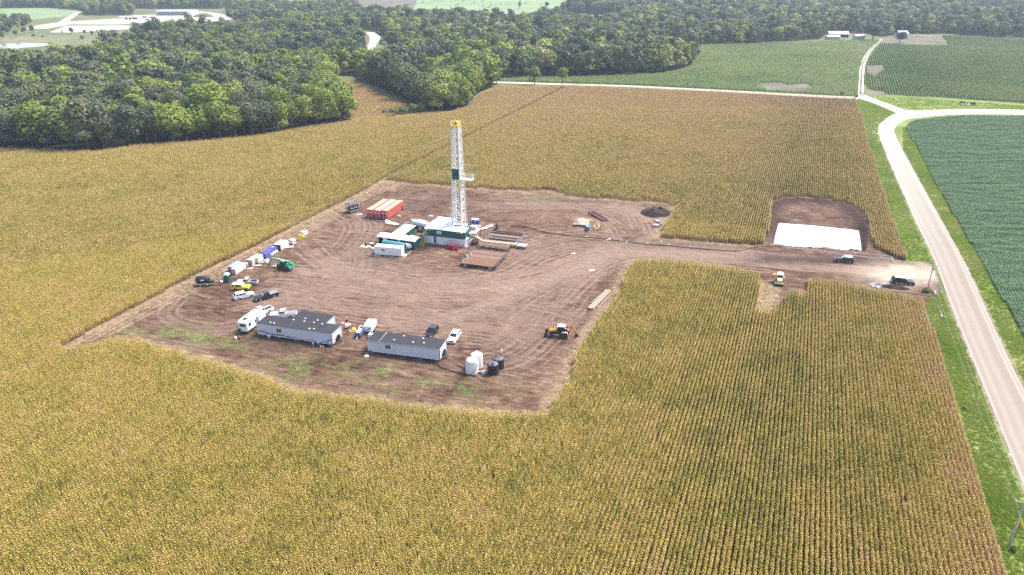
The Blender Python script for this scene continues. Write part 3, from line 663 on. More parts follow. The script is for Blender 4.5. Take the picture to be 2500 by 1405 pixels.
def corn_pts(length, dmin, dmax):
    x, y, U, V, k = row_grid(FIELD, SP, length)
    dd = np.hypot(x, y); V2 = V + 0
    m = (dd >= dmin) & (dd < dmax) & in_view(x, y, 1) & (y < 640)
    x, y, U, V, k = x[m], y[m], U[m], V[m], k[m]
    m = inside(x, y, FIELD); x, y, U, V, k = x[m], y[m], U[m], V[m], k[m]
    skip = (np.abs(V - lane_v) < .6) & (U > lane_u - 3)                      # the unplanted sprayer row
    gap = (fbm(x, y, 3, 91) + .25 * npr.rand(len(x))) < .20
    m = ~(skip | gap); x, y, U, V, k = x[m], y[m], U[m], V[m], k[m]
    n = len(x)
    wob = (vnoise(U, k * 7.7, 9, 4) - .5) * .10 + npr.normal(0, .02, n)
    x = x + RV[0] * wob; y = y + RV[1] * wob
    # far rim and the bottom-right corner are riper; greener swathes elsewhere
    px, py, _ = proj(x, y)
    dry = np.clip((np.interp(py, [215, 250, 300, 360, 480], [1.0, .8, .35, .2, .0])) * (.6 + .8 * fbm(x, y, 14, 12)), 0, 1)
    db = dist_poly(x, y, [P(a[0], a[1]) for a in field_px[2:27]], closed=False)
    dry = np.maximum(dry, np.clip(1.2 - db / 16, 0, 1) * (.4 + .6 * fbm(x, y, 8, 13)))
    dr = dist_poly(x, y, [P(*a[:2]) for a in field_px[30:34]] + [P(*a[:2]) for a in field_px[-6:]], closed=False)
    dry = np.maximum(dry, np.clip(.9 - dr / 12, 0, 1) * .45)
    edge = np.clip(1 - dist_poly(x, y, FIELD) / 1.2, 0, 1) * .35
    hue = .5 + (fbm(x, y, 38, 71, 4) - .5) * .5 + (fbm(x, y, 5, 72, 3) - .5) * .7 + (vnoise(U / 6, k * 3.1, 1, 6) - .5) * .28 + npr.normal(0, .13, n)
    g = .6 * np.exp(-(((px - 640) / 260) ** 2 + ((py - 1120) / 130) ** 2)) + .55 * np.exp(-(((px - 1650) / 220) ** 2 + ((py - 800) / 120) ** 2)) + .5 * np.exp(-(((px - 1900) / 260) ** 2 + ((py - 1290) / 150) ** 2)) * .5
    hue = hue - g * .12 + .03 + .10 * (vnoise(np.floor(k / 12) * 1.0, k * 0.0, 1, 17) - .5) + .12 * np.clip((px - 1950) / 500, 0, 1)
    sc = (.93 + .14 * npr.rand(n)) * (1 - .12 * (dry > .6)) * (.90 + .2 * fbm(x, y, 25, 19))
    rot = np.zeros((n, 3)); rot[:, 2] = math.pi / 2 - ROW_AZ + math.pi * (npr.rand(n) < .5) + npr.normal(0, .02, n)
    return np.stack([x, y, np.zeros(n)], 1), rot, sc, np.clip(dry + edge, 0, 1), np.clip(hue, 0, 1)
pts, rot, sc, dry, hue = corn_pts(1.0, 0, 235)
print('corn near', len(pts))
scatter('corn_plants', pts, corn_near, dict(rot=rot, scl=np.stack([np.ones(len(sc)) , sc, sc], 1), idx=npr.randint(0, 12, len(pts)), dry=dry, hue=hue), label='rows of ripening yellow corn standing round the drilling pad', cat='corn field')
pts, rot, sc, dry, hue = corn_pts(2.0, 235, fmax)
print('corn far', len(pts))
scatter('corn_plants', pts, corn_far, dict(rot=rot, scl=np.stack([np.ones(len(sc)), sc, sc], 1), idx=npr.randint(0, 8, len(pts)), dry=dry, hue=hue), label='far rows of ripening yellow corn reaching to the woods and the west road', cat='corn field')

# green corn beyond the roads: rows a planter pass apart
green = give([corn_proto(3.0, .22, 5, 80 + s, width=.2, hgt=1.7, lf=.75) for s in range(5)], M_green)
def green_pts(poly, spacing, az, seed, bare):
    a = math.radians(az); ru = np.array((math.sin(a), math.cos(a))); rv = np.array((math.cos(a), -math.sin(a)))
    x, y, U, V, k = row_grid(poly, spacing, 2.6, ru=ru, rv=rv)
    m = in_view(x, y, 1, 200); x, y, U, V, k = x[m], y[m], U[m], V[m], k[m]
    m = inside(x, y, poly)
    for b in bare: m &= ~inside(x, y, b)
    m &= npr.rand(len(x)) > .03
    x, y, U, V, k = x[m], y[m], U[m], V[m], k[m]; n = len(x)
    hue = .60 + (fbm(x, y, 60, seed) - .5) * 1.1 + (fbm(x, y, 12, seed + 3) - .5) * .6 + npr.normal(0, .08, n) + .12 * ((k % 4) == 0)
    rot = np.zeros((n, 3)); rot[:, 2] = math.pi / 2 - a + math.pi * (npr.rand(n) < .5)
    s = .9 + .2 * npr.rand(n)
    return np.stack([x, y, np.zeros(n)], 1), dict(rot=rot, scl=np.stack([s, s * 1.05, s], 1), idx=npr.randint(0, 5, n), hue=np.clip(hue, 0, 1))
p_, a_ = green_pts(F1, 1.7, 33, 301, BARE); print('green1', len(p_))
scatter('green_corn', p_, green, a_, label='green corn field behind the white west road', cat='corn field')
p_, a_ = green_pts(F2, 1.7, 23, 311, BARE); print('green2', len(p_))
scatter('green_corn', p_, green, a_, label='green corn field right of the farm lane', cat='corn field')

# soybeans: low closed canopy
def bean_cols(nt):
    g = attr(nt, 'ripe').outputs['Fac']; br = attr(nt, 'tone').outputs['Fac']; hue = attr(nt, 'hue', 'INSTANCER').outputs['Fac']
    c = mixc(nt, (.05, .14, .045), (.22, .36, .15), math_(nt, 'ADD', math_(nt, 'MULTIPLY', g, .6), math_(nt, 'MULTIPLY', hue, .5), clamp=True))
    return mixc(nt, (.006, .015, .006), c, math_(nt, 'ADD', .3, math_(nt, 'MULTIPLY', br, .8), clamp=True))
M_bean = leafy_mat('soybean_leaves', bean_cols, .5, .15)
def clump(seed, n, rx, ry, h, ls, name='leaf_clump', flat=.45):
    r = random.Random(seed); V = []; F = []; RP = []; TN = []
    for k in range(n):
        x, y = r.uniform(-rx, rx), r.uniform(-ry, ry); z = h * (1 - .55 * (y / ry) ** 2) * r.uniform(.45, 1.05)
        a = r.uniform(0, 6.28); tilt = r.gauss(0, flat); s = ls * r.uniform(.6, 1.25); b = r.uniform(0, 6.28)
        nrm = Vector((math.sin(tilt) * math.cos(b), math.sin(tilt) * math.sin(b), math.cos(tilt))); t1 = nrm.orthogonal().normalized(); t1 = Matrix.Rotation(a, 3, nrm) @ t1; t2 = nrm.cross(t1)
        c = Vector((x, y, z)); o = len(V)
        V += [tuple(c - t1 * s), tuple(c - t2 * s * .6), tuple(c + t1 * s), tuple(c + t2 * s * .6)]; F.append((o, o + 1, o + 2, o + 3))
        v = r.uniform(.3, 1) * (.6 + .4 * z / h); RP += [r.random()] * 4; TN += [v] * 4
    me = bpy.data.meshes.new(name); me.from_pydata(V, [], F); me.update()
    for nm, a in (('ripe', RP), ('tone', TN)):
        at = me.attributes.new(nm, 'FLOAT', 'POINT'); at.data.foreach_set('value', a)
    return bpy.data.objects.new(name, me)
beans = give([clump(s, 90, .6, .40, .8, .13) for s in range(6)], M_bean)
x, y, U, V, k = row_grid(SOY, .74, 1.0)
m = in_view(x, y, 0, 60, 60) & (np.hypot(x, y) < 520); x, y, U, V, k = x[m], y[m], U[m], V[m], k[m]
m = inside(x, y, SOY); x, y, U, V, k = x[m], y[m], U[m], V[m], k[m]; n = len(x); print('soy', n)
rot = np.zeros((n, 3)); rot[:, 2] = math.pi / 2 - ROW_AZ + math.pi * (npr.rand(n) < .5)
rip = np.clip((fbm(x * .35, y, 2.6, 401, 4) - .5) * 2.2 + .5, 0, 1)
s = .6 + .8 * rip
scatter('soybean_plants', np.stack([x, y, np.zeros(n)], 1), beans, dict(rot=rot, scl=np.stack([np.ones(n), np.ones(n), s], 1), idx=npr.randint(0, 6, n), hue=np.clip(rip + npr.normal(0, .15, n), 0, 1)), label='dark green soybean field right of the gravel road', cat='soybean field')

# grass tufts on the verges, weeds and straw on the pad
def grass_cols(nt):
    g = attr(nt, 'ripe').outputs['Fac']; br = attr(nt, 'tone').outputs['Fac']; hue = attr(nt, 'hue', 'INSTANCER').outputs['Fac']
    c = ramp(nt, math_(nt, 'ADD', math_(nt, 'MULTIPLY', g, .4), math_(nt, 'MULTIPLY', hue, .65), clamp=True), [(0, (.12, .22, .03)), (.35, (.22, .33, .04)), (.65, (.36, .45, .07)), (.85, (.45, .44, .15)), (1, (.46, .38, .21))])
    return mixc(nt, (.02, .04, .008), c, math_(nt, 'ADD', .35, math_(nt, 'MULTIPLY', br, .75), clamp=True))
M_tuft = leafy_mat('verge_grass_blades', grass_cols, .6, .3)
def tuft(seed, n=26, r0=.35, h=.42, wd=.035):
    r = random.Random(seed); V = []; F = []; RP = []; TN = []
    for k in range(n):
        a = r.uniform(0, 6.28); d = r0 * math.sqrt(r.random()); x, y = d * math.cos(a), d * math.sin(a); b = r.uniform(0, 6.28); L = h * r.uniform(.5, 1.2); ln = r.uniform(.2, .8) * L
        nx, ny = -math.sin(b) * wd, math.cos(b) * wd; o = len(V)
        V += [(x - nx, y - ny, 0), (x + nx, y + ny, 0), (x + math.cos(b) * ln, y + math.sin(b) * ln, L)]; F.append((o, o + 1, o + 2)); v = r.random()
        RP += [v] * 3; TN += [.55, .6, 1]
    me = bpy.data.meshes.new('grass_tuft'); me.from_pydata(V, [], F); me.update()
    for nm, a in (('ripe', RP), ('tone', TN)):
        at = me.attributes.new(nm, 'FLOAT', 'POINT'); at.data.foreach_set('value', a)
    return bpy.data.objects.new('grass_tuft', me)
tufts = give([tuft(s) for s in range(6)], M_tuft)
VW = PP([(2256, 724), (2300, 716), (2355, 850), (2425, 1030), (2500, 1225), (2640, 1560), (2490, 1560), (2455, 1400, 1), (2340, 1010), (2290, 860)])
VW2 = PP([(2088, 246), (2100, 242), (2182, 275), (2145, 306), (2143, 330), (2164, 386), (2232, 545), (2266, 618), (2285, 652), (2214, 640), (2192, 585), (2165, 500), (2132, 395)])
VE = PP([(2204, 312), (2240, 296), (2216, 315), (2240, 362), (2290, 446), (2410, 650), (2505, 826), (2660, 1110), (2600, 1110), (2505, 945), (2390, 704), (2302, 540), (2206, 366)])
VN = PP([(2125, 232), (2170, 238), (2300, 244), (2520, 260), (2520, 268), (2250, 269), (2190, 262), (2150, 246)])
gp = []; gs = []; gh = []
for poly, den, mxd in ((VW, 14, 400), (VW2, 8, 700), (VE, 9, 700), (VN, 1.5, 900)):
    q = np.array(poly); lo_, hi_ = q.min(0), q.max(0); n = int((hi_[0] - lo_[0]) * (hi_[1] - lo_[1]) * den)
    x = npr.uniform(lo_[0], hi_[0], n); y = npr.uniform(lo_[1], hi_[1], n); m = inside(x, y, poly) & in_view(x, y, 0, 80, 60); x, y = x[m], y[m]
    h = fbm(x, y, 7, 501, 4); m = npr.rand(len(x)) < .55 + .6 * h; x, y, h = x[m], y[m], h[m]
    gp.append(np.stack([x, y, np.zeros(len(x))], 1)); gs.append(.45 + 1.1 * h * npr.rand(len(x))); gh.append(np.clip(.15 + fbm(x, y, 12, 510) * .9 + npr.normal(0, .12, len(x)), 0, 1) - (.12 if poly is VN else 0))
gp = np.concatenate(gp); gs = np.concatenate(gs); gh = np.concatenate(gh); print('tufts', len(gp))
rot = np.zeros((len(gp), 3)); rot[:, 2] = npr.rand(len(gp)) * 6.28
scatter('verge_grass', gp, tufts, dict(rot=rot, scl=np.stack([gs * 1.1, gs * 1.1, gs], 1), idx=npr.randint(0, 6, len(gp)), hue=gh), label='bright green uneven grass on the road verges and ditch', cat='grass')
# weeds on the pad
w_ = np.argwhere(keep & (WEED > .25)); w_ = w_[npr.rand(len(w_)) < .5]
x = X[w_[:, 0], w_[:, 1]] + npr.uniform(-.2, .2, len(w_)); y = Y[w_[:, 0], w_[:, 1]] + npr.uniform(-.2, .2, len(w_)); z = HH[w_[:, 0], w_[:, 1]] - .02; n = len(x); print('weeds', n)
rot = np.zeros((n, 3)); rot[:, 2] = npr.rand(n) * 6.28; s = .18 + .34 * npr.rand(n)
scatter('pad_weeds', np.stack([x, y, z], 1), tufts, dict(rot=rot, scl=np.stack([s, s, s], 1), idx=npr.randint(0, 6, n), hue=np.clip(.5 + npr.normal(0, .22, n), 0, 1)), label='low green weeds sprouting along the bare south edge of the pad', cat='weeds')
# trampled stalks
M_straw = paint('dry_stalks', (.50, .38, .23), .8, 0, .3, 1.5)
def litter(seed):
    r = random.Random(seed); mb = MB()
    for k in range(7):
        a = r.gauss(0, .8); x, y = r.uniform(-.5, .5), r.uniform(-.4, .4); L = r.uniform(.25, .75); z = r.uniform(.01, .10)
        mb.beam((x - L * math.cos(a) / 2, y - L * math.sin(a) / 2, z), (x + L * math.cos(a) / 2, y + L * math.sin(a) / 2, z + r.uniform(-.03, .16)), .045, .02)
    return mb.build('stalk_litter', M_straw, link=False)
lits = [litter(s) for s in range(6)]
w_ = np.argwhere(keep & (STRAW > .38)); w_ = w_[npr.rand(len(w_)) < .16]
x = X[w_[:, 0], w_[:, 1]] + npr.uniform(-.2, .2, len(w_)); y = Y[w_[:, 0], w_[:, 1]] + npr.uniform(-.2, .2, len(w_)); z = HH[w_[:, 0], w_[:, 1]]; n = len(x); print('litter', n)
rot = np.zeros((n, 3)); rot[:, 2] = npr.rand(n) * 6.28; st = inside(x, y, strip); rot[st, 2] = math.pi / 2 - ROW_AZ + npr.normal(0, .3, st.sum())
s = .7 + .6 * npr.rand(n)
scatter('trampled_stalks', np.stack([x, y, z], 1), lits, dict(rot=rot, scl=np.stack([s, s, s], 1), idx=npr.randint(0, 6, n)), label='pale broken corn stalks littering the edge of the pad', cat='straw')

# ------------------------------------------------------------------ trees
def tree_cols(nt):
    g = attr(nt, 'ripe').outputs['Fac']; br = attr(nt, 'tone').outputs['Fac']; hue = attr(nt, 'hue', 'INSTANCER').outputs['Fac']
    c = ramp(nt, math_(nt, 'ADD', hue, math_(nt, 'MULTIPLY', math_(nt, 'SUBTRACT', g, .5), .16), clamp=True),
             [(0, (.055, .09, .05)), (.18, (.10, .135, .065)), (.36, (.21, .21, .125)), (.5, (.19, .24, .07)), (.66, (.27, .35, .045)), (.82, (.46, .46, .14)), (.90, (.55, .50, .26)), (.98, (.28, .04, .05)), (1, (.28, .04, .05))])
    return mixc(nt, (.012, .018, .008), c, math_(nt, 'ADD', .35, math_(nt, 'MULTIPLY', br, .75), clamp=True))
M_tree = leafy_mat('tree_leaves', tree_cols, .65, .22)
M_bark = paint('tree_bark', (.10, .075, .055), .9, 0, .3, 2)
def crown_mesh(seed, n, H, R, ls, kind=0):
    """leaf sprays spread through the lobes of a crown; H top, R half-width"""
    r = random.Random(seed); lobes = []
    base = H * (.16 if kind == 0 else .3)
    for k in range(r.randint(9, 13)):
        a = r.uniform(0, 6.28); d = R * .62 * math.sqrt(r.random()); zt = r.random()
        lr = R * r.uniform(.34, .52); z = base + lr * .7 + (H - base - lr * 1.7) * zt
        d *= (1 - .45 * zt)
        lobes.append((d * math.cos(a), d * math.sin(a), z, lr, lr * r.uniform(.65, .85)))
    lobes.append((0, 0, H * .62, R * .62, H * .26)); 
    V = []; F = []; RP = []; TN = []; wts = [l[3] ** 2 for l in lobes]
    for k in range(n):
        l = r.choices(lobes, wts)[0]; u = r.uniform(-.75, 1); a = r.uniform(0, 6.28); q = math.sqrt(max(0, 1 - u * u))
        nd = Vector((q * math.cos(a), q * math.sin(a), u)); rr = r.gauss(.93, .11)
        c = Vector((l[0] + nd.x * l[3] * rr, l[1] + nd.y * l[3] * rr, l[2] + nd.z * l[4] * rr))
        if c.z < H * .06: continue
        nrm = (nd + Vector((r.gauss(0, .45), r.gauss(0, .45), r.gauss(.25, .45)))).normalized()
        t1 = nrm.orthogonal().normalized(); t1 = Matrix.Rotation(r.uniform(0, 6.28), 3, nrm) @ t1; t2 = nrm.cross(t1); s = ls * r.uniform(.55, 1.3); s2 = s * r.uniform(.5, .9)
        o = len(V); bend = nrm * s * r.uniform(-.5, .1)
        V += [tuple(c - t1 * s + bend), tuple(c - t2 * s2), tuple(c + t1 * s + bend * .6), tuple(c + t2 * s2)]; F += [(o, o + 1, o + 3), (o + 1, o + 2, o + 3)]
        RP += [r.random()] * 4; TN += [min(1.1, max(.1, r.gauss(.68, .2)))] * 4
    return V, F, RP, TN
def to_mesh(name, V, F, RP, TN, mats):
    me = bpy.data.meshes.new(name); me.from_pydata(V, [], F); me.update()
    for nm, a in (('ripe', RP), ('tone', TN)):
        at = me.attributes.new(nm, 'FLOAT', 'POINT'); at.data.foreach_set('value', a)
    for m in mats: me.materials.append(m)
    return me
def trunk_mb(seed, H, R, bare=.3):
    r = random.Random(seed); mb = MB(); q = Vector((0, 0, -.3)); t = Vector((r.uniform(-.4, .4), r.uniform(-.4, .4), H * .42))
    mb.tube(q, t, .34 * H / 15, 8, .2 * H / 15)
    for k in range(6):
        a = k * 1.05 + r.uniform(-.3, .3); s = q.lerp(t, r.uniform(.55, 1)); e = s + Vector((math.cos(a) * R * r.uniform(.4, .75), math.sin(a) * R * r.uniform(.4, .75), H * r.uniform(.15, .38)))
        mb.tube(s, e, .13 * H / 15, 5, .04)
    return mb
TH0 = 15.0
crowns = []; trunks = []
for s in range(9):
    R = [6.4, 5.6, 7.2, 6.0, 5.2, 6.8, 5.8, 4.6, 6.2][s]
    V, F, RP, TN = crown_mesh(600 + s, 2300, TH0 * [1, .95, 1.02, 1.1, .9, 1, 1.08, 1.12, .97][s], R, .46)
    crowns.append(to_mesh('crown', V, F, RP, TN, [M_tree])); trunks.append(trunk_mb(600 + s, TH0, R).build('trunk', M_bark, link=False).data)
# feathery, half-bare trees
for s in range(2):
    V, F, RP, TN = crown_mesh(640 + s, 900, TH0 * 1.05, 4.2, .40, 1)
    crowns.append(to_mesh('crown', V, F, RP, TN, [M_tree])); trunks.append(trunk_mb(640 + s, TH0 * 1.3, 4).build('trunk', M_bark, link=False).data)
shr = []
for s in range(3):
    V, F, RP, TN = crown_mesh(660 + s, 700, 4.0, 2.6, .34)
    shr.append(to_mesh('foliage', V, F, RP, TN, [M_tree]))
tprot = []
for s in range(11):  # lighter crowns joined with their trunk for the far masses
    V, F, RP, TN = crown_mesh(700 + s, 620, TH0 * (.9 + .03 * s), [6.4, 5.6, 7.0, 6.0, 5.2, 6.8, 5.8, 4.6, 6.2, 5.5, 6][s], .80)
    tm = trunk_mb(700 + s, TH0, 5); o = len(V); V += tm.v; F += [tuple(i + o for i in f) for f in tm.f]; RP += [.5] * len(tm.v); TN += [.2] * len(tm.v)
    tprot.append(bpy.data.objects.new('tree_clump', to_mesh('tree_clump', V, F, RP, TN, [M_tree])))

def tree_thing(name, x, y, k, s, hue, label, cat='tree', group=None, sz=None, rz=None):
    sz = s if sz is None else sz
    e = empty(name, (x, y, 0), rnd.uniform(0, 6.28) if rz is None else rz, label, cat, group)
    for nm, me in (('trunk', trunks[k]), ('crown', crowns[k])):
        o = bpy.data.objects.new(nm, me); COL.objects.link(o); o.parent = e; o.scale = (s, s, sz)
        if nm == 'crown': o['hue'] = hue
    return e
TP = []  # x, y, zone
for zn, sp in (('W1', 9.3), ('W2', 8.8), ('W3', 8.8), ('W4', 11), ('W5', 12), ('W6', 11)):
    wp = woods[zn]; q = np.array(wp); lo_, hi_ = q.min(0), q.max(0)
    gx_, gy_ = np.meshgrid(np.arange(lo_[0], hi_[0], sp), np.arange(lo_[1], min(hi_[1], 2600), sp * .9)); gx_ = gx_ + (np.arange(gx_.shape[0]) % 2)[:, None] * sp / 2
    x = gx_.ravel() + npr.uniform(-.38, .38, gx_.size) * sp; y = gy_.ravel() + npr.uniform(-.38, .38, gx_.size) * sp
    m = inside(x, y, wp) & in_view(x, y, 8, 260)
    if zn == 'W4':
        for c in CLEAR4 + [hay]: m &= ~inside(x, y, c)
        for zz_ in ('W3', 'W2'): m &= ~inside(x, y, woods[zz_])
    if zn == 'W3': m &= ~inside(x, y, woods['W2'])
    TP.append(np.stack([x[m], y[m], np.full(m.sum(), int(zn[1]))], 1)); print(zn, m.sum())
TP = np.concatenate(TP)
# front rank: trees standing right on the wood's edge
for zn, rng in (('W1', (1, 12)), ('W2', (1, 11)), ('W3', (0, 9))):
    e = woods[zn][rng[0]:rng[1]]; e = np.array(smooth(e, 4)); L_ = np.concatenate([[0], np.cumsum(np.hypot(*np.diff(e, axis=0).T))])
    for s_ in np.arange(2, L_[-1], 7.2):
        x = np.interp(s_, L_, e[:, 0]) + npr.uniform(-1, 1); y = np.interp(s_, L_, e[:, 1]) + 3.0 + npr.uniform(-1, 1)
        TP = np.vstack([TP, (x, y, int(zn[1]))])
# far road and quarry stay open
rd = PP([(884, 178), (886, 140), (890, 110), (894, 84), (880, 74), (930, 74), (948, 92), (975, 130), (1000, 165), (940, 178)])
TP = TP[~inside(TP[:, 0], TP[:, 1], rd)]
TP = TP[~inside(TP[:, 0], TP[:, 1], FIELD)]
px, py, dpt = proj(TP[:, 0], TP[:, 1]); dist = np.hypot(TP[:, 0], TP[:, 1])
hz = .34 + (fbm(TP[:, 0], TP[:, 1], 45, 801, 3) - .5) * .8 + npr.normal(0, .16, len(TP))
yel = (TP[:, 2] >= 3) & (npr.rand(len(TP)) < .10)
hz = np.where(yel, npr.uniform(.72, .86, len(TP)), np.clip(hz, 0, .72))
yg = (TP[:, 2] <= 2) & (fbm(TP[:, 0], TP[:, 1], 34, 833) > .60); hz = np.where(yg, npr.uniform(.55, .72, len(TP)), hz)
hs = (1.0 + npr.normal(0, .19, len(TP)).clip(-.4, .5)) * np.where(TP[:, 2] >= 4, np.where(TP[:, 2] == 6, .6, .95), 1.16)
lft = (px < 900) & (py < 210); hs = hs * np.where(lft, .85, 1)
order = np.argsort(dist); vis = [i for i in order if -40 < px[i] < 2540 and TP[i, 2] < 5][:285]; vs_ = set(vis)
grp = {5: 'trees', 6: 'trees', 1: 'trees of the left wood', 2: 'trees of the middle wood', 3: 'trees behind the west road', 4: 'trees of the far forest'}
def kindword(h): return 'dark green' if h < .2 else 'olive green' if h < .42 else 'mid green' if h < .55 else 'yellow green' if h < .75 else 'pale yellow'
place = {5: '', 6: '', 1: 'in the dense wood at the left edge of the corn', 2: 'in the wood between the corn notch and the west road', 3: 'in the wood behind the white west road', 4: 'in the far forest'}
for i in vis:
    k = rnd.randrange(9)
    z = int(TP[i, 2]); w_ = kindword(hz[i])
    zb_ = dist_poly(np.array(TP[i, 0]), np.array(TP[i, 1]), FIELD); dw = 'front rank' if zb_ < 9 else 'second rank' if zb_ < 20 else 'deeper ranks'
    sz_ = 'tall' if hs[i] > 1.16 else 'low' if hs[i] < .98 else 'middling'
    fx = {1: 850.0, 2: 1210.0, 3: 1690.0, 4: 2500.0}[z]; f0 = {1: 0, 2: 850, 3: 1200, 4: 1000}[z]; q_ = int(np.clip((px[i] - f0) / (fx - f0) * 5, 0, 4))
    lat = ['at the left end', 'left of centre', 'at the centre', 'right of centre', 'at the right end'][q_]; wn_ = {1: 'left wood', 2: 'middle wood', 3: 'roadside wood', 4: 'far forest'}[z]
    tree_thing('tree', TP[i, 0], TP[i, 1], k, hs[i] * rnd.uniform(.8, 1.3), float(hz[i]), '%s %s tree in the %s %s of the %s' % (sz_, w_, dw, lat, wn_), 'tree', '%s %s trees in the %s, %s of the %s' % (sz_, w_, dw, lat, wn_), hs[i])
rest = np.array([i for i in range(len(TP)) if i not in vs_]); n = len(rest); print('far trees', n)
rot = np.zeros((n, 3)); rot[:, 2] = npr.rand(n) * 6.28; s = hs[rest]
big = np.where(TP[rest, 2] >= 4, 1.12, 1.0)
scatter('woodland', np.stack([TP[rest, 0], TP[rest, 1], np.zeros(n)], 1), tprot, dict(rot=rot, scl=np.stack([s * big, s * big, s], 1), idx=npr.randint(0, 11, n), hue=hz[rest]), label='woods and far forest behind the front trees', cat='forest')
# trees that stand apart
def one(px_, py_, k, h, hue, label, name='tree', wd=1.0, group=None):
    x, y = P(px_, py_); s = h / TH0; tree_thing(name, x, y, k, s * wd, hue, label, 'tree', group, s)
one(1305, 208, 3, 13.5, .56, 'round yellow green tree standing alone beside the west road')
one(1372, 209, 4, 14.0, .62, 'lumpy bright green tree by the west road, right of the round one')
one(1212, 205, 6, 13.5, .50, 'mid green tree at the west road where the wood ends')
one(175, 84, 0, 8, .10, 'small dark round tree alone on the pale quarry ground', wd=.9)
one(208, 87, 4, 7, .30, 'small olive tree right of the dark one on the quarry ground', wd=.8)
one(226, 88, 6, 6, .32, 'low grey green tree beside the quarry ground, nearest the wood', wd=.9)
one(153, 84, 7, 5, .2, 'tiny tree left of the dark round tree on quarry ground', wd=.6)
one(288, 148, 1, 9, 1.0, 'small dark red tree among the green wood on the left', wd=.7)
one(146, 27, 0, 9, .2, 'leftmost of two dark trees above the quarry road'); one(158, 27, 2, 9, .1, 'rightmost of two dark trees above the quarry road')
one(2196, 106, 2, 12, .18, 'broad dark tree standing out in front of the farmhouse', wd=1.25)
one(2130, 98, 2, 17, .1, 'large dark oak beside the end of the farm lane', wd=1.7)
one(1335, 22, 4, 13, .25, 'tree with bare top at the edge of the hay meadow'); one(1268, 24, 9, 14, .3, 'grey feathery tree at the edge of the hay meadow')
one(1658, 152, 5, 15, .40, 'brownish tree at the right end of the roadside wood')
for q, (a_, b_) in enumerate([(60, 84), (20, 84), (40, 92), (5, 96), (80, 80)]):
    one(a_, b_, (q * 2) % 9, 9, .34, 'grey green tree in the thicket at the left margin above the pond', group='thicket above the pond')
for q, (a_, b_) in enumerate([(395, 78), (420, 77), (445, 76), (468, 76), (492, 74), (515, 75), (540, 74), (1195, 178)]):
    one(a_, b_, 9 + q % 2, 13 if a_ < 1000 else 11, .33, 'feathery half bare grey tree in front of the quarry', group='feathery trees before the quarry', wd=1.0)
# shrubs
def shrub(px_, py_, h, hue, label, wd=1.0, group=None, k=None):
    x, y = P(px_, py_); s = h / 4.0
    o = bpy.data.objects.new('shrub', shr[rnd.randrange(3) if k is None else k]); COL.objects.link(o); o.location = (x, y, -.05); o.scale = (s * wd, s * wd, s); o.rotation_euler = (0, 0, rnd.uniform(0, 6)); o['hue'] = hue
    tag(o, label, 'shrub', group)
for a_, b_, h_, w2 in ((940, 281, 3.2, 1.3), (960, 280, 4, 1.3), (985, 278, 4.2, 1.4), (1010, 276, 5.5, 1.2), (1030, 275, 6, 1.1), (848, 293, 5, .9), (833, 291, 6, 1)):
    shrub(a_, b_, h_, .42 if b_ > 276 else .5, 'low bushy shrub at the foot of the wood beside the corn', w2, 'shrubs at the wood edge')
shrub(2262, 716, 1.6, .45, 'dark green bush at the foot of the pole by the pad entrance', 1.4)
shrub(2092, 240, 2.2, .3, 'bush at the post beside the yard sign', .9)
shrub(2056, 232, 2.2, .2, 'dark bush on the far verge of the west road', 1.2)
shrub(2474, 1346, 1.1, .5, 'leafy green weed clump at the foot of the nearest pole', .9)
shrub(2290, 820, .8, .65, 'bright weed clump on the ditch bank', 1.2); shrub(2355, 1000, .8, .65, 'bright weed clump halfway down the ditch bank', 1.2)
for q, a_ in enumerate((2243, 2285, 2150, 2375, 2350)): shrub(a_, [222, 226, 220, 258, 256][q], 2.2, .22, 'dark bush at the near edge of the right green field', 1.5, 'bushes along the field edge')
for q in range(46):
    a_ = rnd.uniform(0, 560); b_ = rnd.uniform(66, 150)
    if b_ > 150 - a_ * .09: b_ -= 25
    if 85 < a_ < 560 and b_ < 82: continue
    if a_ < 160 and 98 < b_ < 138: continue
    shrub(a_, b_, rnd.uniform(2, 4.5), rnd.choice([.3, .35, .5, .4]), 'scrubby bush on the rough ground between pond and quarry', 1.1, 'scrub between pond and quarry')
for q in range(26):
    t_ = q / 25; shrub(938 + 20 * math.sin(t_ * 9) + 20 * t_, 82 + 50 * t_, rnd.uniform(2, 3.5), .38, 'bush on the bank beside the far gravel road', 1, 'bushes by the far road')

# ------------------------------------------------------------------ paints used by the machines and buildings
WHITE = paint('white_paint', (.80, .80, .79), .35, 0, .05, 1.5, .25, (.48, .42, .36))
CLEANW = paint('clean_white', (.82, .82, .81), .3, 0, .03, 1)
SILVER = paint('silver_paint', (.62, .62, .60), .3, .3, .06, 1, .2, (.3, .24, .2))
BLACKP = paint('black_paint', (.018, .018, .022), .22, 0, .15, 1, .1, (.12, .09, .07), .6)
DKGREY = paint('dark_grey_paint', (.06, .062, .07), .35, 0, .12, 2, .2, (.14, .1, .08))
YELLOW = paint('yellow_paint', (.75, .55, .02), .4, 0, .08, 2, .15, (.3, .22, .12))
ORANGE = paint('orange_yellow_paint', (.75, .33, .04), .45, 0, .1, 3, .3, (.3, .2, .12))
CREAM = paint('cream_yellow_paint', (.72, .62, .33), .5, 0, .1, 2, .2, (.3, .22, .14))
LIFTG = paint('bright_green_paint', (.05, .42, .24), .45, 0, .1, 2, .25, (.15, .2, .12))
RIGG = paint('dark_teal_green_paint', (.008, .115, .095), .45, 0, .12, 1.5, .15, (.06, .1, .08))
TEAL = paint('faded_teal_paint', (.10, .36, .36), .45, 0, .1, 1.5, .2, (.2, .3, .28))
RED = paint('red_tank_paint', (.56, .13, .10), .5, 0, .12, .7, .3, (.32, .06, .04))
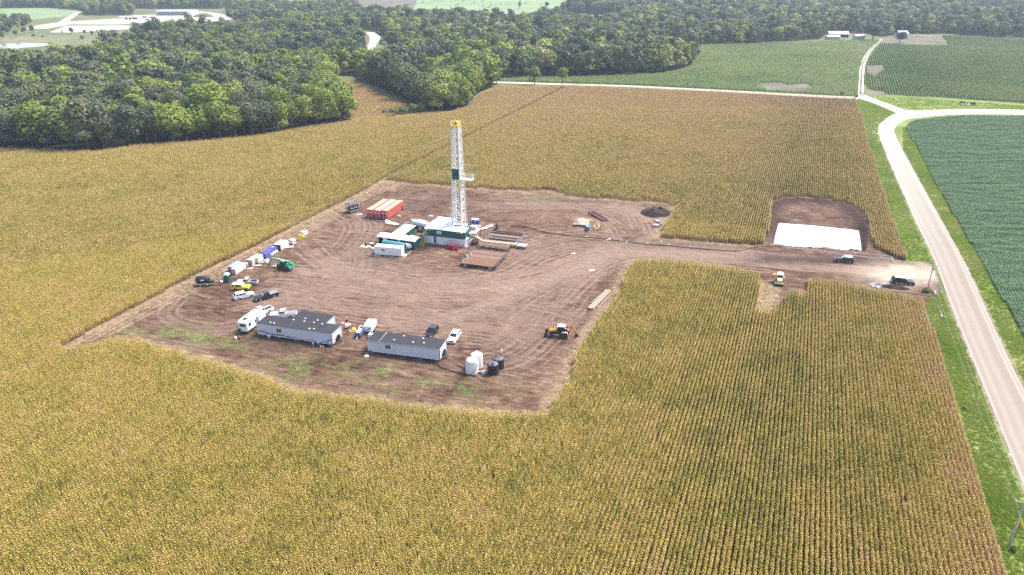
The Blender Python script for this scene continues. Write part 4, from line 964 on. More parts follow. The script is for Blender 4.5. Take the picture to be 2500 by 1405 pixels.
PINKR = paint('faded_red_paint', (.55, .14, .15), .55, 0, .12, .7, .3, (.4, .08, .08))
TOPP = paint('dusty_orange_tank_top', (.60, .36, .21), .8, 0, .08, .8, .5, (.70, .42, .30))
TOPW = paint('dusty_white_tank_top', (.72, .60, .48), .8, 0, .05, .8, .3, (.72, .55, .42))
MAROON = paint('maroon_steel', (.13, .045, .045), .6, 0, .2, 2, .3, (.2, .1, .07))
CRIM = paint('crimson_paint', (.36, .02, .05), .4, 0, .15, 2)
BLUE = paint('blue_paint', (.02, .06, .33), .4, 0, .12, 2)
TARPB = paint('blue_violet_tarp', (.10, .11, .34), .45, 0, .15, .8)
TARPL = paint('pale_blue_tarp', (.33, .36, .58), .5, 0, .15, .8)
WRAP = paint('white_shrink_wrap', (.70, .67, .60), .35, 0, .1, .9, .25, (.5, .43, .34))
WRAP2 = paint('cream_shrink_wrap', (.55, .50, .42), .4, 0, .12, .9, .3, (.42, .36, .28))
TYRE = paint('tyre_rubber', (.03, .028, .027), .9, 0, .2, 4, .4, (.13, .09, .07))
RIM = paint('wheel_rim', (.55, .55, .55), .35, .5, .1, 3)
RIMD = paint('dark_wheel_rim', (.08, .08, .08), .5, .2, .1, 3)
GLASS = paint('tinted_glass', (.015, .018, .02), .08, 0, .1, 1, spec=.8)
GLASSL = paint('windscreen_painted_glare', (.30, .33, .36), .08, 0, .1, 1, spec=.8)  # sky reflection put into the glass as a pale base colour
CHROME = paint('chrome', (.6, .6, .6), .2, .8, .1, 3)
LAMP = paint('lamp_lens', (.7, .7, .68), .1, 0, .02, 2); TAIL = paint('tail_lamp', (.4, .02, .02), .2, 0, .05, 2)
STEEL = paint('dull_steel', (.28, .28, .27), .5, .5, .2, 2, .3, (.2, .12, .08))
MASTW = paint('mast_white', (.78, .78, .74), .45, 0, .08, .6, .25, (.55, .48, .38))
RUST = paint('rusty_pipe_steel', (.34, .19, .115), .75, 0, .16, .7, .25, (.26, .14, .09))
PIPEG = paint('greyish_pipe_steel', (.40, .25, .20), .7, 0, .12, .7, .2, (.3, .2, .15))
TAN = paint('tan_stair_paint', (.52, .38, .17), .6, 0, .15, 1.5, .3, (.3, .2, .12))
GREYW = paint('lilac_grey_siding', (.60, .60, .67), .6, 0, .05, .6)
ROOFD = paint('charcoal_membrane_roof', (.034, .032, .037), .75, 0, .15, .5, .2, (.09, .08, .085))
TRIM = paint('white_trim', (.76, .74, .74), .5, 0, .04, 1)
DTRIM = paint('dark_brown_trim', (.05, .03, .03), .6, 0, .1, 1)
PLY = paint('plywood', (.50, .37, .22), .8, 0, .15, 1.5)
TIMB = paint('weathered_timber', (.16, .12, .09), .9, 0, .25, .8, .4, (.3, .24, .18))
BLKPL = paint('black_plastic', (.028, .028, .030), .45, 0, .15, 1.2, .3, (.07, .06, .055))
BLKTOP = paint('greyish_black_plastic', (.13, .13, .14), .6, 0, .15, 1.2)  # tank tops, paler than their shells
WHPL = paint('white_plastic', (.80, .80, .78), .4, 0, .03, 1)
HOSE = paint('black_hose', (.02, .02, .02), .6, 0, .2, 2)
SACK = paint('white_plastic_sheet', (.62, .60, .55), .5, 0, .15, .8, .4, (.4, .33, .26))
GALV = paint('grey_wood_pole', (.42, .40, .37), .8, 0, .15, 3); POLED = paint('dark_wood_pole', (.10, .08, .065), .85, 0, .2, 2)
CONE = paint('cone_orange', (.7, .12, .02), .5, 0, .05, 2)
FABRIC = paint('seat_fabric', (.05, .05, .05), .9, 0, .1, 3)
PZ = .2
def put(px, py, z=PZ):
    x, y = P(px, py, z); return (x, y, max(.02, pad_z(x, y)))

# ------------------------------------------------------------------ vehicles
def lerp3(a, b, t): return tuple(a[i] * (1 - t) + b[i] * t for i in range(3))
def pane(mb, q, u0, u1, w0, w1, off=.012):
    """panel on quad q=(bl,br,tr,tl), set proud of it"""
    c = []
    for u, w_ in ((u0, w0), (u1, w0), (u1, w1), (u0, w1)):
        c.append(Vector(lerp3(lerp3(q[0], q[1], u), lerp3(q[3], q[2], u), w_)))
    n = (c[1] - c[0]).cross(c[3] - c[0]).normalized() * off
    mb.vf([tuple(p + n) for p in c] + [tuple(p) for p in c], [(0, 1, 2, 3), (1, 0, 4, 5), (2, 1, 5, 6), (3, 2, 6, 7), (0, 3, 7, 4)])
def arch(xc, r, z0, n=7):
    return [(xc + r * math.cos(math.pi * k / n), z0 + r * math.sin(math.pi * k / n)) for k in range(n + 1)]
def wheels(e, pts, r, wd, rim=None, rr=.58):
    for (x, y) in pts:
        t = MB().lathe([(r * .55, -wd / 2), (r * .93, -wd / 2), (r, -wd * .32), (r, wd * .32), (r * .93, wd / 2), (r * .55, wd / 2)], (0, 0, 0), 18, 'y').build('wheel', TYRE, e)
        t.location = (x, y, r)
        s = 1 if y > 0 else -1
        m = MB().lathe([(0.001, s * wd * .44), (r * rr * .4, s * wd * .42), (r * rr * .9, s * wd * .40), (r * rr, s * wd * .52)], (0, 0, 0), 14, 'y').build('rim', rim or RIM, t)
def car(px, py, az, kind, L, W, H, paint_, label, cat, roof=None, glass=None, screen=None, rim=None, cover=None, group='vehicles parked on the site', pos_=None, lower=None, name=None):
    loc = pos_ or put(px, py)
    e = empty(name or {'pickup': 'pickup_truck', 'suv': 'parked_suv', 'box': 'off_road_suv', 'sedan': 'parked_car'}[kind], loc, AZ(az), label, cat, group)
    r = .40 if kind != 'sedan' else .34; gc = .30; zb = {'pickup': 1.12, 'suv': 1.05, 'box': 1.12, 'sedan': .92}[kind]
    xf, xr = L * .315, -L * .29; hx = L / 2
    hood = zb - .04
    up = [(-hx, gc + .12), (-hx, zb - .03), (-hx + .08, zb), (hx - .55, hood), (hx - .12, hood - .10), (hx, hood - .34), (hx, gc + .1), (hx - .15, gc)]
    bot = arch(xf, r * 1.22, gc)[0:] ; bot2 = arch(xr, r * 1.22, gc)
    prof = up + bot + bot2 + [(-hx + .15, gc)]
    body = MB().prism(prof, -W / 2, W / 2)
    if kind == 'pickup':   # open bed: sides and floor instead of a solid rear
        bx1 = -L * .115
        body = MB(); fr = [(bx1, gc), (bx1, zb), (hx - .75, hood), (hx - .15, hood - .10), (hx, hood - .34), (hx, gc + .1), (hx - .15, gc)] + arch(xf, r * 1.22, gc)
        body.prism(fr, -W / 2, W / 2)
        side = [(-hx, gc + .12), (-hx, zb - .02), (bx1 - .01, zb - .02), (bx1 - .01, gc)] + arch(xr, r * 1.22, gc) + [(-hx + .1, gc)]
        body.prism(side, W / 2 - .10, W / 2); body.prism(side, -W / 2, -W / 2 + .10)
        body.box(-hx + .05, 0, gc + .14, .09, W - .22, zb - gc - .2)
        body.box((bx1 - hx) / 2, 0, gc + .22, bx1 + hx - .12, W - .22, .08)
    body.build('body', paint_, e)
    cx0, cx1 = {'pickup': (-L * .115, L * .20), 'suv': (-hx + .10, L * .19), 'box': (-hx + .06, L * .17), 'sedan': (-L * .36, L * .17)}[kind]
    tx0, tx1 = {'pickup': (cx0 + .14, cx1 - .72), 'suv': (cx0 + .38, cx1 - .85), 'box': (cx0 + .10, cx1 - .42), 'sedan': (cx0 + .75, cx1 - .85)}[kind]
    wb, wt = W / 2 - .04, W / 2 - (.20 if kind != 'box' else .13)
    q = dict(b=[(cx0, -wb, zb - .01), (cx1, -wb, zb - .01), (cx1, wb, zb - .01), (cx0, wb, zb - .01)], t=[(tx0, -wt, H - .07), (tx1, -wt, H - .07), (tx1, wt, H - .07), (tx0, wt, H - .07)])
    cab = MB().vf(q['b'] + q['t'], [(0, 1, 5, 4), (1, 2, 6, 5), (2, 3, 7, 6), (3, 0, 4, 7), (4, 5, 6, 7)]); cab.build('cabin', paint_, e)
    MB().vf([(tx0 - .02, -wt - .02, H - .075), (tx1 + .05, -wt - .02, H - .075), (tx1 + .05, wt + .02, H - .075), (tx0 - .02, wt + .02, H - .075), (tx0 + .12, -wt + .12, H), (tx1 - .12, -wt + .12, H), (tx1 - .12, wt - .12, H), (tx0 + .12, wt - .12, H)],
            [(0, 1, 5, 4), (1, 2, 6, 5), (2, 3, 7, 6), (3, 0, 4, 7), (4, 5, 6, 7)]).build('roof', roof or paint_, e)
    b, t = q['b'], q['t']; G_ = glass or GLASS
    mb = MB(); pane(mb, (b[1], b[2], t[2], t[1]), .07, .93, .12, .94); mb.build('windscreen', screen or G_, e)
    mb = MB(); pane(mb, (b[3], b[0], t[0], t[3]), .1, .9, .25, .9); mb.build('rear_window', G_, e)
    for s_, fq in ((-1, (b[0], b[1], t[1], t[0])), (1, (b[2], b[3], t[3], t[2]))):
        segs = {'pickup': [(.08, .46), (.52, .88)], 'suv': [(.06, .30), (.35, .60), (.64, .90)], 'box': [(.04, .22), (.36, .80)], 'sedan': [(.20, .50), (.54, .86)]}[kind]
        for a0, a1 in segs:
            if s_ == 1: a0, a1 = 1 - a1, 1 - a0
            mb = MB(); pane(mb, fq, a0, a1, .16, .86); mb.build('side_window', G_, e)
    wheels(e, [(xf, W / 2 - .13), (xf, -W / 2 + .13), (xr, W / 2 - .13), (xr, -W / 2 + .13)], r, .26, rim)
    for s_ in (-1, 1):
        MB().box(hx - .03, s_ * (W / 2 - .24), hood - .36, .10, .36, .18).build('headlight', LAMP, e)
        MB().box(-hx + .02, s_ * (W / 2 - .12), zb - .45, .08, .16, .34).build('tail_light', TAIL, e)
        MB().box(cx1 - .30, s_ * (W / 2 + .08), zb - .02, .12, .18, .16).build('mirror', paint_, e)
    MB().box(hx - .005, 0, hood - .42, .05, W * .55, .26).build('grille', BLKPL, e)
    MB().box(hx + .03, 0, gc + .06, .16, W * .94, .22).build('front_bumper', CHROME if kind in ('pickup',) else (lower or paint_), e)
    MB().box(-hx - .04, 0, gc + .06, .16, W * .92, .2).build('rear_bumper', CHROME if kind in ('pickup', 'box') else (lower or paint_), e)
    if lower: MB().box(0, 0, gc + .02, L * .36, W + .04, .14).build('side_step', lower, e)
    if kind == 'pickup':
        bl = MB().box((-L * .115 - hx) / 2, 0, gc + .303, hx - L * .115 - .14, W - .24, .03)
        for s_ in (-1, 1): bl.box(xr, s_ * (W / 2 - .27), gc + .33, .9, .22, .2)
        bl.build('bed_liner', DKGREY, e)
    if cover == 'tonneau': MB().box((-L * .115 - hx) / 2, 0, zb - .015, hx - L * .115 - .04, W - .04, .05).build('bed_cover', cover_mat, e)
    if cover == 'toolbox': MB().box(-L * .115 - .4, 0, zb - .25, .55, W - .2, .38).build('tool_box', BLKPL, e)
    if cover == 'rack':
        for y in (-.5, .5): MB().box((tx0 + tx1) / 2, y, H + .005, tx1 - tx0 - .5, .05, .06).build('roof_rail', CHROME, e)
    return e
cover_mat = paint('grey_bed_cover', (.25, .25, .27), .45, 0, .1, 2)
car(604, 694, 268, 'pickup', 5.6, 1.9, 1.85, SILVER, 'silver pickup with white topped cab, parked rearmost beside the yellow car', 'pickup truck', roof=WHITE)
car(590, 707, 91, 'box', 4.7, 1.92, 1.85, YELLOW, 'yellow off road car with white roof between the silver pickup and white car', 'car', roof=CLEANW, screen=GLASSL, rim=RIMD, lower=BLKPL)
car(596.5, 726.5, 58, 'suv', 5.05, 1.95, 1.8, CLEANW, 'white family car parked between the yellow car and the black pickup', 'car')
car(650, 728, 226, 'pickup', 6.1, 2.02, 1.95, BLACKP, 'black pickup with grey bed cover and painted windscreen glare', 'pickup truck', roof=DKGREY, screen=GLASSL, cover='tonneau')
car(638, 768, 216, 'pickup', 6.2, 2.02, 1.95, CLEANW, 'white pickup with open bed parked nose to the white travel trailer', 'pickup truck', screen=GLASSL)
car(692, 774, 263, 'pickup', 6.4, 2.05, 1.98, CLEANW, 'white pickup with black covered bed half hidden behind the left grey trailer', 'pickup truck', cover='tonneau')
car(1054, 817, 196, 'suv', 4.8, 1.95, 1.8, BLACKP, 'black car half hidden behind the right grey trailer', 'car', roof=DKGREY)
car(1109, 829, 193, 'suv', 4.9, 1.92, 1.68, CLEANW, 'white car facing the camera at the end of the right grey trailer', 'car')
car(2060, 639, 285, 'suv', 5.0, 1.98, 1.75, BLACKP, 'black car, roof painted pale as sky glare, driving in below the white pit liner', 'car', roof=SILVER, screen=GLASSL, lower=CHROME, group='black cars on the access track')  # silver roof paints in the sky reflected by black bodywork
car(2203, 692, 107, 'suv', 5.6, 2.05, 1.95, BLACKP, 'long black car with roof rails on the pale gravel at the road entrance', 'car', roof=SILVER, screen=GLASSL, lower=CHROME, cover='rack', group='black cars on the access track')  # roof again silver for the sky reflection, painted in

# utility vehicle by the dark soil heap
e = empty('utility_vehicle', put(1605, 553), AZ(215), 'muddy white utility vehicle parked below the dark soil heap', 'utility vehicle')
MB().prism([(-1.5, .35), (-1.5, .95), (-.3, .95), (-.2, .6), (.4, .6), (.5, 1.0), (1.3, .9), (1.5, .6), (1.5, .35)], -.7, .7).build('body', WHITE, e)
f = MB()
for s_ in (-1, 1):
    f.tube((.55, s_ * .65, 1.0), (.25, s_ * .6, 1.85), .04, 6).tube((.25, s_ * .6, 1.85), (-.45, s_ * .6, 1.85), .04, 6).tube((-.45, s_ * .6, 1.85), (-.5, s_ * .65, .9), .04, 6)
f.tube((.25, -.6, 1.85), (.25, .6, 1.85), .04, 6).tube((-.45, -.6, 1.85), (-.45, .6, 1.85), .04, 6); f.build('roll_cage', BLKPL, e)
MB().box(-.1, 0, 1.87, .9, 1.3, .05).build('canopy', WHITE, e)
MB().box(-.15, 0, .6, .5, 1.2, .3).build('seat', FABRIC, e); MB().box(-.95, 0, .96, 1.0, 1.2, .22).build('cargo_box', DKGREY, e)
wheels(e, [(.95, .72), (.95, -.72), (-.95, .72), (-.95, -.72)], .36, .26, RIMD)

# ------------------------------------------------------------------ office trailers
def window(e, x, y, z, w_, h, face=-1):
    """two-pane sliding window on a wall facing local -y"""
    f = MB().box(x, y - .02, z, w_ + .24, .06, .12).box(x, y - .02, z + h + .12, w_ + .24, .06, .12).box(x - w_ / 2 - .06, y - .02, z + .12, .12, .06, h).box(x + w_ / 2 + .06, y - .02, z + .12, .12, .06, h).box(x, y - .02, z + .12, .08, .06, h)
    fo = f.build('window', paint('cream_window_frame', (.68, .64, .52), .5, 0, .03, 1), e)
    for s_ in (-1, 1): MB().box(x + s_ * (w_ / 4 + .02), y - .01, z + .125, w_ / 2 - .06, .03, h - .01).build('pane', GLASS, fo)
def office(loc, az, L, W, H, label, vents, win, trim=TRIM, hoses=(), skirt=True, seam=None, group='grey office trailers'):
    e = empty('office_trailer', loc, AZ(az), label, 'office trailer', group)   # local x along the long wall, +y away from camera
    z0 = .55
    # siding panels, each its own piece
    n = int(L / 1.22); step = L / n
    for k in range(n):
        MB().box(-L / 2 + (k + .5) * step, -W / 2, z0, step - .02, .05, H - z0 - .16).build('siding_panel', GREYW, e)
    MB().box(0, .03, z0 + .002, L - .02, W - .02, H - z0 - .05).build('walls', paint('pale_siding', (.58, .59, .64), .6, 0, .04, .7), e)
    MB().box(0, 0, H - .06, L + .14, W + .18, .08).build('roof', ROOFD, e)
    rt = MB().box(0, -W / 2 - .085, H - .24, L + .16, .03, .20).box(L / 2 + .08, 0, H - .24, .03, W + .16, .20)
    if trim is TRIM: MB().box(0, -W / 2 - .08, H - .33, L + .18, .02, .08).build('fascia_line', DTRIM, e)
    rt.build('fascia', trim if trim is TRIM else GREYW, e)
    for x in (-L / 2 + .02, L / 2 - .02): MB().box(x, -W / 2 - .03, z0, .14, .05, H - z0 - .2).build('corner_trim', DTRIM if x > 0 else TRIM, e)
    MB().box(L / 2 + .02, W / 2 - .07, z0, .04, .13, H - z0 - .2).build('corner_trim', TRIM, e)
    MB().box(0, -W / 2 - .02, z0 - .06, L, .07, .10).build('sill_trim', TRIM, e)
    ch = MB(); ch.box(0, -W / 4, .32, L, .2, .22).box(0, W / 4, .32, L, .2, .22); ch.build('chassis', DKGREY, e)
    if win is not None: window(e, win, -W / 2 - .03, z0 + 1.0, 1.15, .95)
    for x, y in vents:
        v = MB().box(x, y, H + .02, .32, .32, .10).box(x, y, H + .12, .38, .38, .04); v.build('roof_vent', SACK, e)
    if seam is not None: MB().box(seam, 0, H + .02, .06, W + .16, .02).build('roof_seam', TRIM, e)
    # drawbar and meter boards on the right-hand end
    hb = MB().beam((L / 2, -W / 3, .45), (L / 2 + 1.1, 0, .45), .14, .16).beam((L / 2, W / 3, .45), (L / 2 + 1.1, 0, .45), .14, .16).box(L / 2 + .55, 0, .3, .1, W * .45, .1); hb.build('drawbar', DKGREY, e)
    for k in range(4): MB().box(L / 2 + .14, -W * .12 + k * .5, .6 + .12 * (k % 2), .22, .3, .75 + .2 * (k % 3)).build('service_box', BLKPL, e)
    wheels(e, [(L * .08, W / 2 - .3), (L * .08, -W / 2 + .3), (L * .13, W / 2 - .3), (L * .13, -W / 2 + .3)], .36, .22, RIMD)
    for k in range(5):
        x = -L / 2 + 1 + k * (L - 2) / 4; MB().box(x, -W / 2 + .35, 0, .4, .4, .33).build('block_pier', paint('concrete_block', (.35, .33, .31), .9), e)
    return e
def mid(p, q): return ((p[0] + q[0]) / 2, (p[1] + q[1]) / 2)
def dirv(az): a = math.radians(az); return (math.sin(a), math.cos(a))
def from_front(pl, az, L, W):
    """centre of a box whose front-left bottom corner (seen from the camera) is ground point pl"""
    d = dirv(az); n_ = dirv(az - 90); return (pl[0] + d[0] * L / 2 + n_[0] * W / 2, pl[1] + d[1] * L / 2 + n_[1] * W / 2, .2)
b1 = P(631, 815.5, .7); L1 = 19.0
office(from_front(b1, 106, L1, 4.3), 106, L1, 4.3, 3.25, 'left grey office trailer with charcoal roof and cables hung along its wall', [(-5.6, -1.2), (-6.6, -1.1), (3.6, -1.4), (4.6, -1.2), (-2.2, 1.5), (3.0, 1.6), (.6, 1.5), (5.2, 1.4)], -3.9, trim=None)
b2 = from_front(P(735.5, 760, 3.4), 106, 8.7, 4.0); n_ = dirv(16)
office((b2[0] - n_[0] * 4.0, b2[1] - n_[1] * 4.0, .2), 106, 8.7, 4.0, 3.25, 'short office trailer butted against the back of the left grey trailer', [(-1.2, -1.5), (2.0, -1.5)], None, trim=None)
b3 = P(900, 857, .7); L3 = 16.6
office(from_front(b3, 104.3, L3, 4.3), 104.3, L3, 4.3, 3.25, 'right grey office trailer with a white roof edge and pale roof seam', [(-2.6, -.9), (1.8, -.9), (4.2, -.6), (-1.2, 1.3), (3.3, 1.3)], -3.6, trim=TRIM, seam=-5.6)
# cables slung along the left trailer wall, each end on a hook
def cable(name, pts, r, label, cat='cable', m=HOSE, group=None):
    o = MB().path(pts, r, 6).build(name, m); return tag(o, label, cat, group)
d_ = dirv(106); nn_ = dirv(196)
def wallp(t, z, off=.10): return (b1[0] + d_[0] * t + nn_[0] * off, b1[1] + d_[1] * t + nn_[1] * off, z + .2)
pts = []
zs = [1.35, 1.5, .95, .8, .9, 1.15, 1.1, .9, .8, .95, .7, .62, .8, 1.0, .75, .72, .9, 1.35, 1.75]
for k, z in enumerate(zs): pts.append(wallp(.3 + k * (18.4 / (len(zs) - 1)), z))
cable('power_cable', pts, .045, 'dark cable slung in loops along the wall of the left grey trailer')
pts2 = [wallp(.3, 1.3), wallp(2.4, 1.28), wallp(5.5, .95), wallp(8, 1.0), wallp(9.2, .8)]
cable('power_cable', pts2, .035, 'upper thin cable on the left half of the left grey trailer wall')
pts3 = [wallp(18.7, 1.65), wallp(17.6, 1.1), wallp(17.3, .85), wallp(17.9, .55), wallp(18.8, .5)]
cable('power_cable', pts3, .035, 'short looped cable at the right corner of the left grey trailer')
def gp(px, py, dz=.06): x, y = P(px, py, PZ); return (x, y, pad_z(x, y) + dz)
def gline(lst, dz=.06, n=6):
    s = smooth([P(a, b, PZ) for a, b in lst], n); return [(x, y, pad_z(x, y) + dz) for x, y in s]
cable('ground_cable', gline([(586, 824), (610, 828), (640, 831), (660, 828), (652, 820)]), .05, 'dark cable lying between the red cans and the left grey trailer')
cable('ground_cable', gline([(786, 842), (800, 848), (830, 855), (860, 858), (898, 859)]), .06, 'dark cable on the soil running between the two grey trailers')
cable('water_hose', gline([(1036, 871), (1046, 884), (1062, 889), (1080, 900), (1108, 909), (1140, 916), (1160, 921)]), .09, 'black water hose winding from the right grey trailer to the white tanks', 'hose')
cable('water_hose', gline([(1247, 556), (1290, 560), (1320, 568), (1390, 578), (1450, 582), (1500, 588), (1560, 595), (1640, 602), (1720, 609), (1800, 613), (1860, 603), (1920, 604)], .1), .11, 'long black hose laid along the north edge of the haul road to the pit', 'hose')
cable('white_pipe_line', gline([(1868, 593), (1990, 604), (2100, 619), (2190, 628)], .08), .06, 'pale pipe line below the white pit liner, upper of the pair', 'pipe', WHPL, 'pale pipe lines below the pit')
cable('white_pipe_line', gline([(1880, 601), (2000, 613), (2090, 626), (2180, 634)], .08), .06, 'pale pipe line below the white pit liner, lower of the pair', 'pipe', WHPL, 'pale pipe lines below the pit')
for k, (a, b) in enumerate(((1433, 580), (1530, 593), (1581, 595), (1633, 599), (1685, 603))): tag(MB().box(0, 0, 0, .5, .3, .25).build('white_marker', WHPL), 'small white block beside the long black hose', 'block', 'white blocks along the hose').location = gp(a, b, -.02)

# bins, cones, small things round the trailers
def bucket(px, py, r, h, m, label, cat='bin', name='water_bin', lid=True, group=None):
    e = empty(name, put(px, py), 0, label, cat, group)
    MB().lathe([(r * .86, 0), (r * .95, h * .5), (r, h), (r * .93, h), (r * .85, .06)], (0, 0, 0), 18).build('tub', m, e)
    if lid: MB().lathe([(r * 1.02, h), (r * 1.02, h + .05), (r * .2, h + .09)], (0, 0, 0), 18).build('lid', SACK, e)
    return e
bucket(658.5, 828, .45, .85, STEEL, 'grey drum under the left end of the left grey trailer', group='drums under the trailers'); bucket(778, 843.5, .42, .7, STEEL, 'grey drum under the right end of the left grey trailer', group='drums under the trailers')
bucket(1029, 877, .42, .75, STEEL, 'grey drum under the right end of the right grey trailer', group='drums under the trailers'); bucket(907, 861.5, .42, .75, STEEL, 'grey drum under the left end of the right grey trailer', group='drums under the trailers')
for a, b, l in ((783, 851, 'left'), (789, 852, 'right')):
    e = empty('traffic_cone', put(a, b), 0, 'orange and white cone, %s one of the pair in front of the left grey trailer' % l, 'traffic cone', 'pair of cones')
    MB().box(0, 0, 0, .42, .42, .05).build('base', CONE, e); MB().lathe([(.17, .05), (.12, .35)], (0, 0, 0), 14).build('cone_body', CONE, e); MB().lathe([(.12, .35), (.07, .65), (.05, .80)], (0, 0, 0), 14).build('band', WHPL, e)
for a, b, l in ((575, 826, 'white tin with a red lid left of the red tin behind the travel trailer'), (586, 826, 'red tin with white top right of the white tin behind the travel trailer')):
    e = empty('fuel_can', put(a, b), .3, l, 'fuel can'); MB().lathe([(.28, 0), (.3, .25), (.3, .4), (.1, .55)], (0, 0, 0), 14).build('can', CRIM if a > 580 else WHPL, e); MB().box(0, 0, .5, .18, .12, .16).build('cap', WHPL if a > 580 else CRIM, e)
e = empty('marker_post', put(765.5, 848), 0, 'short white post with a small top standing in front of the left grey trailer', 'post'); MB().tube((0, 0, 0), (0, 0, .8), .05).build('post', WHPL, e); MB().box(0, 0, .8, .22, .16, .2).build('head', WHPL, e)
tag(MB().box(0, 0, 0, .06, .06, .75).build('survey_stake', WHPL), 'thin white stake standing alone left of the parked white car', 'stake').location = put(532, 745)
e = empty('plastic_bag', put(895, 871), .4, 'white crumpled bag on the soil before the right grey trailer', 'bag'); MB().lathe([(.5, 0), (.55, .15), (.3, .3), (.05, .35)], (0, 0, 0), 9).build('bag', WHPL, e)
def pallet(e, L=1.2, W=1.0, m=PLY):
    for k in range(6): MB().box(-L / 2 + (k + .5) * L / 6, 0, .10, L / 6 - .03, W, .03).build('plank', m, e)
    for y in (-W / 2 + .06, 0, W / 2 - .06): MB().box(0, y, 0, L, .09, .10).build('runner', m, e)
e = empty('pallet', put(842, 790), .2, 'pallet carrying a small black and red pump', 'pallet'); pallet(e, 1.5, 1.2)
e = empty('pump', put(843.5, 789), .2, 'small black and red pump standing on a pallet between the trailers', 'pump'); e.location.z += .14; MB().box(.1, 0, 0, .5, .4, .35).build('motor', CRIM, e); MB().lathe([(.22, .1), (.28, .5), (.2, .75)], (.35, .15, 0), 12).build('tank', BLKPL, e); MB().tube((.35, .15, .75), (.35, .15, 1.05), .1).build('cap', WHPL, e)
e = empty('welder', put(850, 801), .9, 'small white and black welding set between the trailers', 'welder'); MB().box(0, 0, .3, 1.3, .7, .6).build('body', WHITE, e); MB().box(-.3, -.36, .4, .35, .04, .35).build('vent', BLKPL, e); MB().box(.3, -.36, .4, .35, .04, .35).build('vent', BLKPL, e); wheels(e, [(-.3, .4), (-.3, -.4)], .3, .18)
e = empty('pallet', put(862, 808), .5, 'pallet with a yellow load beside the grey light trailer', 'pallet'); pallet(e, 1.7, 1.4)
e = empty('yellow_bundle', put(863.5, 806.5), .5, 'lumpy yellow bundle resting on a pallet', 'bundle'); e.location.z += .14; MB().lathe([(.55, 0), (.6, .25), (.35, .5), (.05, .6)], (0, 0, 0), 9).build('bundle', YELLOW, e)
# light trailer with folded mast
e = empty('light_trailer', put(878, 822), AZ(188), 'blue grey light tower trailer with its white mast folded, left of the generator', 'light tower')
MB().box(0, 0, .5, 2.2, 1.3, .9).build('cabinet', paint('blue_grey_paint', (.12, .15, .26), .5, 0, .1, 2), e); MB().box(0, 0, 1.405, 2.1, .7, .12).build('cover', SACK, e)
MB().beam((1.2, 0, .5), (2.2, 0, .4), .12).beam((-1.1, -.5, 1.5), (-2.6, -.5, 1.5), .10).beam((-1.1, .5, 1.5), (-2.6, .5, 1.5), .10).beam((-2.6, -.55, 1.5), (-2.6, .55, 1.5), .10).beam((-2.0, -.5, 1.5), (-2.0, .5, 1.5), .08).build('mast', WHPL, e)
wheels(e, [(-.1, .75), (-.1, -.75)], .34, .2)
for s_ in (-1, 1): MB().beam((.8, s_ * .6, .5), (.8, s_ * 1.2, .1), .07).build('outrigger', STEEL, e)
# generator
e = empty('generator', put(905.5, 807), AZ(188), 'white trailer generator with rounded corners behind the right grey trailer', 'generator')
MB().prism([(-2.0, .75), (-2.0, 2.1), (-1.3, 2.35), (1.7, 2.35), (2.0, 2.15), (2.0, .75)], -.95, .95).build('enclosure', CLEANW, e)
MB().box(0, 0, .5, 4.2, 1.9, .245).build('fuel_base', BLKPL, e); MB().box(2.005, .4, 1.35, .03, .5, .35).build('vent', BLKPL, e); MB().box(2.005, -.2, 1.0, .03, .7, .18).build('control_panel', BLKPL, e)
MB().beam((2.1, .6, .5), (3.1, 0, .45), .1).beam((2.1, -.6, .5), (3.1, 0, .45), .1).build('drawbar', STEEL, e); wheels(e, [(-.4, .95), (-.4, -.95), (.4, .95), (.4, -.95)], .36, .2)
MB().tube((-1, .4, 2.35), (-1, .4, 2.65), .08).build('exhaust', STEEL, e)
e = empty('step_box', put(907, 824), AZ(190), 'white step box between generator and right grey trailer', 'step'); MB().box(0, 0, 0, 1.6, .9, .6).box(.3, 0, .6, 1.0, .9, .5).build('steps', CLEANW, e)

# travel trailer (caravan) and its steps
e = empty('travel_trailer', put(618, 797), AZ(17), 'white travel trailer with black windows beside the left grey trailer', 'travel trailer')
MB().prism([(-3.6, .6), (-3.68, 2.6), (-3.3, 2.95), (3.0, 2.95), (3.6, 2.2), (3.7, 1.4), (3.4, .6)], -1.22, 1.22).build('body', CLEANW, e)
MB().box(-3.66, 0, 1.65, .06, 1.5, .62).build('rear_window', GLASS, e)
for x, w_, h in ((-2.6, .8, .7), (-.4, .5, .45), (1.9, .9, .6)): MB().box(x, -1.235, 1.55, w_, .03, h).build('side_window', GLASS, e)
MB().box(.6, -1.24, .75, .75, .04, 1.95).build('door', WHITE, e); MB().box(1.0, -1.5, .95, 1.6, .55, 1.7).build('slide_out', CLEANW, e)
MB().tube((-3.3, -1.28, 2.75), (2.6, -1.28, 2.75), .09).build('awning', SACK, e)
MB().box(-2.2, 0, 2.955, .7, .7, .16).build('roof_air_conditioner', BLKPL, e); MB().box(-2.9, 0, 2.955, .4, .4, .1).build('roof_vent', BLKPL, e); MB().box(-2.4, .1, 2.958, .3, .5, .3).build('roof_unit', DKGREY, e)
MB().beam((3.4, .7, .5), (4.7, 0, .45), .1).beam((3.4, -.7, .5), (4.7, 0, .45), .1).build('drawbar', BLKPL, e); MB().box(-3.75, 0, .55, .12, 2.2, .12).build('bumper', WHPL, e)
wheels(e, [(-.3, 1.05), (-.3, -1.05), (-1.2, 1.05), (-1.2, -1.05)], .36, .22); MB().lathe([(.001, -.1), (.34, -.1), (.36, .1), (.001, .12)], (-3.88, .9, .72), 14, 'x').build('spare_wheel', TYRE, e)

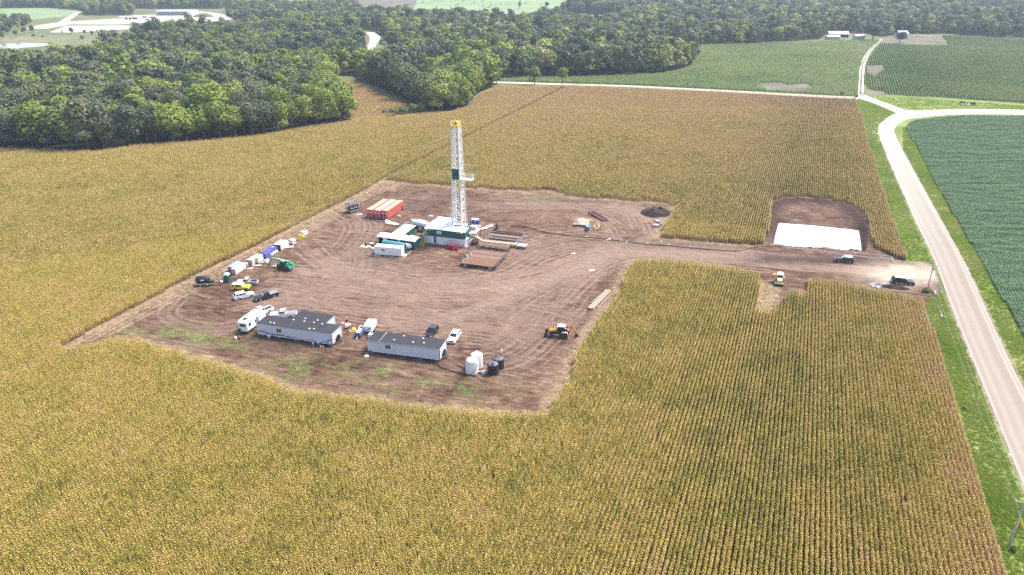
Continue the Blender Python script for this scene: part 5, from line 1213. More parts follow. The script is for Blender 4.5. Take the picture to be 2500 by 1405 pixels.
# ------------------------------------------------------------------ tanks
def poly_tank(px, py, r, h, m, top, label, group, ribs=True, hat=True):
    e = empty('poly_tank', put(px, py), rnd.uniform(0, 6), label, 'tank', group)
    MB().lathe([(r, 0), (r, h * .9), (r * .99, h * .94)], (0, 0, 0), 32).build('shell', m, e, smooth=False)
    MB().lathe([(r * .99, h * .94), (r * .8, h * 1.01), (r * .3, h * 1.07), (.001, h * 1.09)], (0, 0, 0), 32).build('top', top, e, smooth=True)
    MB().lathe([(.25, h * 1.0), (.27, h * 1.1), (.05, h * 1.12)], (r * .55, 0, 0), 14).build('lid', m, e)
    if ribs:
        for k in range(4):
            a = k * math.pi / 2; MB().beam((.1, 0, h * 1.09), (r * .97, 0, h * .95), .09, .07).build('rib', BLKPL, e).rotation_euler = (0, 0, a + .4)
    MB().lathe([(r * 1.01, h * .3), (r * 1.015, h * .32), (r * 1.01, h * .34)], (0, 0, 0), 32).build('hoop', m, e)
    return e
poly_tank(1164, 894.5, 1.32, 2.95, WHPL, CLEANW, 'rear one of the two white upright water tanks', 'white water tanks', ribs=False)
poly_tank(1152.5, 908, 1.35, 2.95, WHPL, CLEANW, 'front one of the two white upright water tanks, with a hose down its side', 'white water tanks', ribs=False)
poly_tank(1217, 898, 1.22, 2.35, BLKPL, BLKTOP, 'rear one of the two black upright tanks', 'black tanks')
poly_tank(1203.5, 911.5, 1.22, 2.35, BLKPL, BLKTOP, 'front one of the two black upright tanks', 'black tanks')
x0, y0 = P(1152.5, 908, PZ)
cable('tank_hose', [(x0 + 1.15, y0 - .78, 2.3), (x0 + 1.05, y0 - .92, 2.0), (x0 + .75, y0 - 1.16, 1.3), (x0 + .2, y0 - 1.37, .7), (x0 - .4, y0 - 1.33, .35)], .05, 'thin dark hose hanging down the side of the front white tank', 'hose')
e = empty('float_pole', put(1224.5, 893), 0, 'slim black pipe with a white knob beside the rear black tank', 'pipe'); MB().tube((0, 0, 0), (0, 0, 2.9), .13).build('pipe', BLKPL, e); MB().tube((0, 0, 2.9), (0, 0, 3.4), .1).build('collar', WHPL, e); MB().lathe([(.05, 3.4), (.2, 3.55), (.2, 3.75), (.05, 3.9)], (0, 0, 0), 12).build('knob', WHPL, e)
e = empty('transfer_pump', put(1183, 912), AZ(60), 'white transfer pump on the wet soil between the white and black tanks', 'pump'); MB().box(0, 0, .1, 1.0, .6, .55).build('motor', WHPL, e); MB().lathe([(.2, 0), (.28, .12), (.2, .24)], (.1, -.3, .35), 12, 'y').build('flywheel', BLKPL, e); MB().tube((.5, 0, .3), (1.2, .3, .1), .08).build('pipe', HOSE, e); MB().box(0, 0, 0, 1.2, .8, .1).build('skid', SACK, e)
e = empty('valve_block', put(1171, 911.5), .2, 'small white valve on black base next to the front white tank', 'valve'); MB().box(0, 0, 0, .5, .4, .3).build('base', BLKPL, e); MB().box(0, 0, .3, .4, .25, .15).build('valve', WHPL, e)

# tank trailer, portable toilet
e = empty('tank_trailer', put(498, 697.5), AZ(82), 'black cylinder tank on a twin axle trailer with a long drawbar', 'tank trailer')
MB().lathe([(.001, -1.75), (.8, -1.7), (.98, -1.5), (.98, 1.5), (.8, 1.7), (.001, 1.75)], (0, 0, 1.75), 26, 'x').build('tank', BLKPL, e, smooth=True)
MB().box(0, 0, .62, 3.6, 1.7, .14).beam((1.7, .7, .7), (5.0, 0, .6), .12).beam((1.7, -.7, .7), (5.0, 0, .6), .12).box(3.0, 0, .64, .1, .8, .08).build('frame', STEEL, e)
MB().beam((-1.35, -1.12, .95), (1.0, -1.12, .95), .28, .05).beam((1.0, -1.12, .95), (1.35, -1.12, .6), .28, .05).beam((-1.35, -1.12, .95), (-1.6, -1.12, .6), .28, .05).build('mudguard', SACK, e)
wheels(e, [(-.6, 1.0), (-.6, -1.0), (.45, 1.0), (.45, -1.0)], .4, .26); MB().box(0, -.98, 1.7, .8, .04, .35).build('plate', WHPL, e); MB().lathe([(.3, .62), (.34, .9), (.3, 1.2), (.1, 1.3)], (4.55, 0, 0), 14).build('gas_bottle', WHPL, e)
MB().box(2.3, 0, .78, .9, .8, .6).build('pump_box', DKGREY, e)
e = empty('portable_toilet', put(556, 688), AZ(10), 'dark green portable toilet with a white roof', 'portable toilet')
MB().box(0, 0, .08, 1.25, 1.25, 2.0).build('cabin', RIGG, e); MB().vf([(-.68, -.68, 2.08), (.68, -.68, 2.08), (.68, .68, 2.08), (-.68, .68, 2.08), (-.45, -.45, 2.5), (.45, -.45, 2.5), (.45, .45, 2.5), (-.45, .45, 2.5)], [(0, 1, 5, 4), (1, 2, 6, 5), (2, 3, 7, 6), (3, 0, 4, 7), (4, 5, 6, 7), (3, 2, 1, 0)]).build('roof', CLEANW, e)
MB().box(0, -.64, .2, .8, .04, 1.75).build('door', RIGG, e); MB().box(0, 0, 0, 1.35, 1.35, .08).build('base', BLKPL, e); MB().tube((.45, .45, 2.2), (.45, .45, 2.75), .06).build('vent_pipe', BLKPL, e)

# ------------------------------------------------------------------ supplies along the stubble strip (long side az 17)
def stack(px, py, az, L, W, H, m, label, name='wrapped_pallet_stack', cat='wrapped stack', top=None, cells=(2, 1), group='wrapped supplies along the west edge', lumps=.04, zo=0):
    e = empty(name, put(px, py), AZ(az), label, cat, group); e.location.z += zo
    nx, ny = cells
    for i in range(nx):
        for j in range(ny):
            lx, ly = L / nx, W / ny; hh = H * rnd.uniform(.95, 1.02)
            b = MB().box(-L / 2 + (i + .5) * lx, -W / 2 + (j + .5) * ly, .14, lx - .05, ly - .05, hh - .14, 0, .96); b.build('bale', m, e)
    p_ = MB()
    for j in range(3): p_.box(0, -W / 2 + .1 + j * (W / 2 - .1), 0, L, .12, .13)
    p_.build('pallet_runners', TIMB, e)
    if top: MB().box(0, 0, H * 1.02 + .01, L * .97, W * .95, .04).build('cover_sheet', top, e)
    return e
def crate_frame(px, py, az, L, W, H, label, m=MAROON):
    e = empty('steel_basket', put(px, py), AZ(az), label, 'steel basket', 'maroon steel baskets')
    for x in (-L / 2, 0, L / 2):
        for y in (-W / 2, W / 2): MB().box(x, y, 0, .09, .09, H).build('post', m, e)
    for z in (.1, H * .5, H):
        for y in (-W / 2, W / 2): MB().beam((-L / 2, y, z), (L / 2, y, z), .07).build('rail', m, e)
        for x in (-L / 2, L / 2): MB().beam((x, -W / 2, z), (x, W / 2, z), .07).build('rail', m, e)
    MB().box(0, 0, .03, L, W, .06).build('floor', m, e)
    return e
stack(583.5, 664, 14, 5.0, 1.5, 1.75, WRAP, 'long cream wrapped stack nearest the portable toilet', cells=(3, 1))
stack(575, 658.5, 14, 4.6, 1.6, 1.6, TARPB, 'stack under a pale blue sheet behind the long cream stack', top=TARPL, cells=(3, 1))
crate_frame(569, 671.5, 104, 1.7, 1.0, 1.7, 'maroon steel basket in front of the long cream stack')
crate_frame(602, 652, 104, 2.4, 1.3, 1.8, 'maroon steel basket between the two white wrapped stacks')
for k, (a, b) in enumerate(((599, 652.5), (604, 651.5))): tag(MB().lathe([(.3, 0), (.32, .5), (.28, 1.05), (.12, 1.15)], (0, 0, .08), 12).build('gas_bottle', WHPL), 'white bottle standing in the maroon basket', 'gas bottle', 'bottles in the basket').location = put(a, b)
stack(616, 645, 14, 2.6, 1.9, 1.7, WRAP2, 'cream wrapped stack joined to the whiter stack', cells=(2, 1)); stack(630, 639.5, 14, 2.7, 2.1, 1.9, WRAP, 'whiter wrapped stack right of the cream one', cells=(1, 2))
crate_frame(640.5, 627.5, 104, 2.6, 1.6, 1.6, 'empty maroon basket left of the blue covered load')
stack(653, 626, 14, 4.4, 2.0, 1.5, TARPB, 'low load under a blue violet tarpaulin', top=TARPB, cells=(3, 1), name='tarped_load', cat='tarped load')
e = empty('tarped_load', put(666, 617), AZ(14), 'taller load under blue tarpaulin next to the low one', 'tarped load'); MB().prism([(-1.6, 0), (-1.6, 1.2), (-.9, 1.7), (.7, 1.75), (1.6, 1.2), (1.6, 0)], -1.0, 1.0).build('tarpaulin', TARPB, e); MB().box(-.1, -.3, 1.76, 1.1, .6, .12).build('bundle', TARPL, e)
for k, (a, b) in enumerate(((663.5, 625.5), (669.5, 622), (675, 618))): 
    e = empty('white_drum', put(a, b), 0, ('left', 'middle', 'right')[k] + ' one of three white drums in front of the blue tarped load', 'drum', 'three white drums'); MB().lathe([(.001, -.45), (.42, -.42), (.42, .42), (.001, .45)], (0, 0, .42), 18, 'y').build('shell', WHPL, e); MB().lathe([(.43, -.03), (.45, 0), (.43, .03)], (0, 0, .42), 18, 'y').build('hoop', WHPL, e)
e = empty('skip_container', put(686.5, 606.5), AZ(14), 'maroon framed box full of white sacks', 'container'); 
MB().box(0, 0, .2, 4.2, 2.4, 1.75).build('sacks', WRAP, e)
for k in range(5): MB().box(-2.13, -1.2 + k * .6, .15, .08, .08, 1.85).build('post', MAROON, e)
for k in range(4): MB().box(-2.12, -.9 + k * .6, .2, .04, .46, 1.7).build('end_panel', MAROON, e)
for z in (.15, 1.92): MB().beam((-2.13, -1.24, z), (-2.13, 1.24, z), .08).build('rail', MAROON, e)
MB().box(0, 0, .0, 4.3, 2.5, .19).build('skid', BLKPL, e)
stack(697, 600.5, 14, 1.6, 1.6, 1.2, SACK, 'low white bag pile right of the maroon framed box', cells=(1, 1), name='bag_pile', cat='bag pile')
e = empty('water_cube', put(715, 595), AZ(30), 'white cube tank with pink writing on a pallet', 'cube tank', 'cube tanks'); MB().box(0, 0, .15, 1.5, 1.5, 1.35).build('tank', WRAP, e); MB().box(0, 0, 0, 1.55, 1.55, .14).build('pallet', TIMB, e); MB().lathe([(.2, 1.5), (.2, 1.6), (.05, 1.62)], (0, 0, 0), 12).build('lid', WHPL, e); MB().box(.3, -.76, .7, .5, .02, .3).build('print', PINKR, e)
tag(MB().box(0, 0, 0, 2.2, 1.4, .12, .2).box(.2, .1, .12, 1.6, .9, .1).build('plastic_sheet', SACK), 'flat white sheet on the soil between box and cube tank', 'sheet').location = put(707, 604)
e = empty('step_ladder', put(733, 586), AZ(14), 'yellow steel steps standing in the row of supplies', 'steps')
for y in (-.5, .5): MB().beam((-.9, y, 0), (.1, y, 1.6), .1).beam((.1, y, 1.6), (.9, y, 1.6), .1).beam((.9, y, 1.6), (.9, y, 0), .1).build('side_frame', YELLOW, e)
for k in range(5): MB().box(-.75 + k * .22, 0, .2 + k * .32, .22, 1.0, .05).build('tread', YELLOW, e)
MB().box(.5, 0, 1.55, .8, 1.0, .06).build('platform', YELLOW, e)
e = empty('yellow_cradle', put(738.5, 582.5), AZ(40), 'crumpled yellow frame leaning behind the yellow steps', 'frame'); MB().beam((-.8, -.4, 0), (.6, .2, 1.3), .14).beam((.8, -.4, 0), (-.4, .3, 1.2), .14).beam((-.8, -.4, .6), (.8, -.3, .6), .12).box(.3, .1, 0, .8, .6, .7).build('frame', YELLOW, e)
e = empty('water_cube', put(743, 574), AZ(30), 'white cube tank farthest up the row, beyond the yellow steps', 'cube tank', 'cube tanks'); MB().box(0, 0, .15, 1.9, 1.5, 1.1).build('tank', WRAP, e); MB().box(0, 0, 0, 1.95, 1.55, .14).build('pallet', TIMB, e); MB().box(0, 0, 1.26, 1.4, 1.1, .12).build('lid', WHPL, e)
for k, (a, b, l) in enumerate(((648, 641, 2.2), (625, 650, 3.0), (668, 650, 1.5), (610, 656, 1.8))): tag(MB().box(0, 0, .02, l, .5, .06).box(.3, .5, .0, l * .7, .2, .08).build('timber_dunnage', SACK), 'pale flattened boards on the soil beside the wrapped stacks', 'boards', 'boards on the soil').location = put(a, b)
e = empty('white_tub', put(652, 642), AZ(30), 'white bag on a pallet under the green lift forks', 'bag'); MB().box(0, 0, .14, 1.3, 1.1, .8, 0, .8).build('bag', WHPL, e); MB().box(0, 0, 0, 1.2, 1.0, .13).build('pallet', TIMB, e)

# ------------------------------------------------------------------ telehandler
p_ = P(697, 657, PZ)
e = empty('telehandler', (p_[0], p_[1], pad_z(*p_)), AZ(304), 'bright green telescopic handler with its boom reaching left over the soil', 'telehandler')
MB().prism([(-2.6, .75), (-2.6, 1.5), (-1.5, 1.65), (1.9, 1.15), (2.2, .75)], -.75, .75).build('chassis', LIFTG, e)
MB().box(-2.2, -.5, 1.2, 1.2, .9, .9).build('engine_cover', LIFTG, e); MB().box(-2.72, 0, .7, .25, 1.8, .5).build('counterweight', LIFTG, e)
MB().prism([(-.9, 1.0), (-.9, 2.0), (-.7, 2.55), (.5, 2.5), (.9, 1.6), (.9, 1.0)], .25, 1.1).build('cab', BLKPL, e)
MB().box(-.15, .68, 2.56, 1.3, .95, .06).build('cab_roof', LIFTG, e); MB().box(-.1, 1.105, 1.35, 1.1, .02, .9).build('side_window', GLASS, e)
MB().beam((-2.3, -.1, 2.35), (3.4, -.1, 2.0), .5, .5).build('boom', LIFTG, e); MB().beam((-1.8, -.1, 2.63), (3.3, -.1, 2.28), .36, .05).build('boom_top_plate', SACK, e)
MB().beam((3.3, -.1, 2.0), (5.6, -.1, 1.85), .36, .36).beam((5.5, -.1, 1.9), (6.0, -.1, 1.0), .3).build('boom_extension', LIFTG, e)
MB().beam((-1.2, -.1, 2.0), (.8, -.1, 1.2), .16).build('lift_cylinder', STEEL, e)
ff = MB()
for y in (-.65, .45): ff.beam((6.1, y, .3), (6.1, y, 1.6), .1)
for z in (.4, .9, 1.5): ff.beam((6.1, -.65, z), (6.1, .45, z), .1)
ff.build('fork_carriage', LIFTG, e)
for y in (-.5, .3): MB().box(6.7, y, .28, 1.2, .12, .06).build('fork', BLKPL, e)
wheels(e, [(1.55, .95), (1.55, -.95), (-1.55, .95), (-1.55, -.95)], .66, .45, RIMD, .5)

# ------------------------------------------------------------------ backhoe loaders
def backhoe(loc, az, main, hoodm, label, arm=True):
    e = empty('backhoe_loader', loc, AZ(az), label, 'backhoe loader')
    MB().prism([(-1.6, .55), (-1.6, 1.1), (-.9, 1.25), (.9, 1.25), (2.3, 1.15), (2.35, .6)], -.42, .42).build('chassis', main, e)
    MB().prism([(.75, 1.15), (.75, 1.75), (1.9, 1.6), (2.35, 1.4), (2.35, 1.1)], -.48, .48).build('hood', hoodm, e)
    MB().vf([(-1.3, -.75, 1.2), (.7, -.75, 1.2), (.7, .75, 1.2), (-1.3, .75, 1.2), (-1.15, -.7, 2.65), (.35, -.7, 2.65), (.35, .7, 2.65), (-1.15, .7, 2.65)], [(0, 1, 5, 4), (1, 2, 6, 5), (2, 3, 7, 6), (3, 0, 4, 7)]).build('cab', BLKPL, e)
    b = [(-1.3, -.75, 1.2), (.7, -.75, 1.2), (.7, .75, 1.2), (-1.3, .75, 1.2)]; t = [(-1.15, -.7, 2.65), (.35, -.7, 2.65), (.35, .7, 2.65), (-1.15, .7, 2.65)]
    for q in ((b[0], b[1], t[1], t[0]), (b[1], b[2], t[2], t[1]), (b[2], b[3], t[3], t[2]), (b[3], b[0], t[0], t[3])):
        mb = MB(); pane(mb, q, .08, .92, .15, .92); mb.build('cab_window', GLASS, e)
    MB().box(-.42, 0, 2.65, 1.85, 1.6, .12).build('cab_roof', SACK, e)
    for s_ in (-1, 1):
        MB().beam((.9, s_ * .62, 1.3), (2.0, s_ * .62, 1.2), .13, .2).beam((2.0, s_ * .62, 1.2), (3.0, s_ * .62, .55), .13, .2).build('loader_arm', main, e)
        MB().prism([(-1.95, 1.25), (-1.7, 1.55), (-.7, 1.55), (-.35, 1.2), (-.5, 1.15), (-.75, 1.42), (-1.6, 1.42), (-1.85, 1.15)], s_ * .95 - .25, s_ * .95 + .25).build('fender', SACK, e)
    MB().vf([(2.9, -1.1, .15), (3.5, -1.1, .08), (3.5, 1.1, .08), (2.9, 1.1, .15), (2.75, -1.1, .95), (2.75, 1.1, .95), (3.3, -1.1, .95), (3.3, 1.1, .95)], [(0, 3, 2, 1), (0, 4, 5, 3), (0, 1, 6, 4), (3, 5, 7, 2)]).build('loader_bucket', BLKPL, e)
    MB().tube((1.4, .3, 1.6), (1.4, .3, 2.5), .06).build('exhaust', BLKPL, e)
    wheels(e, [(-1.15, .95), (-1.15, -.95)], .72, .45, RIMD, .5); wheels(e, [(1.75, .9), (1.75, -.9)], .46, .32, RIMD, .5)
    if arm:
        MB().beam((-1.7, 0, .6), (-2.1, 0, 1.3), .45).build('swing_post', main, e)
        MB().beam((-2.0, 0, 1.0), (-3.0, .1, 2.7), .28, .34).build('boom', ORANGE, e); MB().beam((-3.0, .1, 2.8), (-3.9, .15, 1.0), .22, .3).build('dipper', ORANGE, e)
        MB().prism([(-4.2, .25), (-4.3, .9), (-3.8, 1.1), (-3.5, .7), (-3.6, .3)], -.2, .4).build('digging_bucket', BLKPL, e); MB().beam((-2.1, 0, 1.8), (-2.9, .1, 2.9), .1).build('ram', CHROME, e)
        for s_ in (-1, 1): MB().beam((-1.75, s_ * .5, .9), (-2.2, s_ * 1.0, .2), .16).box(-2.25, s_ * 1.02, 0, .4, .35, .12).build('stabiliser', ORANGE, e)
        MB().box(-1.75, .1, 2.2, .55, .7, .5).build('red_cover', CRIM if False else paint('bright_red', (.6, .02, .02), .4), e)
    return e
backhoe(put(1366, 821), 279, DKGREY, ORANGE, 'orange and black backhoe loader with a bright red cover behind the cab')
# crawler in the harvested notch, front towards the camera
e = empty('crawler_tractor', put(1902, 693), AZ(200), 'pale yellow crawler tractor in the harvested notch below the access track', 'crawler tractor')
for s_ in (-1, 1):
    MB().prism([(-1.7, .25), (-1.9, .6), (-1.6, 1.0), (1.6, 1.0), (1.95, .6), (1.7, .2)], s_ * .95 - .28, s_ * .95 + .28).build('track', BLKPL, e)
MB().box(0, 0, .5, 3.2, 1.3, .7).build('chassis', CREAM, e); MB().prism([(.3, 1.2), (.3, 1.9), (2.0, 1.7), (2.1, 1.2)], -.6, .6).build('hood', CREAM, e)
MB().box(-.55, 0, 1.2, 1.5, 1.35, 1.3).build('cab', BLKPL, e); MB().box(-.5, 0, 2.5, 1.9, 1.7, .14).build('cab_roof', SACK, e); MB().box(-.9, 0, 2.64, .9, 1.2, .25, 0, .7).build('roof_unit', WHPL, e)
for y in (-.66, .66): MB().box(.18, y, 1.2, .08, .08, 1.3).build('pillar', CREAM, e)
MB().beam((2.3, -1.2, .85), (2.3, 1.2, .85), .25, .3).build('front_bar', CREAM, e)
for k in range(4): MB().box(2.15, -.75 + k * .5, .9, .2, .14, .35).build('bar_bracket', YELLOW, e)
MB().box(-.4, -1.5, 1.7, 1.0, .8, .7).build('side_box', ORANGE, e); MB().beam((0, -1.85, .1), (0, -1.8, 1.7), .1).beam((-.8, -1.85, .1), (-.8, -1.8, 1.7), .1).build('side_frame', ORANGE, e); MB().beam((.4, -1.25, .3), (.4, -1.25, 1.9), .12).build('side_post', WHPL, e); MB().box(-.1, 1.0, 1.5, .6, .4, .5).build('tool_locker', SACK, e)

# ------------------------------------------------------------------ loose gear on the pad
PIPEB = paint('beige_pipe', (.40, .36, .29), .6, 0, .12, .7, .3, (.2, .15, .11))
g_ = empty('casing_pipe_rest', put(1464, 733), AZ(28), None, None)
bpy.data.objects.remove(g_)
for k, (off, L_, r_, m_) in enumerate(((-.6, 12.6, .20, PIPEB), (-.05, 12.8, .20, PLY), (.5, 12.4, .20, PIPEB), (1.3, 9.5, .08, PIPEB), (-1.2, 5.5, .07, PIPEB))):
    x, y = P(1464, 734, PZ); n_ = dirv(28 + 90); d_ = dirv(28)
    e = empty('steel_pipe', (x + n_[0] * off, y + n_[1] * off, .25 + r_ + .05), AZ(28), ['left', 'middle', 'right', 'thin right', 'short thin left'][k] + ' pipe of the bundle lying beside the corn', 'pipe', 'long pipes beside the corn')
    MB().tube((-L_ / 2, 0, 0), (L_ / 2, 0, 0), r_, 12).build('pipe', m_, e)
    MB().lathe([(r_ * .5, 0), (r_ * 1.05, 0), (r_ * 1.05, .2)], (-L_ / 2 - .02, 0, 0), 12, 'x').build('end_collar', BLKPL, e)
e = empty('steel_ramp', put(1459, 536), AZ(150), 'long maroon steel ramp lying on the soil near the dirt mound', 'ramp')
for y in (-.9, .9): MB().beam((-4.2, y, 1.0), (4.2, y, .3), .22, .5).build('side_beam', MAROON, e)
for k in range(12): MB().box(-4 + k * .73, 0, .75 - (k - 5.5) * .06 - .1, .45, 1.7, .08).build('slat', MAROON, e)
for y in (-.9, .9): MB().box(-3.9, y, 0, .25, .25, .9).build('leg', MAROON, e)
e = empty('pipe_cradle', put(1456, 561), AZ(4), 'pale yellow rectangular steel frame standing beside the blue box', 'frame')
for y in (-.75, .75): MB().box(0, y, .02, 5.0, .2, .2).build('side_rail', CREAM, e)
for x in (-2.4, -1.9, -.2, 1.4, 2.4): MB().beam((x, -.75, .14), (x, .75, .14), .16).build('rung', CREAM, e)
for y in (-.75, .75): MB().box(-2.4, y, .22, .18, .18, .5).build('foot_post', CREAM, e)
e = empty('blue_box', put(1435, 567.5), AZ(20), 'small blue metal box beside the pale yellow frame', 'box'); MB().box(0, 0, .1, 1.3, 1.1, 1.0).build('box', paint('light_blue_paint', (.05, .20, .50), .4), e); MB().box(0, 0, 1.11, 1.36, 1.16, .08).build('lid', paint('light_blue_top', (.15, .33, .6), .4), e); MB().box(0, 0, 0, 1.2, 1.0, .1).build('skid', BLKPL, e)
e = empty('broken_pallets', put(1441, 553), AZ(60), 'heap of broken tan pallets above the blue box', 'pallet heap')
for k in range(14):
    a = rnd.uniform(0, 3.1); x, y = rnd.uniform(-1.1, 1.1), rnd.uniform(-.9, .9); z = rnd.uniform(.05, .6); L_ = rnd.uniform(.8, 1.7)
    MB().beam((x - math.cos(a) * L_ / 2, y - math.sin(a) * L_ / 2, z), (x + math.cos(a) * L_ / 2, y + math.sin(a) * L_ / 2, z + rnd.uniform(-.2, .3)), .16, .05).build('plank', PLY, e)
e = empty('barricade', put(1613, 596), AZ(90), 'small white A frame barricade at the corner of the corn block', 'barricade')
for s_ in (-1, 1): MB().beam((-.4, s_ * .35, 0), (0, 0, 1.4), .1).beam((.4, s_ * .35, 0), (0, 0, 1.4), .1).build('leg', WHPL, e)
MB().box(0, 0, .7, .8, .08, .2).build('board', WHPL, e)
tag(MB().box(0, 0, 0, 1.6, .9, .08, .3).box(.2, .3, .08, .9, .5, .1).build('plastic_sheet', WHPL), 'crumpled white sheet lying in the wheel ruts', 'sheet').location = put(1445, 660)
tag(MB().box(0, 0, 0, 2.2, .35, .1, .7).box(.4, .2, 0, 1.2, .3, .12, .9).build('white_board', WHPL), 'white board beside the long black hose', 'board').location = put(1486, 585)
tag(MB().box(0, 0, 0, 1.3, .7, .1, .3).build('paper_sheet', WHPL), 'small white scrap on the haul road bend', 'scrap').location = put(1400, 620)
tag(MB().box(0, 0, 0, .35, .3, .9).build('marker_block', WHPL), 'small white block standing on the track verge below the corn edge', 'block').location = put(2177, 638)
# soil heaps
def heap(name, px, py, rx, ry, h, m, label, az=20, seed=0, rough=.35):
    n = 26; vs = []; fs = []
    for j in range(n + 1):
        for i in range(n + 1):
            u, v = i / n * 2 - 1, j / n * 2 - 1; r_ = math.hypot(u, v)
            k = max(0, 1 - r_ ** 1.7); x, y = u * rx, v * ry
            z = h * k * (1 - rough + 2 * rough * float(fbm(np.array(x + seed * 7.0), np.array(y), 1.3, seed, 4))) - .12 + (.5 * float(vnoise(np.array(x * 1.0 + seed), np.array(y * 1.0), .45, seed)) - .2) * min(1, k * 3) * .5
            vs.append((x, y, z))
    for j in range(n):
        for i in range(n): a = j * (n + 1) + i; fs.append((a, a + 1, a + n + 2, a + n + 1))
    o = MB().vf(vs, fs).build(name, m); x, y = P(px, py, PZ); o.location = (x, y, pad_z(x, y) - .02); o.rotation_euler = (0, 0, AZ(az)); return tag(o, label, 'soil heap')
M_dsoil = ground_mat('dark_topsoil', [(.38, (.018, .012, .012)), (.5, (.045, .03, .028)), (.62, (.13, .085, .07))], .3, 1.6, fine=5)
heap('soil_heap', 1602, 521, 5.6, 5.4, 2.0, M_dsoil, 'dark lumpy topsoil heap in the corner of the corn', 100, 3, .6)
heap('soil_heap', 2185, 703, 4.2, 1.4, 1.0, M_dsoil, 'low dark spoil heap beside the grey slurry at the entrance', 107, 5, .5)
heap('soil_heap', 2128, 545, 1.6, 5.5, 1.1, M_dsoil, 'dark spoil ridge at the right shoulder of the pit', 107, 6, .6)
heap('rubble_heap', 1419, 557, 2.8, 2.4, 1.1, ground_mat('pale_rubble', [(.38, (.2, .13, .09)), (.5, (.42, .34, .27)), (.62, (.66, .6, .52))], .3, 1.8, fine=5), 'pale stony heap at the right foot of the dirt mound', 10, 8, .6)
M_slur = paint('grey_slurry', (.34, .34, .32), .35, 0, .4, .9, .9, (.10, .09, .08))
for q_, pl_ in enumerate(([(2118, 695), (2128, 691), (2140, 690), (2143, 693), (2136, 696), (2138, 701), (2130, 702), (2126, 698)], [(2146, 690), (2158, 692), (2168, 694), (2160, 696), (2148, 695)], [(2140, 699), (2152, 697), (2162, 699), (2150, 702), (2146, 706), (2140, 704)])):
    tag(sheet('slurry_puddle', [smooth([P(a, b, .26) for a, b in pl_], 3, True)], .33 + .004 * q_, M_slur, kind=None), ['left', 'upper right', 'lower right'][q_] + ' one of three pale grey slurry puddles near the entrance', 'puddle', 'slurry puddles')

# ------------------------------------------------------------------ frac tanks and the black skid
for k, (pxl, m, tp, l) in enumerate(((895.5, RED, TOPP, 'left'), (914.5, PINKR, TOPW, 'middle'), (932.5, RED, TOPP, 'right'))):
    fl = P(pxl, 532 + (pxl - 895) * .075, .4); W_, L_, H_ = 2.25, 12.4, 3.15; az = 18
    c = from_front(fl, 108, W_, L_)
    e = empty('frac_tank', (c[0], c[1], .15), AZ(az), l + ' one of three red steel tanks standing side by side', 'steel tank', 'three red frac tanks')
    # local +x runs away from the camera
    MB().prism([(-L_ / 2, .35), (-L_ / 2, H_), (L_ / 2, H_), (L_ / 2, 1.5), (L_ / 2 - 1.6, 1.35), (L_ / 2 - 2.4, .35)], -W_ / 2 + .06, W_ / 2 - .06).build('shell', m, e)
    for q in range(9): MB().box(-L_ / 2 + .65 + q * (L_ - .2) / 9, 0, H_ + .005, (L_ - .2) / 9 - .06, W_ - .2, .05).build('top_panel', tp, e)
    for s_ in (-1, 1):
        for q in range(10): MB().box(-L_ / 2 + .5 + q * 1.02, s_ * (W_ / 2 - .05), .4 if q < 8 else 1.5, .09, .08, H_ - .45 if q < 8 else H_ - 1.6).build('side_rib', m, e)
    for y in (-.55, .6): MB().lathe([(.001, -.04), (.20, -.04), (.24, .04), (.001, .05)], (-L_ / 2 - .04, y, 2.25 - .1 * (y > 0)), 14, 'x').build('hatch', WHPL, e)
    MB().lathe([(.001, -.05), (.38, -.05), (.42, .05), (.001, .06)], (-L_ / 2 - .04, .0, 1.5), 16, 'x').build('manway', RED if k != 2 else MAROON, e); MB().box(-L_ / 2 - .06, 0, .5, .12, 1.1, .22).build('valve_guard', MAROON, e)
    MB().tube((-L_ / 2 - .05, .3, .55), (-L_ / 2 - .55, .3, .4), .12).build('outlet_pipe', SACK, e)
    wheels(e, [(L_ / 2 - .75, .95), (L_ / 2 - .75, -.95)], .62, .36, RIM)
    MB().box(-L_ / 2 + 1.0, 0, .12, 1.8, W_ - .2, .22).build('skid', BLKPL, e)
fl = P(893, 536, .3)
e = empty('spill_boards', (fl[0] + 3.2, fl[1] - 1.2, .2), AZ(105), 'grey boards laid as a kerb before the three red tanks', 'boards')
for k in range(7): MB().box(-3.6 + k * 1.25, 0, .05, 1.2, .5, .12).build('board', TIMB, e)
e = empty('choke_skid', put(864, 516.5), AZ(42), 'black framed equipment skid with white valves left of the red tanks', 'equipment skid')
L_, W_, H_ = 4.6, 2.4, 3.0
for x in (-L_ / 2, -.8, .8, L_ / 2):
    for y in (-W_ / 2, W_ / 2): MB().box(x, y, 0, .14, .14, H_).build('post', BLKPL, e)
MB().vf([(-L_ / 2 - .1, -W_ / 2 - .1, H_), (L_ / 2 + .1, -W_ / 2 - .1, H_), (L_ / 2 + .1, W_ / 2 + .1, H_), (-L_ / 2 - .1, W_ / 2 + .1, H_), (-L_ / 2 + .3, 0, H_ + .35), (L_ / 2 - .1, 0, H_ + .35)], [(0, 1, 5, 4), (2, 3, 4, 5), (1, 2, 5), (3, 0, 4), (3, 2, 1, 0)]).build('roof', paint('grey_tarp_roof', (.10, .10, .13), .6), e)
MB().box(0, 0, 0, L_ + .2, W_ + .2, .2).build('skid', BLKPL, e); MB().box(0, .3, .2, L_ - .6, 1.4, 1.7).build('engine', DKGREY, e)
for k in range(12):
    x = -L_ / 2 + .4 + (k % 6) * .75; z = .5 + (k // 6) * 1.1 + rnd.uniform(-.1, .2); MB().lathe([(.001, -.05), (.2, -.05), (.2, .05), (.001, .05)], (x, -W_ / 2 - .02, z), 10, 'y').build('valve_wheel', WHPL, e)
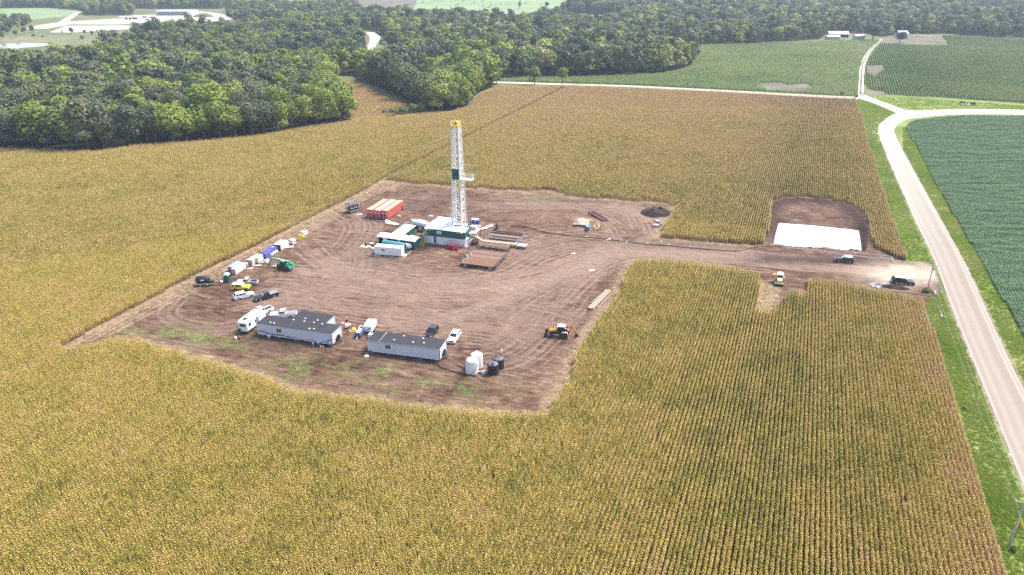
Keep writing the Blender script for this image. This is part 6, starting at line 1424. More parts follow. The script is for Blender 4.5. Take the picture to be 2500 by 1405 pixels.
for k in range(5): MB().box(-L_ / 2 - .04, -.9 + k * .45, .3 + .35 * (k % 3), .06, .28, .3).build('gauge', WHPL, e)
for z in (.9, 1.8): MB().beam((-L_ / 2, -W_ / 2, z), (L_ / 2, -W_ / 2, z), .1).build('rail', STEEL, e)
tag(MB().box(0, 0, 0, 1.9, .8, .15, .3).build('white_board', WHPL), 'white board lying right of the black skid', 'board').location = put(877, 524)

# ------------------------------------------------------------------ the drilling rig (local u along its front, v away from the camera)
O3 = P(1032, 593, .2); RX = AZ(108)
def R(u, v): return (O3[0] + u * math.cos(RX) - v * math.sin(RX), O3[1] + u * math.sin(RX) + v * math.cos(RX))
def rig(name, u, v, label, cat, rot=0.0, z=.12, group=None):
    x, y = R(u, v); return empty(name, (x, y, z), RX + rot, label, cat, group)
e = rig('rig_house', 0, 0, 'long rig house with white base, dark green upper wall and white roof', 'rig house')
for k in range(11):
    if k == 3: continue
    MB().box(.635 + k * 1.264, 0, .12, 1.24, .08, 2.55).build('lower_panel', CLEANW, e)
MB().box(6.95, 2.78, .1, 13.85, 5.4, 2.55).build('lower_wall', WHITE, e)
MB().box(4.15, -.02, .5, .55, .06, 2.0).build('doorway', BLKPL, e); MB().box(4.72, -.25, .15, .06, .55, 2.4).build('door', CLEANW, e)
MB().box(13.2, -.045, .5, .38, .04, .38).build('vent_hole', BLKPL, e)
MB().box(6.95, 2.8, -.05, 14.1, 5.6, .14).build('skid', BLKPL, e)
for k in range(10): MB().box(1.95 + k * 1.235, .14, 2.7, 1.21, .07, 2.35).build('upper_panel', RIGG, e)
MB().box(7.6, 2.7, 2.68, 12.5, 5.0, 2.35).build('upper_wall', RIGG, e); MB().box(7.0, 2.6, 2.655, 14.0, 5.5, .06).build('deck', STEEL, e)
MB().vf([(.9, -.45, 4.95), (14.1, -.45, 4.95), (14.15, 2.9, 5.45), (1.1, 2.9, 5.45), (.9, -.45, 5.07), (14.1, -.45, 5.07), (14.15, 2.9, 5.57), (1.1, 2.9, 5.57)], [(3, 2, 1, 0), (4, 5, 6, 7), (0, 1, 5, 4), (1, 2, 6, 5), (2, 3, 7, 6), (3, 0, 4, 7)]).build('roof', CLEANW, e)
for x in (1.7, 13.0): MB().box(x, -.46, 4.55, .9, .05, .42).build('roof_bracket', CLEANW, e)
sb = MB().box(5.55, .07, 3.5, 1.45, .05, .9).build('sign_board', CLEANW, e); MB().box(5.6, .035, 3.68, 1.05, .03, .2).build('lettering', PINKR, sb); MB().box(5.4, .035, 4.0, .5, .03, .14).build('lettering', paint('sign_grey', (.5, .45, .45), .5), sb)
for x in (2.6, 11.6): MB().box(x, .05, 4.35, .6, .1, .25).build('flood_light', WHPL, e)
for x in (13.97,): MB().box(x, 2.6, 2.7, .06, 5.1, .12).build('end_rail', CLEANW, e)
e = rig('engine_house', 0, 0, 'large white sheet metal cover behind the green walled rig house', 'engine cover')
MB().vf([(1.2, 3.0, 2.7), (9.2, 3.0, 2.7), (8.0, 8.0, 2.7), (1.8, 8.0, 2.7), (1.2, 3.0, 5.3), (9.2, 3.0, 5.3), (7.6, 7.6, 6.3), (2.3, 7.6, 6.3)], [(3, 2, 1, 0), (4, 5, 6, 7), (0, 1, 5, 4), (1, 2, 6, 5), (2, 3, 7, 6), (3, 0, 4, 7)]).build('cover', CLEANW, e)
MB().box(4.8, 5.6, .0, 6.5, 4.6, 2.69).build('substructure', STEEL, e)
for k in range(3): MB().box(3 + k * 1.8, 5.3 + .0 * k, 5.86, .05, 3.6, .05).build('seam', TRIM, e)
# mast
mz = 5.2; mx_, my_ = P(1120.5, 551, mz)
top_z = mz
lo_, hi_ = 10.0, 60.0
for _ in range(40):
    mm = (lo_ + hi_) / 2
    if proj(mx_, my_, mm)[1] > 306: lo_ = mm
    else: hi_ = mm
top_z = lo_
e = empty('drilling_mast', (mx_, my_, .12), RX, 'tall white lattice drilling mast with a yellow crown', 'drilling mast')
zt = top_z - .12; zb_ = mz - .12; hb_, ht_ = 1.5, .92
def leg(i, z):
    t = (z - zb_) / (zt - zb_); h = hb_ * (1 - t) + ht_ * t; s_ = ((-1, -1), (1, -1), (1, 1), (-1, 1))[i]; return (s_[0] * h, s_[1] * h, z)
for i in range(4): MB().beam(leg(i, zb_), leg(i, zt), .34).build('leg', MASTW, e)
nz = 17; zz_ = [zb_ + (zt - zb_) * k / nz for k in range(nz + 1)]
for i in range(4):
    j = (i + 1) % 4
    if i == 1: pass
    for k in range(nz + 1): MB().beam(leg(i, zz_[k]), leg(j, zz_[k]), .18).build('girt', MASTW, e)
    for k in range(nz):
        if i == 0 and k < 3: continue
        a_, b_ = (i, j) if k % 2 else (j, i); MB().beam(leg(a_, zz_[k]), leg(b_, zz_[k + 1]), .15).build('brace', MASTW, e)
MB().box(0, -.2, zt - .1, 2.3, 2.6, .25).build('crown_platform', YELLOW, e)
MB().box(.1, .2, zt + .15, 1.3, 1.5, .9).build('crown_block', YELLOW, e); MB().lathe([(.001, -.12), (.5, -.12), (.5, .12), (.001, .12)], (.1, -.6, zt + .75), 14, 'x').build('sheave', BLKPL, e)
cr = MB()
for x, y in ((-1.15, -1.5), (1.15, -1.5), (1.15, 1.1), (-1.15, 1.1), (0, -1.5)): cr.beam((x, y, zt + .15), (x, y, zt + 1.2), .08)
for z in (zt + .7, zt + 1.2): cr.beam((-1.15, -1.5, z), (1.15, -1.5, z), .08).beam((1.15, -1.5, z), (1.15, 1.1, z), .08).beam((-1.15, -1.5, z), (-1.15, 1.1, z), .08).beam((-1.15, 1.1, z), (1.15, 1.1, z), .08)
cr.build('crown_rail', CREAM, e)
def z_at(py):
    lo_, hi_ = 0.0, 60.0
    for _ in range(30):
        mm = (lo_ + hi_) / 2
        if proj(mx_, my_, mm)[1] > py: lo_ = mm
        else: hi_ = mm
    return lo_ - .12
zg0, zg1 = z_at(437), z_at(411); zm = z_at(436); zbm = z_at(401)
hg = hb_ * (1 - (zg0 - zb_) / (zt - zb_)) + ht_ * (zg0 - zb_) / (zt - zb_)
MB().box(-.35, -hg - .16, zg0, hg * 1.35, .06, zg1 - zg0).build('green_windbreak', RIGG, e); MB().box(.65, -hg - .12, zg0, .5, .05, zg1 - zg0).build('dark_slot', BLKPL, e)
mbp = MB().box(2.9, -.3, zm, 4.2, 2.2, .18); mbp.build('monkey_board', MASTW, e)
mr = MB()
for x in (1.2, 2.3, 3.5, 4.9):
    for y in (-1.35, .75): mr.beam((x, y, zm + .18), (x, y, zm + 1.4), .07)
for z in (zm + .8, zm + 1.4):
    for y in (-1.35, .75): mr.beam((1.0, y, z), (4.95, y, z), .07)
    mr.beam((4.95, -1.35, z), (4.95, .75, z), .07)
mr.build('board_rail', MASTW, e); MB().beam((1.2, -.3, zm - 1.6), (4.3, -.3, zm), .12).build('board_strut', MASTW, e)
MB().beam((.9, 0, zbm), (6.8, .3, zbm - .1), .12).build('side_boom', CREAM, e)
MB().box(.35, .1, z_at(463) , .7, .7, 2.0).build('travelling_block', YELLOW, e); MB().tube((.35, .1, z_at(463) + 2), (.2, .1, zt), .05).build('drilling_line', BLKPL, e); MB().tube((.4, .1, z_at(463) - 4.5), (.4, .1, z_at(463)), .14).build('kelly', STEEL, e)
for q in (-1, 1): MB().beam((-1.35, q * 1.2 - .2, z_at(512)), (-3.3, q * 1.4 - .2, zb_ + .1), .28).build('raker_leg', MASTW, e)
MB().beam((-1.2, -1.35, z_at(515)), (.2, -1.6, zb_), .2).build('raker_leg', MASTW, e)
MB().beam((1.15, 1.2, zt - 1), (2.1, 1.7, zb_ - 1), .1).build('standpipe', MASTW, e)
la = MB()
for y in (-.25, .25): la.beam((-hb_ - .25, y, zb_), (-ht_ - .25, y, zt), .05)
for k in range(60): z = zb_ + (zt - zb_) * k / 60; h = hb_ + (ht_ - hb_) * k / 60 + .25; la.beam((-h, -.25, z), (-h, .25, z), .04)
la.build('ladder', MASTW, e)
MB().box(0, 0, zb_ - .35, 4.2, 4.0, .3).build('mast_base', MASTW, e); MB().beam((-2.1, -1.9, zb_ - 5), (-2.1, -1.9, zb_ - .3), .3).beam((2.1, -1.9, zb_ - 5), (2.1, -1.9, zb_ - .3), .3).beam((2.1, 1.9, zb_ - 5), (2.1, 1.9, zb_ - .3), .3).beam((-2.1, 1.9, zb_ - 5), (-2.1, 1.9, zb_ - .3), .3).build('substructure', STEEL, e)
xx, yy = P(1099, 397, 28)
# drill floor to the right of the mast
e = rig('drill_floor', 12.9, 6.2, 'grey drill floor deck on legs right of the mast foot', 'drill floor')
for k in range(6): MB().box(-2.0 + k * .9, 0, 3.4, .86, 5.0, .1).build('deck_panel', SACK, e)
for x in (-2.2, .2, 2.8):
    for y in (-2.3, 2.3): MB().box(x, y, -.1, .22, .22, 3.5).build('leg', STEEL, e)
rl = MB()
for x in (-2.2, -.5, 1.2, 2.85): rl.beam((x, 2.45, 3.5), (x, 2.45, 4.6), .06)
for y in (-2.4, 0, 2.45): rl.beam((2.85, y, 3.5), (2.85, y, 4.6), .06)
for z in (4.05, 4.6): rl.beam((-2.2, 2.45, z), (2.85, 2.45, z), .06).beam((2.85, -2.4, z), (2.85, 2.45, z), .06)
rl.build('guard_rail', MASTW, e); MB().box(1.2, 1.0, 3.5, 1.8, 1.6, 1.1).build('tool_cabinet', SACK, e); MB().box(-.9, -1.3, 3.5, .9, .8, 1.2).build('winch', RIGG, e)
e = rig('stairway', 15.0, 4.7, 'tan stairway leading down from the drill floor', 'stairs')
for y in (-.45, .45): MB().beam((0, y + 1.2, 3.5), (1.6, y, .1), .12, .25).beam((0, y + 1.2, 4.4), (1.6, y, 1.0), .06).build('stringer', TAN, e)
for k in range(9): MB().box(.1 + k * .17, 1.1 - k * .13, 3.3 - k * .37, .3, .9, .05).build('tread', TAN, e)
e = rig('steel_brace', 14.1, 2.6, 'white steel braced frame at the right end of the rig house', 'frame')
for y in (-2.4, -.4, 1.6): MB().beam((.1, y, 0), (.1, y, 2.5), .16).beam((.1, y, .1), (1.1, y + .2, 2.2), .1).build('upright', CLEANW, e)
MB().beam((.1, -2.4, 2.5), (.1, 1.8, 2.5), .16).beam((.1, -2.4, .1), (.1, 1.8, .1), .16).beam((1.1, -2.2, 2.2), (1.1, 1.8, 2.2), .1).build('rail', CLEANW, e)
# ramp and catwalk
e = rig('pipe_ramp', 13.9, 3.4, 'sloping pipe ramp from the drill floor down to the catwalk', 'ramp')
MB().beam((0, 0, 3.6), (3.7, 1.5, 1.2), 1.5, .12).build('slide', PLY, e)
for s_ in (-1, 1): MB().beam((-.1 + s_ * .27, -s_ * .68, 3.7), (3.6 + s_ * .27, 1.5 - s_ * .68, 1.3), .14, .3).build('side_rail', SACK, e)
for t in (.25, .6): MB().beam((3.7 * t, 1.5 * t, 3.6 - 2.4 * t), (3.7 * t, 1.5 * t, 0), .16).build('prop', STEEL, e)
e = rig('catwalk', 17.4, 4.9, 'long narrow pipe catwalk with a wider landing at its right end', 'catwalk', rot=math.radians(1.5))
for k in range(10): MB().box(.6 + k * 1.1, 0, 1.0, 1.07, 1.1, .1).build('deck_plate', PLY, e)
for y in (-.62, .62): MB().beam((0, y, 1.05), (11.3, y, 1.05), .12, .25).build('side_beam', SACK, e)
for k in range(3): MB().box(11.9 + k * .95, -.1, 1.0, .92, 2.0, .1).build('landing_plate', SACK, e)
for x in (.5, 4, 7.5, 10.8, 14): 
    for y in (-.55, .55): MB().box(x, y, -.1, .16, .16, 1.1).build('leg', STEEL, e)
# pipe racks
def rack(u, v0_, v1_, z, label, name='pipe_rack', group='triangular pipe racks', m=SACK):
    e = rig(name, u, (v0_ + v1_) / 2, label, 'pipe rack', group=group); h = (v1_ - v0_) / 2
    MB().beam((0, -h, z), (0, h, z), .2, .16).build('top_beam', m, e); MB().beam((0, -h, .15), (0, h, .15), .14).build('bottom_beam', m, e)
    for k in range(4):
        y = -h + .3 + k * (2 * h - .6) / 3
        for s_ in (-1, 1): MB().beam((s_ * .5, y, 0), (0, y, z), .1).build('leg', m, e)
    return e
rack(19.2, -14.2, -3.6, .95, 'left triangular rack under the brown pipe layer'); rack(26.6, -14.2, -3.6, .95, 'right triangular rack under the brown pipe layer')
npipe = 44
for k in range(npipe):
    v = -14.0 + k * (10.2 / (npipe - 1)); L_ = 9.6 + rnd.uniform(-.2, .2); u = 23.0 + rnd.uniform(-.45, .45) + .0 * k
    col = RUST if not (24 <= k <= 29 or k > 38) else PIPEG
    if k % 7 == 3: u += .5
    e = rig('drill_pipe', u, v, 'rusty brown drill pipe lying in the front pipe layer' if col is RUST else 'greyish drill pipe lying in the front pipe layer', 'drill pipe', z=.12 + 1.03 + .1, group='drill pipes on the front racks, brown' if col is RUST else 'drill pipes on the front racks, grey')
    MB().tube((-L_ / 2, 0, 0), (L_ / 2, 0, 0), .105, 8).build('tube', col, e)
    MB().tube((-L_ / 2 - .45, 0, 0), (-L_ / 2, 0, 0), .125, 8).build('pin_end', SACK if k % 2 else BLKPL, e); MB().tube((L_ / 2, 0, 0), (L_ / 2 + .5, 0, 0), .125, 8).build('box_end', BLKPL if k % 3 else STEEL, e)
rack(17.8, .8, 4.0, .95, 'left triangular rack in front of the catwalk'); rack(26.4, .8, 4.0, .95, 'right triangular rack in front of the catwalk')
rack(18.2, 6.2, 15.0, .95, 'left long rack behind the catwalk', m=PLY); rack(27.8, 5.4, 15.0, .95, 'right long rack behind the catwalk', m=SACK)
for k in range(9):
    v = 1.1 + k * .25; e = rig('casing_pipe', 22.3 + rnd.uniform(-.3, .3), v, 'brown pipe in the layer just in front of the catwalk', 'casing pipe', z=.12 + 1.03 + .11, group='pipes in front of the catwalk')
    MB().tube((-4.9, 0, 0), (4.9, 0, 0), .11, 8).build('tube', RUST if k % 3 else STEEL, e); MB().tube((4.9, 0, 0), (5.3, 0, 0), .13, 8).build('coupling', BLKPL, e)
for grp_, vs_list, mm_, lab in (('grey and brown pipes behind the catwalk, front group', [7.6 + k * .26 for k in range(4)], STEEL, 'dark steel collar pipe behind the catwalk, in the front group'),
                               ('grey and brown pipes behind the catwalk, middle group', [9.8 + k * .26 for k in range(6)], PIPEG, 'grey brown pipe behind the catwalk, in the middle group'),
                               ('pipes behind the catwalk, dark group', [12.2 + k * .28 for k in range(3)], BLKPL, 'black pipe behind the catwalk, next to the red ones'),
                               ('red pipes on the rear rack', [13.9 + k * .28 for k in range(3)], MAROON, 'dark red pipe on the rearmost rack')):
    for k, v in enumerate(vs_list):
        e = rig('casing_pipe', 22.8 + rnd.uniform(-.4, .4), v, lab, 'casing pipe', z=.12 + 1.03 + .12, group=grp_); MB().tube((-5.1, 0, 0), (5.1, 0, 0), .12, 8).build('tube', mm_, e); MB().tube((5.1, 0, 0), (5.5, 0, 0), .14, 8).build('coupling', SACK if k % 2 else BLKPL, e)
# red power unit, blue unit
def cage_unit(e, L, W, H, m, rails, seed):
    r_ = random.Random(seed)
    MB().box(0, 0, 0, L, W, .2).build('skid', m, e)
    for x in (-L / 2 + .06, L / 2 - .06):
        for y in (-W / 2 + .06, W / 2 - .06): MB().tube((x, y, .2), (x, y, H), .06, 8).build('cage_post', rails, e)
    for y in (-W / 2 + .06, W / 2 - .06): MB().tube((-L / 2 + .06, y, H), (L / 2 - .06, y, H), .06, 8).build('cage_rail', rails, e)
    for k in range(int(L / .55)):
        x = -L / 2 + .35 + k * .55; MB().lathe([(.001, -W * .35), (.2, -W * .32), (.24, 0), (.2, W * .32), (.001, W * .35)], (x, 0, .55 + .35 * (k % 2)), 10, 'y').build('bottle', m, e)
    MB().box(0, .2, .2, L * .85, W * .5, H * .45).build('reservoir', m, e)
    for k in range(5): MB().box(r_.uniform(-L / 2 + .3, L / 2 - .3), -W / 2 + .1, r_.uniform(.3, H * .7), .22, .1, .22).build('valve', WHPL if k % 2 else BLKPL, e)
e = rig('accumulator_unit', 10.7, -2.4, 'crimson framed hydraulic unit standing before the white base of the rig house', 'hydraulic unit'); cage_unit(e, 3.9, 1.6, 2.5, CRIM, CRIM, 1)
e = rig('power_pack', 9.1, 21.2, 'blue framed power pack with white tops standing behind the mast', 'power pack'); cage_unit(e, 2.7, 2.0, 2.0, BLUE, BLUE, 2); MB().box(-.65, 0, 1.5, 1.1, 1.6, .25).build('white_top', WHPL, e); MB().box(.65, 0, 1.5, 1.1, 1.6, .25).build('white_top', WHPL, e); MB().box(0, -.95, .3, 2.4, .1, 1.3).build('side_panel', BLUE, e)
for x in (-.8, .5): MB().lathe([(.001, -.04), (.25, -.04), (.25, .04), (.001, .04)], (x, -1.03, 1.2), 12, 'y').build('gauge', WHPL, e)
# brown stairs at the left front
e = rig('front_stairs', 1.0, -2.9, 'tan wooden stairs climbing to the left end of the rig house', 'stairs')
for x in (-.5, .5): MB().beam((x, 0, 0), (x + .25, 3.0, 3.6), .12, .26).beam((x, 0, .9), (x + .25, 3.0, 4.5), .07).build('stringer', TAN, e)
for k in range(11): MB().box(.02 + k * .022, .15 + k * .265, .2 + k * .32, 1.0, .3, .05).build('tread', TAN, e)
MB().box(.4, 3.6, 3.4, 1.8, 1.4, .1).build('landing', TAN, e)
for x in (-.4, 1.2):
    for y in (3.0, 4.2): MB().box(x, y, 0, .12, .12, 3.4).build('post', TAN, e)
lr = MB()
for x, y in ((-.4, 3.0), (-.4, 4.2), (1.2, 4.2)): lr.beam((x, y, 3.5), (x, y, 4.7), .08)
lr.beam((-.4, 3.0, 4.7), (-.4, 4.2, 4.7), .08).beam((-.4, 4.2, 4.7), (1.2, 4.2, 4.7), .08).beam((-.4, 3.0, 4.1), (-.4, 4.2, 4.1), .08); lr.build('landing_rail', YELLOW, e)
# mud pump house
e = rig('pump_house', -5.7, -4.4, 'teal pump house with white overhanging roof and open engine bays', 'pump house', rot=math.radians(-3))
MB().box(0, 0, 0, 12.4, 3.4, .2).build('skid', BLKPL, e); MB().box(0, 1.5, .2, 12.2, .15, 2.6).build('back_wall', RIGG, e)
for x, w_, m in ((-5.95, .3, RIGG), (-3.9, 1.4, CLEANW), (.85, .9, CLEANW), (2.6, 2.4, RIGG), (5.6, .9, RIGG)): MB().box(x, -1.55, .2, w_, .12, 2.5).build('wall_panel', m, e)
for x in (-6.05, 6.05): MB().box(x, 0, .2, .12, 3.2, 2.55).build('end_wall', RIGG, e)
MB().box(-3.9, 0, .21, .1, 3.0, 2.4).build('bay_wall', RIGG, e); MB().box(3.9, .3, .21, .1, 2.4, 2.4).build('bay_wall', RIGG, e)
for x in (-2.3, -.6): MB().box(x, -.2, .2, 1.1, 1.6, 1.3).build('engine', TAN, e); MB().box(x, -.9, 1.2, .9, .4, .3).build('engine_cover', PLY, e)
MB().box(-1.45, -1.56, .2, .1, .1, 2.5).build('bay_post', RIGG, e); MB().box(4.6, -.4, .2, .8, 1.2, 1.6).build('switchgear', MAROON, e)
MB().vf([(-6.5, -1.95, 2.72), (6.5, -1.95, 2.72), (6.5, 0, 3.15), (-6.5, 0, 3.15), (6.5, 1.75, 2.85), (-6.5, 1.75, 2.85), (-6.5, -1.95, 2.82), (6.5, -1.95, 2.82), (6.5, 0, 3.25), (-6.5, 0, 3.25), (6.5, 1.75, 2.95), (-6.5, 1.75, 2.95)], [(1, 0, 3, 2), (2, 3, 5, 4), (6, 7, 8, 9), (9, 8, 10, 11), (0, 1, 7, 6), (4, 5, 11, 10), (1, 2, 8, 7), (2, 4, 10, 8), (0, 6, 9, 3), (3, 9, 11, 5)]).build('roof', CLEANW, e)
for x in (-2, -.5): MB().tube((x, .3, 3.1), (x, .3, 3.5), .09).build('exhaust', STEEL, e)
# white shelter behind it
e = rig('mud_tank_house', -7.1, 2.2, 'white roofed dark green mud tank house running away behind the pump house', 'tank house')
MB().box(0, 0, 0, 3.3, 8.6, .2).build('skid', BLKPL, e); MB().box(1.55, 1.2, .2, .1, 6.0, 2.6).build('side_wall', RIGG, e); MB().box(-1.55, 0, .2, .1, 8.4, 2.6).build('side_wall', RIGG, e); MB().box(0, 4.15, .2, 3.1, .1, 2.6).build('end_wall', RIGG, e)
for k in range(4): MB().box(-1.15 + k * .77, -4.15, .2, .72, .08, 2.5).build('front_panel', WHITE, e)
for k in range(3): MB().box(1.57, -3.7 + k * .75, .2, .06, .7, 2.5).build('side_panel', WHITE, e)
MB().vf([(-1.9, -4.5, 2.85), (1.9, -4.5, 2.7), (1.9, 4.5, 2.7), (-1.9, 4.5, 2.85), (-1.9, -4.5, 2.97), (1.9, -4.5, 2.82), (1.9, 4.5, 2.82), (-1.9, 4.5, 2.97)], [(3, 2, 1, 0), (4, 5, 6, 7), (0, 1, 5, 4), (1, 2, 6, 5), (2, 3, 7, 6), (3, 0, 4, 7)]).build('roof', CLEANW, e)
e = rig('shaker_unit', -2.9, -.2, 'tan mud shaker machine between pump house and rig house', 'shaker'); MB().box(0, 0, 0, 3.2, 1.8, 1.3).build('tank', TAN, e); MB().prism([(-1.4, 1.3), (-1.2, 2.0), (.2, 1.9), (.6, 1.3)], -.7, .7).build('screen_box', SACK, e); MB().box(1.0, 0, 1.3, .8, 1.2, .5).build('motor', YELLOW, e)
e = rig('mud_tank', .2, 1.9, 'open dark mud tank left of the rig house with pale rim', 'mud tank'); MB().box(-1.2, 0, 0, .12, 4.6, 2.3).box(.2, 0, 0, .12, 4.6, 2.3).box(-.5, -2.3, 0, 1.5, .12, 2.3).box(-.5, 2.3, 0, 1.5, .12, 2.3).build('tank_wall', RIGG, e); MB().box(-.5, 0, .1, 1.3, 4.5, 1.6).build('mud', BLKPL, e); MB().tube((-.5, -1.6, 2.35), (-.5, 2.2, 2.35), .3, 12).build('mixer_pipe', TEAL, e)
# horizontal teal tank, cargo trailer, small white tanks
e = rig('fuel_tank', -5.2, -9.2, 'faded teal horizontal tank on a stand behind the white cargo trailer', 'fuel tank', rot=math.radians(-4)); MB().lathe([(.001, -3.6), (.7, -3.5), (.82, -3.3), (.82, 3.3), (.7, 3.5), (.001, 3.6)], (0, 0, 2.4), 24, 'x').build('tank', TEAL, e, smooth=True)
for x in (-2.6, 0, 2.6):
    for y in (-.6, .6): MB().box(x, y, 0, .16, .16, 1.9).build('leg', RIGG, e)
MB().box(0, 0, 0, 7.2, 1.7, .16).build('skid', RIGG, e); MB().box(3.0, .3, .2, 1.6, 1.6, 2.3).build('pump_cabinet', RIGG, e)
e = rig('cargo_trailer', -5.0, -12.3, 'white box cargo trailer with a small dark side vent, in front of the rig', 'cargo trailer', rot=math.radians(6))
MB().box(0, 0, .45, 8.3, 2.4, 2.35).build('body', CLEANW, e); MB().box(0, 0, 2.8, 8.36, 2.46, .08).build('roof', CLEANW, e)
for k in range(7): MB().box(-4.0 + .57 + k * 1.15, -1.215, .5, 1.12, .02, 2.25).build('side_panel', CLEANW, e)
MB().box(-1.45, -1.235, 1.75, .95, .03, .45).build('vent', BLKPL, e); MB().box(3.2, -1.235, 1.0, .5, .03, 1.2).build('side_door', WHITE, e)
MB().beam((-4.1, .7, .5), (-5.3, 0, .45), .1).beam((-4.1, -.7, .5), (-5.3, 0, .45), .1).build('drawbar', STEEL, e); wheels(e, [(-.9, 1.05), (-.9, -1.05), (-.1, 1.05), (-.1, -1.05)], .36, .22); MB().box(4.7, 0, .3, 1.1, 1.8, .08).build('ramp', SACK, e)
for k, x in enumerate((-3.6, -2.6, 1.4)): MB().box(x, -1.55, .05, .9, .5, .12).build('step', WHPL, e)
e = rig('round_white_tank', -2.0, -6.8, 'white rounded tank on a dark skid right of the cargo trailer', 'tank', rot=math.radians(35)); MB().lathe([(.001, -1.5), (.6, -1.35), (.85, -1.0), (.9, .8), (.7, 1.3), (.001, 1.5)], (0, 0, 1.25), 20, 'x').build('tank', CLEANW, e, smooth=True); MB().box(0, 0, 0, 3.4, 1.5, .35).build('skid', BLKPL, e)
e = rig('light_plant', -1.0, -4.0, 'small white pump at the right end of the pump house', 'pump'); MB().box(1.0, 0, 0, 1.4, .8, .2).build('skid', BLKPL, e); MB().box(1.0, 0, .2, .8, .6, .7, .5, .6).build('housing', SACK, e)
e = rig('mud_mats', -6.0, -10.8, 'dark timber mats laid under the cargo trailer and tanks', 'timber mats', rot=math.radians(4))
for k in range(11): MB().box(-5.3 + k * 1.06, 0, .0, 1.02, 6.2, .12).build('plank', TIMB, e)
MB().box(0, -3.2, .02, 11.4, .22, .18).box(5.9, 0, .02, .22, 6.4, .18).build('edge_timber', PLY, e)
e = rig('chemical_pump', -14.2, -8.3, 'pale pallet with black and white chemical pumps left of the cargo trailer', 'pump skid')
for k in range(5): MB().box(-1.9 + k * .95, 0, .05, .9, 1.9, .1).build('plank', SACK, e)
MB().lathe([(.28, .15), (.3, .8), (.15, 1.2)], (-.9, .3, 0), 12).build('black_bottle', BLKPL, e); MB().box(1.1, .5, .15, 1.3, .8, .9).build('engine', DKGREY, e); MB().box(1.1, .5, 1.05, 1.2, .7, .12).build('cover', WHPL, e); MB().box(.9, -.4, .15, .9, .5, .4).build('white_tub', WHPL, e); MB().tube((-.6, .3, .5), (.6, .4, .5), .08).build('pipe', HOSE, e)
# tanks and machines behind
e = rig('bulk_tank', -6.5, 12.2, 'white rounded bulk tank behind the tank house', 'bulk tank', rot=math.radians(-8)); MB().lathe([(.001, -2.6), (.9, -2.4), (1.25, -1.9), (1.25, 1.9), (.9, 2.4), (.001, 2.6)], (0, 0, 1.5), 22, 'x').build('tank', CLEANW, e, smooth=True); MB().box(0, 0, 0, 4.6, 2.2, .3).build('skid', BLKPL, e)
e = rig('bulk_tank', -2.2, 11.2, 'second white bulk tank nearer the engine cover', 'bulk tank', rot=math.radians(-5)); MB().lathe([(.001, -2.2), (.8, -2.0), (1.1, -1.6), (1.1, 1.6), (.8, 2.0), (.001, 2.2)], (0, 0, 1.4), 22, 'x').build('tank', CLEANW, e, smooth=True); MB().box(0, 0, 0, 4, 2.0, .3).build('skid', BLKPL, e); MB().box(.8, -.2, 2.45, .5, .5, .9).build('stack', CLEANW, e)
e = rig('open_mud_tank', -9.3, 9.9, 'open dark teal tank with a pale rim behind the tank house', 'mud tank'); MB().prism([(-1.9, .1), (-2.3, 1.6), (1.9, 1.6), (1.9, .1)], -1.3, 1.3).build('tank', RIGG, e); MB().box(-.2, -1.35, 1.6, 4.2, .12, .12).box(-.2, 1.35, 1.6, 4.2, .12, .12).build('rim', CLEANW, e); MB().box(-.2, 0, 1.605, 4.0, 2.4, .03).build('mud_surface', paint('dark_mud', (.01, .03, .035), .2), e)
e = rig('red_pump', -5.0, 8.6, 'dark red pump between the white tanks and the mud tank house', 'pump'); MB().lathe([(.3, 0), (.75, .3), (.7, 1.1), (.3, 1.4)], (0, 0, 0), 14).build('housing', MAROON, e); MB().tube((0, 0, 1.3), (0, 0, 2.6), .16).build('riser', STEEL, e); MB().box(1.1, -.2, 0, .9, .6, .6).build('motor', BLKPL, e)
e = rig('yellow_machine', -10.3, 14.6, 'small tan mixing machine behind the dark teal tank', 'mixer'); MB().lathe([(.3, .3), (.8, .8), (.8, 1.3), (.5, 1.7)], (0, 0, 0), 12).build('drum', TAN, e); MB().box(0, 0, 0, 1.4, 1.2, .4).build('base', TAN, e)
for u_, v_, l_ in ((-13.2, 11.0, 'left'), (-3.6, 14.4, 'right')):
    e = rig('lamp_post', u_, v_, l_ + ' slim lamp post with a white lamp behind the rig', 'lamp post'); MB().tube((0, 0, 0), (0, 0, 3.6), .07).build('post', STEEL, e); MB().box(.2, 0, 3.6, 1.1, .3, .25).build('lamp', WHPL, e)
def drape(name, pts, z, label, seed, m=SACK):
    """crumpled sheet on the soil"""
    c = np.array(PP(pts)); lo_, hi_ = c.min(0), c.max(0); r_ = random.Random(seed); gx, gy = np.meshgrid(np.arange(lo_[0], hi_[0], .35), np.arange(lo_[1], hi_[1], .35)); k = inside(gx, gy, [tuple(p) for p in c])
    ix = -np.ones(gx.shape, int); ce = k[:-1, :-1] & k[1:, :-1] & k[:-1, 1:] & k[1:, 1:]; u_ = np.zeros_like(k); u_[:-1, :-1] |= ce; u_[1:, :-1] |= ce; u_[:-1, 1:] |= ce; u_[1:, 1:] |= ce; ix[u_] = np.arange(u_.sum()); q = np.argwhere(ce)
    zz = z + fbm(gx, gy, 1.0, seed, 3) * .5
    f = np.stack([ix[q[:, 0], q[:, 1]], ix[q[:, 0], q[:, 1] + 1], ix[q[:, 0] + 1, q[:, 1] + 1], ix[q[:, 0] + 1, q[:, 1]]], 1)
    return tag(mesh_np(name, np.stack([gx[u_], gy[u_], zz[u_]], 1), f, m, smooth=False), label, 'plastic sheet')
drape('plastic_sheet', [(938, 541), (944, 538), (962, 546), (978, 550), (976, 554), (958, 553), (940, 549)], .2, 'crumpled white plastic sheet on the soil below the red tanks', 31)
